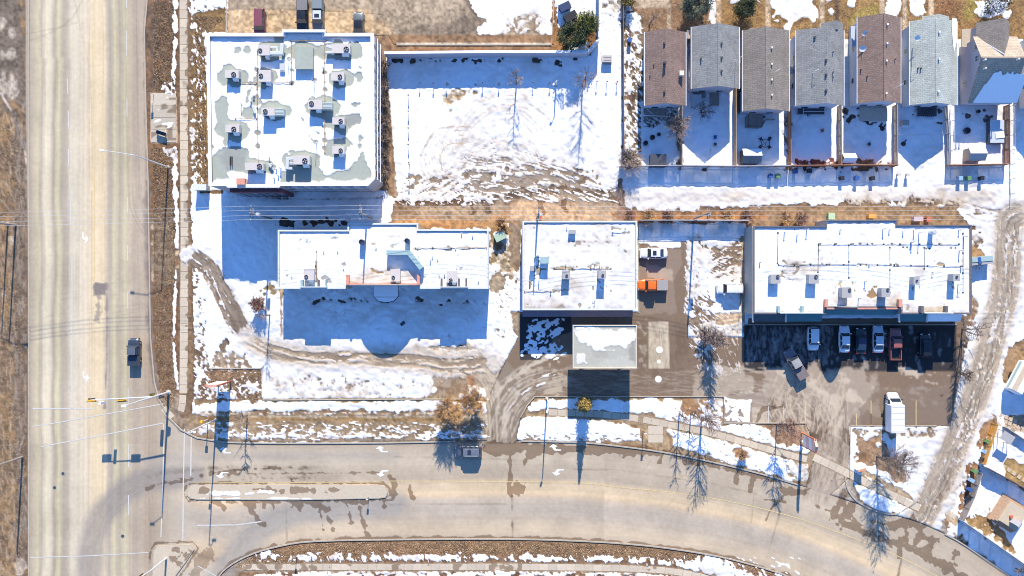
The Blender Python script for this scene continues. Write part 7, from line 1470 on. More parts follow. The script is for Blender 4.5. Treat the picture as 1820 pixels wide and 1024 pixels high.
# traffic signals
def tsig(t, p, ang, n=3, horiz=True, housing=None):
    o = None; ax = Vector((math.cos(ang), math.sin(ang), 0)); L = .42 * n
    g = MB(); g.box(tuple(p), (L, .28, .36), rz=ang) if horiz else g.box(tuple(p), (.34, .28, L)); o = g.build('signal_head', housing or YEL, t, bevel=.02)
    g = MB(); bb = (L + .35, .05, .75) if horiz else (.6, .05, L + .3); off = Vector((-math.sin(ang), math.cos(ang), 0)) * .17; g.box(tuple(Vector(p) + off), bb, rz=ang); g.build('backboard', DKMET, o)
    for k in range(n):
        c = Vector(p) + (ax * ((k - (n - 1) / 2) * .4) if horiz else Vector((0, 0, (k - (n - 1) / 2) * .4))) - off; g = MB(); g.box(tuple(c - off.normalized() * .1), (.26, .2, .26), rz=ang); g.build('visor', TRIMB, o)
b = Vector((*G(300, 697), 0)); t = thing('traffic_signal', 'traffic signal mast with long arm over the wide road at the crossing', 'traffic light', tuple(b)); g = MB(); g.tube([b, b + Vector((0, 0, 12))], [.2, .1], 8); g.build('pole', STEEL, t); g = MB(); g.cyl((b.x, b.y, 0), .4, .15, 12); g.build('base', CONCR, t)
e = W(162, 711, 6.4); a0 = b + Vector((0, 0, 6.0)); g = MB(); g.tube([a0, a0.lerp(e, .5) + Vector((0, 0, .2)), e], [.12, .09, .06], 7); g.build('mast_arm', STEEL, t); ang = math.atan2(e.y - a0.y, e.x - a0.x)
for px in (163, 217): p = W(px, 712, 5.9); tsig(t, p, ang)
p = W(180, 716, 5.6); g = MB(); g.box(tuple(p), (.5, .35, 1.2)); g.build('sensor_box', WHITE_TRIM, t)
tsig(t, b + Vector((-.7, .2, 4.6)), 0, 3, False); tsig(t, b + Vector((.3, -.3, 3.6)), R(90), 2, False, DKMET)
e = W(240, 714, 12); g = MB(); top = b + Vector((0, 0, 11.9)); tip = Vector((top.x - 1.6, top.y - .5, 12.3)); g.tube([top, tip], .05, 6); g.build('lamp_arm', STEEL, t); g = MB(); g.box(tuple(tip), (.8, .32, .14)); g.build('lamp_head', WHITE_TRIM, t)
b = Vector((*G(296, 992), 0)); t = thing('traffic_signal', 'traffic signal on the turning island at the bottom edge', 'traffic light', tuple(b)); g = MB(); g.tube([b, b + Vector((0, 0, 6.2))], [.18, .1], 8); g.build('pole', STEEL, t); e = Vector((b.x - 3.2, b.y - 2.2, 6.3)); g = MB(); g.tube([b + Vector((0, 0, 6)), e], [.1, .06], 7); g.build('mast_arm', STEEL, t); tsig(t, (e + b + Vector((0, 0, 6))) / 2 + Vector((0, 0, -.4)), math.atan2(-2.2, -3.2))
b = Vector((*G(428, 745), 0)) if False else Vector((*G(370, 745), 0)); 
t = thing('pedestrian_signal', 'yellow push button post in the verge beside the tall grey light', 'signal post', tuple(b)); g = MB(); g.cyl(tuple(b), .07, 2.8, 8); g.build('pole', STEEL, t); g = MB(); g.box((b.x, b.y, 2.9), (.45, .4, .5)); g.build('signal_head', YEL, t, bevel=.03)
# pylon signs
def pylon(label, a, b, h, clear=1.1):
    a, b = Vector(G(*a)), Vector(G(*b)); c = (a + b) / 2; d = (b - a).normalized(); L = (b - a).length; ang = math.atan2(d.y, d.x); t = thing('pylon_sign', label, 'sign', (c.x, c.y, 0))
    for p in (a + d * .1, b - d * .1): g = MB(); g.box((p.x, p.y, h / 2 - .2), (.2, .22, h - .5), rz=ang); g.build('post', RUSTM, t)
    zz = [clear, clear + (h - .7 - clear) * .25, clear + (h - .7 - clear) * .5, clear + (h - .7 - clear) * .75, h - .7]
    for k in range(4): g = MB(); g.box((c.x, c.y, (zz[k] + zz[k + 1]) / 2), (L - .42, .3, zz[k + 1] - zz[k] - .05), rz=ang); g.build('sign_panel', (WHITE_TRIM, SIGNP, WHITE_TRIM, SIGNP)[k], t)
    nn = Vector((-d.y, d.x)) * .2; q = [a, b]; g = MB(); g.add([(*(a + nn), h - .68), (*(b + nn), h - .68), (*(c + nn), h), (*(a - nn), h - .68), (*(b - nn), h - .68), (*(c - nn), h)], [(0, 1, 2), (5, 4, 3), (0, 3, 4, 1), (1, 4, 5, 2), (2, 5, 3, 0)]); g.build('peaked_cap', SIGNC, t); return t
SIGNP = M('pink_sign_face', (.68, .45, .40), .6, .08, 1); SIGNC = M('salmon_sign_cap', (.66, .33, .25), .6, .08, 2)
pylon('salmon edged pylon sign standing in the brown verge corner with a broad blue shadow', (388, 678), (411, 678), 6.7); pylon('salmon edged pylon sign beside the second driveway with a very narrow shadow', (1424, 768), (1425, 792), 6.9)
p = G(1525, 832); t = thing('monument_sign', 'small white and red board sign among snow on the second drive island', 'sign', (*p, 0)); g = MB(); g.box((*p, .8), (1.3, .3, 1.3), rz=R(15)); g.build('board', WHITE_TRIM, t, bevel=.03); g = MB(); g.box((p[0], p[1], 1.5), (1.4, .36, .14), rz=R(15)); g.build('cap', SALMON, t); g = MB(); g.box((*p, .08), (1.5, .5, .2), rz=R(15)); g.build('plinth', CONCR, t)
# small things on the ground
p = G(288, 238); t = thing('bus_bench', 'dark tilted bus stop bench on the concrete pad', 'bench', (*p, 0), R(-18))
g = MB(); g.box((0, 0, .46), (1.7, .5, .06)); g.build('seat', DKMET, t, local=True); g = MB(); g.box((0, .28, .8), (1.75, .06, .6)); g.build('backrest', NAVY, t, local=True); g = MB(); g.box((0, .32, .85), (.9, .02, .22)); g.build('backrest_plate', WHITE_TRIM, t, local=True)
for s in (-.7, .7): g = MB(); g.box((s, 0, .22), (.08, .46, .44)); g.build('leg', CONCR, t, local=True)
p = G(273, 168); t = thing('bus_stop_sign', 'thin bus stop pole at the top of the concrete pad', 'sign', (*p, 0)); g = MB(); g.cyl((*p, 0), .04, 2.4, 6); g.build('pole', STEEL, t); g = MB(); g.box((p[0], p[1], 2.1), (.4, .04, .6)); g.build('plate', NAVY, t)
def wheelie(px, py, label, col, ang=0, lid=None, grp='wheeled bins along the back lane'):
    p = G(px, py); t = thing('wheeled_bin', label, 'bin', (*p, .03), R(ang), grp); g = MB(); g.box((0, 0, .5), (.52, .55, .95), taper=1.14); g.build('body', col, t, local=True, bevel=.03); g = MB(); g.box((0, -.02, 1.0), (.64, .7, .07)); g.build('lid', lid or col, t, local=True, bevel=.02)
    g = MB(); g.cyl((0, .36, .95), .02, .5, 6, axis='x'); g.build('handle', TRIMB, t, local=True)
    for s in (-1, 1): g = MB(); g.cyl((s * .26, .27, .1), .1, .05, 8, axis='x'); g.build('wheel', TYRE, t, local=True)
BB = M('blue_bin_plastic', (.03, .10, .32), .5, .1, 3); BG = M('green_bin_plastic', (.12, .26, .10), .5, .1, 3); BK = M('black_bin_plastic', (.02, .02, .025), .5, .1, 3); BLB = M('pale_blue_bin_plastic', (.25, .42, .62), .5, .1, 3)
for a in ((1367, 314, 'blue bin, left of the pair below the table garden fence', BB), (1380, 314, 'dull green bin, right of the pair below the table garden fence', BG), (1411, 306, 'dark blue bin tight against the lane fence left of the black one', BB), (1436, 305, 'black bin tight against the lane fence', BK), (1493, 318, 'black bin, leftmost of three below the concrete deck garden', BK), (1519, 318, 'blue bin, middle of three below the concrete deck garden', BB), (1547, 318, 'black bin, rightmost of three below the concrete deck garden', BK),
          (1702, 318, 'pale blue bin at the right end of the lane', BLB), (1717, 318, 'green lidded bin between the pale blue and the black bin', BG), (1740, 318, 'black bin below the plastic shed fence', BK), (1118, 74, 'small blue bin in the brown strip beside the first house', BB)): wheelie(*a, ang=random.uniform(-12, 12))
for k, a in enumerate(((1752, 784, 'green bin beside the orange fence, highest of the right corner bins', BG), (1747, 802, 'pale blue bin beside the orange fence', BLB), (1743, 816, 'black bin at the lower end of the orange fence', BK), (1728, 836, 'green bin just left of the worn brown fence', BG), (1722, 852, 'pale blue bin with snow beside the worn brown fence', BLB), (1719, 868, 'dark blue bin beside the worn brown fence', BB), (1718, 882, 'black bin lowest beside the worn brown fence', BK))): wheelie(*a, ang=60, grp='bins at the right corner gardens')
def dumpster(px, py, label, col, lid, w=1.9, d=1.3, h=1.25, ang=0, cat='dumpster', nm='dumpster'):
    p = G(px, py); t = thing(nm, label, cat, (*p, .02), R(ang)); g = MB(); g.box((0, 0, h / 2), (w * .92, d * .86, h), taper=1.08); g.build('bin', col, t, local=True); g = MB(); g.box((0, -.05, h + .04), (w * 1.02, d * .98, .07), rx=.06); g.build('lid', lid, t, local=True, bevel=.02)
    for s in (-1, 1): g = MB(); g.box((s * (w / 2 + .04), 0, h * .6), (.1, d * .6, .16)); g.build('lift_pocket', DKMET, t, local=True)
    return t
dumpster(889, 421, 'green dumpster with pale lid between the strip mall and the square shop', M('dumpster_green', (.06, .14, .10), .6, .2, 3), M('pale_green_lid', (.42, .55, .42), .5, .08, 3), ang=25)
dumpster(1003, 16, 'blue dumpster in the shaded corner of the upper car park', BB, M('dark_blue_lid', (.03, .05, .12), .5, .1), ang=25); dumpster(1013, 33, 'dark green dumpster below the blue one by the pine trees', M('deep_green_steel', (.02, .07, .05), .6, .2), BK, ang=30, w=2.2)
dumpster(1474, 385, 'pale green utility cabinet behind the right block', M('pale_green_cabinet', (.38, .50, .30), .6, .08), M('pale_green_cabinet_lid', (.42, .55, .34), .6, .08), 1.1, 1.1, 1.0, cat='utility box', nm='utility_cabinet')
for px, py, lb, c, w in ((1546, 385, 'yellow brown crate behind the right block', WOODO, 1.2), (1627, 390, 'pink grey meter box behind the right block', M('pink_grey_box', (.48, .38, .40), .6, .08), 1.5), (1646, 391, 'rust red box at the back wall of the right block', RUSTM, .8), (960, 387, 'rust orange box at the foot of the pole behind the shop', RUSTM, .5)):
    p = G(px, py); t = thing('wall_box', lb, 'box', (*p, 0)); g = MB(); g.box((*p, .5), (w, .7, 1.0)); g.build('body', c, t, bevel=.02); g = MB(); g.box((p[0], p[1], 1.03), (w + .08, .78, .06)); g.build('lid', c, t)
p = G(1078, 107); t = thing('transformer_box', 'grey flat topped transformer cabinet in the snow beside the path', 'utility box', (*p, 0)); g = MB(); g.box((p[0], p[1], .04), (1.9, 1.6, .12)); g.build('pad', CONCR, t); g = MB(); g.box((p[0], p[1], .55), (1.6, 1.0, .9)); g.build('cabinet', RTU_G, t, bevel=.03); g = MB(); g.box((p[0], p[1] - .02, 1.04), (1.7, 1.1, .06)); g.build('lid', RTU_M, t)
g = MB()
for k in range(4): g.box((p[0], p[1] + .4 - k * .25, 1.08), (1.3, .05, .02))
g.build('lid_rib', DKMET, t)
# enclosure right of the right block
p = W(1747, 463, 1.8); t = thing('steel_skip', 'long grey waste skip with snowy lid and folded blue tarp at the right block wall', 'skip', (p.x, p.y, 0), R(5)); g = MB(); g.box((0, 0, .85), (3.4, 1.3, 1.6), taper=1.04); g.build('bin', RTU_G, t, local=True); g = MB(); g.box((0, .25, 1.7), (3.5, .9, .08)); g.build('lid', TEALP, t, local=True, bevel=.02); g = MB(); g.box((-.5, 0, 1.76), (.5, 1.2, .06), rz=.1); g.build('tarp_strip', BB, t, local=True)
p = G(1739, 477); t = thing('spare_wheel', 'pale round wheel lying at the front of the waste skip', 'wheel', (*p, 0)); g = MB(); g.ring((*p, .02), .22, .42, .22, 18); g.build('tyre', WHITE_TRIM, t); g = MB(); g.cyl((*p, .05), .22, .1, 12); g.build('rim', STEEL, t)
# yard things
def shed(px, py, w, d, h, label, wall, roofm, ang=0, cat='shed', nm='garden_shed', rh=.7, snowy=False):
    p = G(px, py); t = thing(nm, label, cat, (*p, 0), R(ang))
    for s, c, dm in ((1, (0, d / 2 - .04, h / 2), (w, .08, h)), (1, (0, -d / 2 + .04, h / 2), (w, .08, h)), (1, (w / 2 - .04, 0, h / 2), (.08, d - .18, h)), (1, (-w / 2 + .04, 0, h / 2), (.08, d - .18, h))): g = MB(); g.box(c, dm); g.build('wall', wall, t, local=True)
    for s in (-1, 1): g = MB(); g.add([(-w / 2 - .1, 0, h + rh), (w / 2 + .1, 0, h + rh), (w / 2 + .1, s * (d / 2 + .12), h - .03), (-w / 2 - .1, s * (d / 2 + .12), h - .03), (-w / 2 - .1, 0, h + rh - .08), (w / 2 + .1, 0, h + rh - .08), (w / 2 + .1, s * (d / 2 + .12), h - .11), (-w / 2 - .1, s * (d / 2 + .12), h - .11)], [(0, 1, 2, 3) if s < 0 else (3, 2, 1, 0), (4, 5, 6, 7), (2, 6, 7, 3), (0, 3, 7, 4), (1, 5, 6, 2)]); g.build('roof', SNOW if (snowy and s > 0) else roofm, t, local=True)
    for s in (-1, 1): g = MB(); g.add([(s * w / 2, -d / 2, h - .05), (s * w / 2, d / 2, h - .05), (s * w / 2, 0, h + rh - .06)], [(0, 1, 2)]); g.build('gable_end', wall, t, local=True)
    g = MB(); g.box((0, -d / 2 - .01, h * .45), (w * .4, .04, h * .85)); g.build('door', WHITE_TRIM, t, local=True); return t
shed(1330, 281, 2.9, 2.2, 2.0, 'grey shed with a white triangle of snow on its roof in the table garden', WOODG, SH_G, snowy=True); shed(1725, 277, 2.6, 2.0, 1.9, 'beige plastic shed with snowy far slope beside the white fence', STUCCO_T, RTU_G, snowy=True); shed(1502, 284, 2.0, 1.4, 1.6, 'small pale shed half buried at the corner of the concrete deck garden', WOODG, SNOW)
p = G(1167, 288); t = thing('wood_stack', 'dark flat topped storage box at the bottom of the first garden', 'box', (*p, 0)); g = MB(); g.box((*p, .8), (2.6, 2.0, 1.6)); g.build('body', DKMET, t); g = MB(); g.box((p[0], p[1], 1.64), (2.7, 2.1, .08)); g.build('lid', DKMET, t)
p = G(1236, 182); t = thing('storage_box', 'pale blue lidded storage box behind the grey house', 'box', (*p, 0)); g = MB(); g.box((*p, .5), (1.5, 2.1, 1.0)); g.build('body', VINYL_B, t); g = MB(); g.box((p[0], p[1], 1.04), (1.6, 2.2, .08)); g.build('lid', LSIL, t, bevel=.02)
p = G(1765, 236); t = thing('covered_tub', 'large covered hot tub with bluish sheet and snow on top', 'hot tub', (*p, 0)); g = MB(); g.box((*p, .45), (2.5, 4.0, .9)); g.build('tub', DKMET, t, bevel=.15); g = MB(); g.box((p[0] + .1, p[1], .98), (2.4, 3.9, .14)); g.build('cover', LSIL, t, bevel=.06); g = MB(); g.box((p[0] + .5, p[1] - .6, 1.1), (1.5, 1.1, .12), rz=.1); g.build('cover_snow', SNOW, t, bevel=.05)
def barrel(px, py, r, h, label, mat, nm='fire_pit', cat='fire pit'):
    p = G(px, py); t = thing(nm, label, cat, (*p, 0)); g = MB(); g.ring((*p, 0), r * .8, r, h, 16); g.build('ring', mat, t); g = MB(); g.cyl((p[0], p[1], .02), r * .8, h * .7, 12); g.build('ash_bed', BK, t)
barrel(1717, 233, .55, .5, 'round black fire pit in the tub garden', DKMET); barrel(1147, 255, .4, .6, 'round black drum at the left edge of the first garden', DKMET, 'drum', 'drum'); barrel(1159, 245, .42, .6, 'round black drum in the middle of the first garden', DKMET, 'drum', 'drum'); barrel(1170, 240, .42, .6, 'pale topped round drum rightmost in the first garden', STEEL, 'drum', 'drum')
barrel(1737, 278 if False else 199, .3, .5, 'small dark round pot near the tan house wall', DKMET, 'plant_pot', 'pot')
# tables and chairs in gardens
def patio(px, py, r, label):
    p = G(px, py); t = thing('patio_table', label, 'table', (*p, 0)); g = MB(); g.ring((*p, .7), r * .86, r, .04, 16); g.build('table_rim', DKMET, t); 
    for k in range(4): a = k * math.pi / 2 + .5; g = MB(); g.tube([(p[0], p[1], .7), (p[0] + math.cos(a) * r * .9, p[1] + math.sin(a) * r * .9, 0)], .03, 5); g.build('leg', DKMET, t)
def chair(px, py, ang, label, mat=None, grp='garden chairs'):
    p = G(px, py); t = thing('garden_chair', label, 'chair', (*p, 0), R(ang), grp); mt = mat or DKMET; g = MB(); g.box((0, 0, .42), (.5, .5, .04)); g.build('seat', mt, t, local=True); g = MB(); g.box((0, .25, .7), (.5, .04, .5)); g.build('backrest', mt, t, local=True)
    for sx in (-.22, .22):
        for sy in (-.22, .22): g = MB(); g.box((sx, sy, .2), (.04, .04, .42)); g.build('leg', mt, t, local=True)
patio(1358, 256, .75, 'dark round table frame in the snow of the third garden')
for x, y, a, l in ((1351, 248, 30, 'dark chair at the upper left of the round table frame'), (1366, 248, -30, 'dark chair at the upper right of the round table frame'), (1350, 262, 140, 'dark chair at the lower left of the round table frame'), (1366, 262, 210, 'dark chair at the lower right of the round table frame'), (1270, 245, 0, 'blue seat upper of two in the bare bush garden'), (1270, 257, 180, 'dark seat lower of two in the bare bush garden'), (1460, 233, 20, 'red and blue lounger upright in the deep blue deck garden'), (1543, 257, 40, 'toppled dark chair in the concrete deck garden')):
    chair(x, y, a, l, BB if 'blue seat' in l else (RUSTM if 'red' in l else None))
for x, y, l in ((1568, 229, 'curled dark cover by the right fence of the concrete deck garden'), (1605, 256, 'dark lumpy bag in the lower part of the open pale garden')): p = G(x, y); t = thing('ground_bag', l, 'bag', (*p, 0)); g = MB(); g.cyl((*p, 0), .5, .35, 9, r2=.25); g.build('bag', BK, t); g = MB(); g.tube([(p[0], p[1], .3), (p[0] + .5, p[1] + .7, .12)], .1, 6); g.build('tie', BK, t)
# trampoline frame, play gym, letter boxes
p = G(1605, 223); t = thing('lean_box', 'half sunlit box with open front at the left of the open pale garden', 'box', (*p, 0)); g = MB(); g.box((p[0], p[1] + .3, .5), (1.1, .8, 1.0)); g.build('body', RTU_G, t); g = MB(); g.box((p[0], p[1] - .3, .9), (1.1, .6, .05)); g.build('flap', WHITE_TRIM, t)
for x, l in ((1593, 'left mail box cabinet on its post in the lane snow'), (1609, 'right mail box cabinet on its post in the lane snow')): p = G(x, 312); t = thing('mail_box', l, 'mail box', (*p, 0), 0, 'mail boxes in the lane'); g = MB(); g.box((*p, .75), (.5, .4, .5)); g.build('cabinet', RTU_G, t); g = MB(); g.cyl((*p, 0), .1, .52, 8); g.build('post', STEEL, t); g = MB(); g.box((*p, 1.02), (.56, .46, .05)); g.build('snow_cap', RTU_M, t)
for x, y, r, l in ((1172, 622, .55, 'larger pale round tank cover on the concrete strip'), (1170, 674, .52, 'pale round tank cover alone on the brown asphalt'), (1171, 643, .3, 'small pale tank cover at the end of the concrete strip')): p = G(x, y); t = thing('tank_cover', l, 'manhole cover', (*p, .0), 0, 'tank covers'); g = MB(); g.cyl((*p, .0), r, .045, 20); g.build('lid', PAINT_W, t); g = MB(); g.ring((*p, .0), r, r + .08, .035, 20); g.build('frame', CONCR, t)
for x, y, l in ((112, 842, 'round manhole upper of two in the left lanes'), (97, 867, 'round manhole lower of two in the left lanes'), (218, 953, 'round manhole in the crossing near the turning island')): p = G(x, y); t = thing('manhole', l, 'manhole cover', (*p, 0), 0, 'manholes in the road'); g = MB(); g.cyl((*p, -.01), .28, .024, 14); g.build('cover', DKMET, t); g = MB(); g.ring((*p, -.01), .28, .34, .027, 14); g.build('frame', RTU_G, t)
p = G(716, 575); t = thing('drain_box', 'small black box lying in the blue shade before the strip mall', 'box', (*p, 0), R(40)); g = MB(); g.box((0, 0, .1), (.85, .5, .2)); g.build('body', BK, t, local=True); g = MB(); g.box((0, 0, .21), (.7, .36, .03)); g.build('lid', DKMET, t, local=True)
for px, py, l in ((655, 884, 'thin reflector post at the right end of the median'), (1143, 766, 'dark slim pole by the verge crossing path'), (527, 990, 'short post in the snow line south of the lower road'), (1057, 1015, 'thin tripod sign at the bottom pavement'), (374, 875, 'pale traffic board at the snowy left end of the median')):
    p = G(px, py); t = thing('marker_post', l, 'post', (*p, .1)); hh = 2.8 if 'dark slim' in l else 1.6; g = MB(); g.cyl((*p, .05), .05, hh, 6); g.build('pole', STEEL if 'pale' in l else DKMET, t); g = MB(); g.box((p[0], p[1], hh - .2), (.35, .05, .5)); g.build('plate', WHITE_TRIM, t)
# plaza at building A left: stairs box; small structure in the left shade
p = G(362, 352); t = thing('gas_meter_cage', 'grey meter cage left of the office building with its blue shadow', 'utility box', (*p, 0)); g = MB(); g.box((p[0], p[1] + 1.6, .9), (2.2, .9, 1.8)); g.build('cage', RTU_G, t); g = MB(); g.box((p[0], p[1] + 1.6, 1.84), (2.3, 1.0, .08)); g.build('lid', CAP, t)
# bottom right corner: deck, shed, caravan
p = W(1797, 915, 1.3); t = thing('garden_deck', 'stepped cream timber deck in the bottom right garden', 'deck', (p.x, p.y, 0), R(-32))
CREAM = M('cream_timber', (.52, .43, .31), .8, .1, 3)
for k, (w, d, z) in enumerate(((4.6, 5.0, .35), (4.2, 4.6, .7), (3.8, 4.2, 1.05), (3.4, 3.8, 1.4))): g = MB(); g.box((.15 * k, 0, z - .17), (w, d, .33)); g.build('step_tier', CREAM if k == 3 else WOODT, t, local=True)
for k in range(12): g = MB(); g.box((.45 + (k - 5.5) * .28, 0, 1.44), (.25, 3.7, .03)); g.build('board', CREAM, t, local=True)
g = MB(); g.box((.9, -.7, 1.9), (1.3, .9, .9)); g.build('planter', RTU_M, t, local=True); g = MB(); g.cyl((.0, -.3, 1.46), .28, .3, 10); g.build('pot', RUSTM, t, local=True)
p = W(1791, 778, 2.0); t = thing('tarp_shelter', 'small grey tarp shelter right of the orange fence', 'shelter', (p.x, p.y, 0), R(-32)); g = MB(); g.box((0, 0, 2.0), (2.1, 1.5, .08)); g.build('roof', RTU_G, t, local=True)
for sx in (-.95, .95):
    for sy in (-.65, .65): g = MB(); g.box((sx, sy, 1.0), (.08, .08, 2.0)); g.build('post', WOODG, t, local=True)
p = W(1820, 672, 2.4); t = thing('caravan', 'cream and white trailer cut by the right edge below the alley bend', 'trailer', (p.x, p.y, 0), R(62)); g = MB(); g.box((0, 0, 1.5), (5.5, 2.3, 2.0)); g.build('body', WHITE_TRIM, t, local=True, bevel=.2); g = MB(); g.box((0, 1.17, 1.5), (4.8, .03, .6)); g.build('window_band', TEALP, t, local=True); g = MB(); g.box((0, .6, 2.53), (5.2, .9, .05)); g.build('roof_strip', CREAM, t, local=True)
for s in (-1, 1): wv = MB(); wv.cyl((0, s * 1.0, .35), .35, .25, 14, axis='y'); wv.build('wheel', TYRE, t, local=True)
p = G(1808, 725); t = thing('neighbour_building', 'low blue grey roofed building at the right edge below the trailer', 'building', (G(1850, 705)[0], G(1850, 705)[1], 0)); g = MB(); q = [G(*a) for a in ((1806, 690), (1990, 760), (1990, 640), (1830, 600))]; g.prism(q, 0, 3.0); g.build('walls', VINYL_B, t); g = MB(); g.prism(poly_inset(q, -.3), 3.02, 3.3); g.build('roof', SNOW, t)
# paving stones in the right corner gardens
PAVM = M('garden_paving', (.50, .40, .30), .85, .15, 2)
r = bpy.data.objects.new('garden_path', None); COL.objects.link(r); r['kind'] = 'structure'
gm = MB(); gm.box((0, 0, .02), (.62, .62, .06)); first = gm.build('paving_stone', PAVM, r); bpy.data.objects.remove(first); 
me0 = bpy.data.meshes['paving_stone']
def stone(px, py, a): o = bpy.data.objects.new('paving_stone', me0); COL.objects.link(o); o.parent = r; o.location = (*G(px, py), .04); o.rotation_euler = (0, 0, a)
for i in range(4):
    for j in range(3): stone(1780 + i * 8 - j * 1.5, 738 + j * 8 + i * 3.4, R(-24))
for k in range(9): stone(1784 + k * 9, 829 + k * 6.2, R(-33 + random.uniform(-5, 5)))
for i in range(9): stone(1800 + (i % 3) * 9, 760 + (i // 3) * 6, R(random.uniform(0, 90)))

# ---------------------------------------------------------------- trees and shrubs
BARK = M('grey_brown_bark', (.16, .12, .095), .9, .2, 4); TWIG_P = M('pale_pink_twigs', (.40, .30, .25), .9, .15, 4); TWIG_O = M('orange_willow_twigs', (.58, .33, .13), .85, .2, 4); TWIG_B = M('brown_twigs', (.30, .22, .165), .9, .2, 4); TWIG_R = M('red_brown_twigs', (.34, .17, .11), .9, .2, 4)
LEAF_G = M('olive_needles', (.085, .095, .03), .9, .35, 1.2); LEAF_D = M('dark_needles', (.045, .06, .035), .9, .35, 1.2); LEAF_Y = M('yellow_brown_needles', (.34, .24, .07), .9, .3, 1.5)
def bare_tree(name, label, px, py, h, r, twig, n1=9, n2=5, n3=6, seed=0, multi=1, cat='tree', trunk_r=.13, up=.6, fine=.014, grp=None, bark=None):
    k_ = .8 if twig in (TWIG_O, TWIG_R) else .5; n2 = max(3, round(n2 * (k_ + .15))); n3 = max(3, round(n3 * k_)); rd = random.Random(seed); p = G(px, py); t = thing(name, label, cat, (*p, 0), 0, grp); o = Vector((*p, 0)); g = MB(); tw = MB(); br = MB()
    stems = [o + Vector((0, 0, h * .95))] if multi == 1 else [o + Vector((rd.uniform(-.5, .5) * r, rd.uniform(-.5, .5) * r, h * rd.uniform(.8, 1))) for _ in range(multi)]
    for s in stems:
        mid = o.lerp(s, .5) + Vector((rd.uniform(-.15, .15), rd.uniform(-.15, .15), 0)); g.tube([o, mid, s], [trunk_r, trunk_r * .7, trunk_r * .2], 6)
        for k in range(n1):
            u = rd.uniform(.18 if multi > 1 else .28, .95); b0 = o.lerp(mid, u * 2) if u < .5 else mid.lerp(s, u * 2 - 1); a = rd.uniform(0, 6.283); ln = r * (1.1 - u * .65) * rd.uniform(.6, 1)
            b1 = b0 + Vector((math.cos(a) * ln, math.sin(a) * ln, ln * up * rd.uniform(.6, 1.6))); b1.z = min(b1.z, h * 1.02); bm = b0.lerp(b1, .5) + Vector((0, 0, -.08 * ln)); br.tube([b0, bm, b1], [trunk_r * .35, trunk_r * .22, .015], 4, cap=False)
            for j in range(n2):
                v = rd.uniform(.3, 1); c0 = b0.lerp(b1, v); l2 = ln * .5 * rd.uniform(.5, 1); a2 = a + rd.uniform(-1.1, 1.1); c1 = c0 + Vector((math.cos(a2) * l2, math.sin(a2) * l2, l2 * rd.uniform(.2, 1.1))); br.tube([c0, c1], [.02, .009], 3, cap=False)
                for i in range(n3):
                    d0 = c0.lerp(c1, rd.uniform(.2, 1)); l3 = l2 * rd.uniform(.3, .8); a3 = a2 + rd.uniform(-1.3, 1.3); d1 = d0 + Vector((math.cos(a3) * l3, math.sin(a3) * l3, l3 * rd.uniform(-.1, 1))); tw.tube([d0, d1], [fine, fine * .5], 3, cap=False)
    g.build('trunk', bark or BARK, t, smooth=True); br.build('limbs', bark or BARK, t); c = tw.build('crown', twig, t); return t
def needle_tree(name, label, px, py, h, r, mat, n=2600, seed=0, kind='cone', cat='tree', mat2=None):
    rd = random.Random(seed); p = G(px, py); t = thing(name, label, cat, (*p, 0)); g = MB(); g.tube([(*p, 0), (*p, h * .95)], [.16, .03], 6); g.build('trunk', BARK, t)
    for m_, part in ((mat, 0), (mat2 or mat, 1)):
        g = MB(); vs = []; fs = []
        lumps = [(rd.uniform(0, 6.28), rd.uniform(.15, 1) ** .5, rd.uniform(.25, .95)) for _ in range(46)]
        for k in range(n // 2):
            if kind == 'cone':
                u = rd.random() ** .65; z = h * (.08 + .92 * (1 - u)); rr = r * (u * .95 + .05); a = rd.uniform(0, 6.28); star = .72 + .28 * math.cos(a * 7 + int(z * 2.2) * 1.3); q = rr * star * rd.uniform(.35, 1) ; c = Vector((p[0] + math.cos(a) * q, p[1] + math.sin(a) * q, z - q * .12))
            else:
                a, q, zz = lumps[k % len(lumps)]; c = Vector((p[0] + math.cos(a) * q * r, p[1] + math.sin(a) * q * r * .9, h * zz)) + Vector((rd.gauss(0, .32), rd.gauss(0, .32), rd.gauss(0, .3)))
                if c.z > h: c.z = h - rd.random() * .4
            s = rd.uniform(.10, .2); d = Vector((rd.gauss(0, 1), rd.gauss(0, 1), rd.gauss(0, .6))).normalized() * s; e = Vector((rd.gauss(0, 1), rd.gauss(0, 1), rd.gauss(0, 1))).normalized() * s * .55
            i = len(vs); vs += [c - d, c + e, c + d, c - e]; fs.append((i, i + 1, i + 2, i + 3))
        g.add(vs, fs); g.build('crown' if part == 0 else 'inner_crown', m_, t)
    return t
bare_tree('bare_tree', 'pale leafless tree in the middle of the snow field shade', 918, 150, 6.6, 1.9, TWIG_P, 15, 7, 7, 1)
bare_tree('bare_tree', 'pale leafless tree near the right end of the wall shade', 1035, 152, 9.0, 2.6, TWIG_P, 22, 8, 8, 2)
bare_tree('willow_tree', 'orange twigged willow at the left of the first driveway mouth', 803, 728, 5.6, 2.5, TWIG_O, 26, 9, 9, 3, multi=4, fine=.016); bare_tree('willow_tree', 'orange twigged willow touching the first driveway kerb', 843, 708, 5.2, 2.1, TWIG_O, 24, 9, 9, 4, multi=4, fine=.015)
needle_tree('pine_tree', 'larger olive pine in the upper car park corner', 1014, 76, 5.6, 2.0, LEAF_D, 6500, 5, 'round', mat2=LEAF_G); needle_tree('pine_tree', 'smaller yellow green pine right of the larger one', 1040, 55, 5.6, 1.5, LEAF_G, 4600, 6, 'round', mat2=M('yellow_green_needles', (.22, .21, .045), .9, .3, 1.2))  # smaller pine mixes olive and yellow green needles throughout its crown
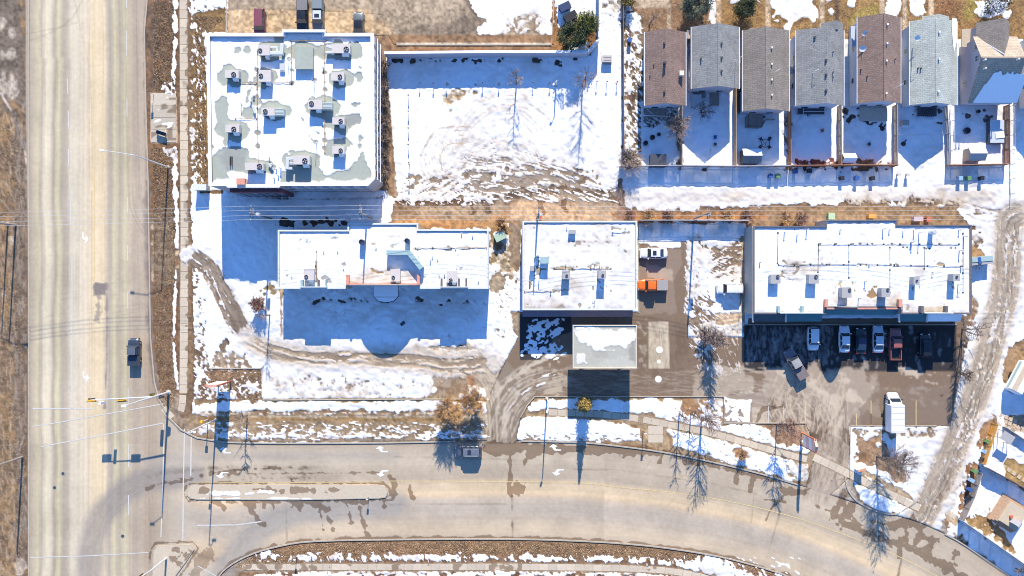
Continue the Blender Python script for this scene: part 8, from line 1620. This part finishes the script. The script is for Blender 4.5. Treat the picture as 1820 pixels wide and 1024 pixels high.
needle_tree('spruce_tree', 'yellow brown spruce at the front kerb below the fuel canopy shadow', 1037, 716, 7.8, 1.7, LEAF_Y, 5200, 7, 'cone', mat2=M('deep_gold_needles', (.20, .13, .03), .9, .3, 1.2))
needle_tree('fir_tree', 'dark green fir on the lawn before the second house', 1231, 22, 5.0, 2.2, M('blue_green_needles', (.05, .075, .055), .9, .35), 5600, 8, 'round', mat2=M('pale_green_needles', (.15, .17, .11), .9, .3)); needle_tree('fir_tree', 'dark green fir on the lawn before the taupe house', 1318, 24, 4.2, 1.5, LEAF_D, 4000, 9, 'round', mat2=LEAF_G)
needle_tree('cedar_bush', 'yellow green bush at the head of the long dark fence', 1113, 4, 2.2, .9, LEAF_G, 1200, 10, 'round', 'bush', mat2=LEAF_Y); needle_tree('spruce_tree', 'snow dusted spruce in front of the tan house', 1755, 16, 4.5, 1.8, LEAF_D, 3000, 11, 'round', mat2=SNOW)
bare_tree('bare_tree', 'leafless tree on the verge left of the pylon sign shadow', 440, 738, 5.6, 1.9, TWIG_P, 18, 8, 8, 12); bare_tree('bare_tree', 'brown leafless tree rooted at the curve of the mud drive', 480, 560, 7.0, 1.4, TWIG_B, 14, 7, 6, 13)
bare_tree('bare_shrub', 'red brown shrub above the mud drive beside the strip mall', 463, 540, 2.6, 1.4, TWIG_R, 18, 7, 7, 14, multi=5, cat='shrub', fine=.016)
bare_tree('bare_tree', 'dense brown tree by the gas lot with a bushy dark shadow', 1262, 600, 7.0, 1.7, TWIG_P, 22, 8, 8, 15, multi=5, fine=.018); 
bare_tree('bare_tree', 'leafless tree in the verge, its shadow left of the forked one', 1207, 735, 7.2, 1.7, TWIG_P, 20, 8, 8, 16, fine=.014); bare_tree('bare_tree', 'tall forked leafless tree whose shadow crosses the lower road', 1247, 742, 9.4, 2.6, TWIG_P, 24, 8, 9, 17, multi=2, fine=.014); bare_tree('bare_tree', 'small brown tree in the snowy front verge near the car park corner', 1228, 735, 5.0, 1.4, TWIG_B, 14, 7, 6, 18)
bare_tree('bare_tree', 'red brown spreading tree on the curved verge left of the second drive', 1380, 756, 7.4, 2.7, TWIG_R, 30, 9, 8, 19, fine=.014); bare_tree('bare_tree', 'broad leafless tree on the second drive island with fan shaped shadow', 1558, 812, 9.6, 3.2, TWIG_B, 34, 9, 9, 20, multi=3, fine=.015)
bare_tree('bare_shrub', 'tiny orange shrub in the white verge island', 1318, 806, 1.5, .9, TWIG_O, 16, 6, 5, 21, multi=4, cat='shrub', fine=.014); bare_tree('bare_shrub', 'leafless bush by the tan drive strip in the middle lot', 1252, 596, 2.0, 1.8, TWIG_P, 18, 7, 6, 22, multi=5, cat='shrub')
bare_tree('bare_tree', 'pale leafless tree between the first two back gardens', 1197, 232, 4.6, 2.4, TWIG_P, 24, 8, 8, 23, multi=3, fine=.014); bare_tree('bare_tree', 'dark little tree behind the grey house', 1245, 200, 3.0, 1.7, M('dark_twigs', (.06, .05, .05), .9, .2), 14, 7, 6, 24, multi=2); bare_tree('bare_shrub', 'straw coloured bush at the lane corner of the first garden', 1120, 290, 2.4, 2.4, TWIG_P, 22, 8, 7, 25, multi=5, cat='shrub')
bare_tree('bare_tree', 'leafless tree on the front lawn of the brown first house', 1154, 44, 5.0, 1.3, TWIG_B, 12, 6, 6, 26); bare_tree('bare_tree', 'thin leafless tree beside the right car park edge', 1710, 585, 6.2, 1.9, TWIG_B, 18, 8, 8, 27, multi=2); bare_tree('bare_tree', 'leafless bush where the shaded lot meets the alley snow', 1700, 660, 5.4, 1.6, TWIG_B, 18, 8, 7, 28, multi=3)
bare_tree('bare_tree', 'leafless tree overhanging the bottom right fence', 1805, 1010, 5.5, 2.0, TWIG_B, 18, 7, 7, 29, multi=2); bare_tree('bare_shrub', 'orange brown shrub under the dumpster by the square shop', 893, 400, 2.0, 1.1, TWIG_O, 20, 7, 7, 30, multi=5, cat='shrub', fine=.016)
for k, (x, y) in enumerate(((1118, 388), (1150, 386), (1185, 387), (1290, 386), (1325, 386), (1395, 388), (1420, 390))): bare_tree('roadside_bush', ['rust bush nearest the snow field corner behind the grey fence', 'rust bush second along the fence behind the shop lot', 'rust bush just left of the lane utility pole', 'rust bush right of the lane utility pole', 'rust bush at the left corner of the right block', 'rust bush behind the left part of the right block', 'rust bush left of the raised back of the right block'][k], x, y, 1.3, 1.3, TWIG_O if k % 2 else TWIG_R, 14, 6, 6, 40 + k, multi=4, cat='bush', fine=.018, grp='bushes along the back lane')
for k in range(7): bare_tree('hedge_bush', 'brown bare hedge bush beside the office building, number %s from the top' % ('first', 'second', 'third', 'fourth', 'fifth', 'sixth', 'seventh')[k], 683 + (k % 2) * 4, 122 + k * 31, 2.3, 1.3, TWIG_B, 15, 6, 6, 60 + k, multi=4, cat='bush', fine=.016, grp='bare bushes right of the office building')

# dry grass on the verges, joined because nobody could count it
def grass(name, label, polys, n, mat, h=.16, seed=1):
    r_ = np.random.default_rng(seed); vs = []; fs = []
    for pl, share in polys:
        xs = [p[0] for p in pl]; ys = [p[1] for p in pl]; k = int(n * share); X = r_.uniform(min(xs), max(xs), k * 3).astype(np.float32); Y = r_.uniform(min(ys), max(ys), k * 3).astype(np.float32); d = sdf(X, Y, pl); ok = d < -1; X, Y = X[ok][:k], Y[ok][:k]
        _, mm = sample(L0, X, Y); ok = (mm[:, 0] < .35) & ~((X > 262) & (X < 317) & (Y > 160) & (Y < 262)); X, Y = X[ok], Y[ok]; m_ = len(X); x = (X - 910) / S; y = -(Y - 512) / S; a = r_.uniform(0, 6.28, m_); w = r_.uniform(.02, .05, m_); hh = r_.uniform(.5, 1.2, m_) * h; lx = r_.normal(0, .10, m_); ly = r_.normal(0, .10, m_)
        z0 = np.full(m_, -.02); base = np.stack([x - np.cos(a) * w, y - np.sin(a) * w, z0], 1); b2 = np.stack([x + np.cos(a) * w, y + np.sin(a) * w, z0], 1); tp = np.stack([x + lx, y + ly, hh], 1); n0 = sum(len(v) for v in vs); vs.append(np.stack([base, b2, tp], 1).reshape(-1, 3)); fs.append(n0 + np.arange(m_ * 3).reshape(-1, 3))
    V = np.concatenate(vs).astype(np.float32); F = np.concatenate(fs).astype(np.int32); me = bpy.data.meshes.new(name); me.vertices.add(len(V)); me.vertices.foreach_set('co', V.ravel()); me.loops.add(F.size); me.loops.foreach_set('vertex_index', F.ravel()); me.polygons.add(len(F)); me.polygons.foreach_set('loop_start', np.arange(0, F.size, 3, dtype=np.int32)); me.update(calc_edges=True); me.materials.append(mat); o = bpy.data.objects.new(name, me); COL.objects.link(o); stuff(o, label, 'grass'); return o
lowband = [(x, y + 3) for x, y in road_low if 400 < x < 1400][::-1] + [(1400, 1060), (1200, 998), (900, 988), (450, 1004)]
grass('dry_grass', 'short dry brown grass on the road verges and front lawns', [([(272, 0), (310, 0), (314, 700), (300, 735), (282, 690), (272, 480)], .3), (lowband, .22), ([(-20, 190), (44, 260), (46, 1024), (-20, 1024)], .12), ([(345, 25), (402, 30), (366, 62), (368, 330), (346, 330)], .08), ([(372, 652), (466, 656), (466, 712), (346, 705)], .05), ([(1120, 0), (1820, 0), (1820, 60), (1120, 60)], .15)], 150000, M('dry_grass_blades', (.46, .33, .20), .9, .5, 1.2))
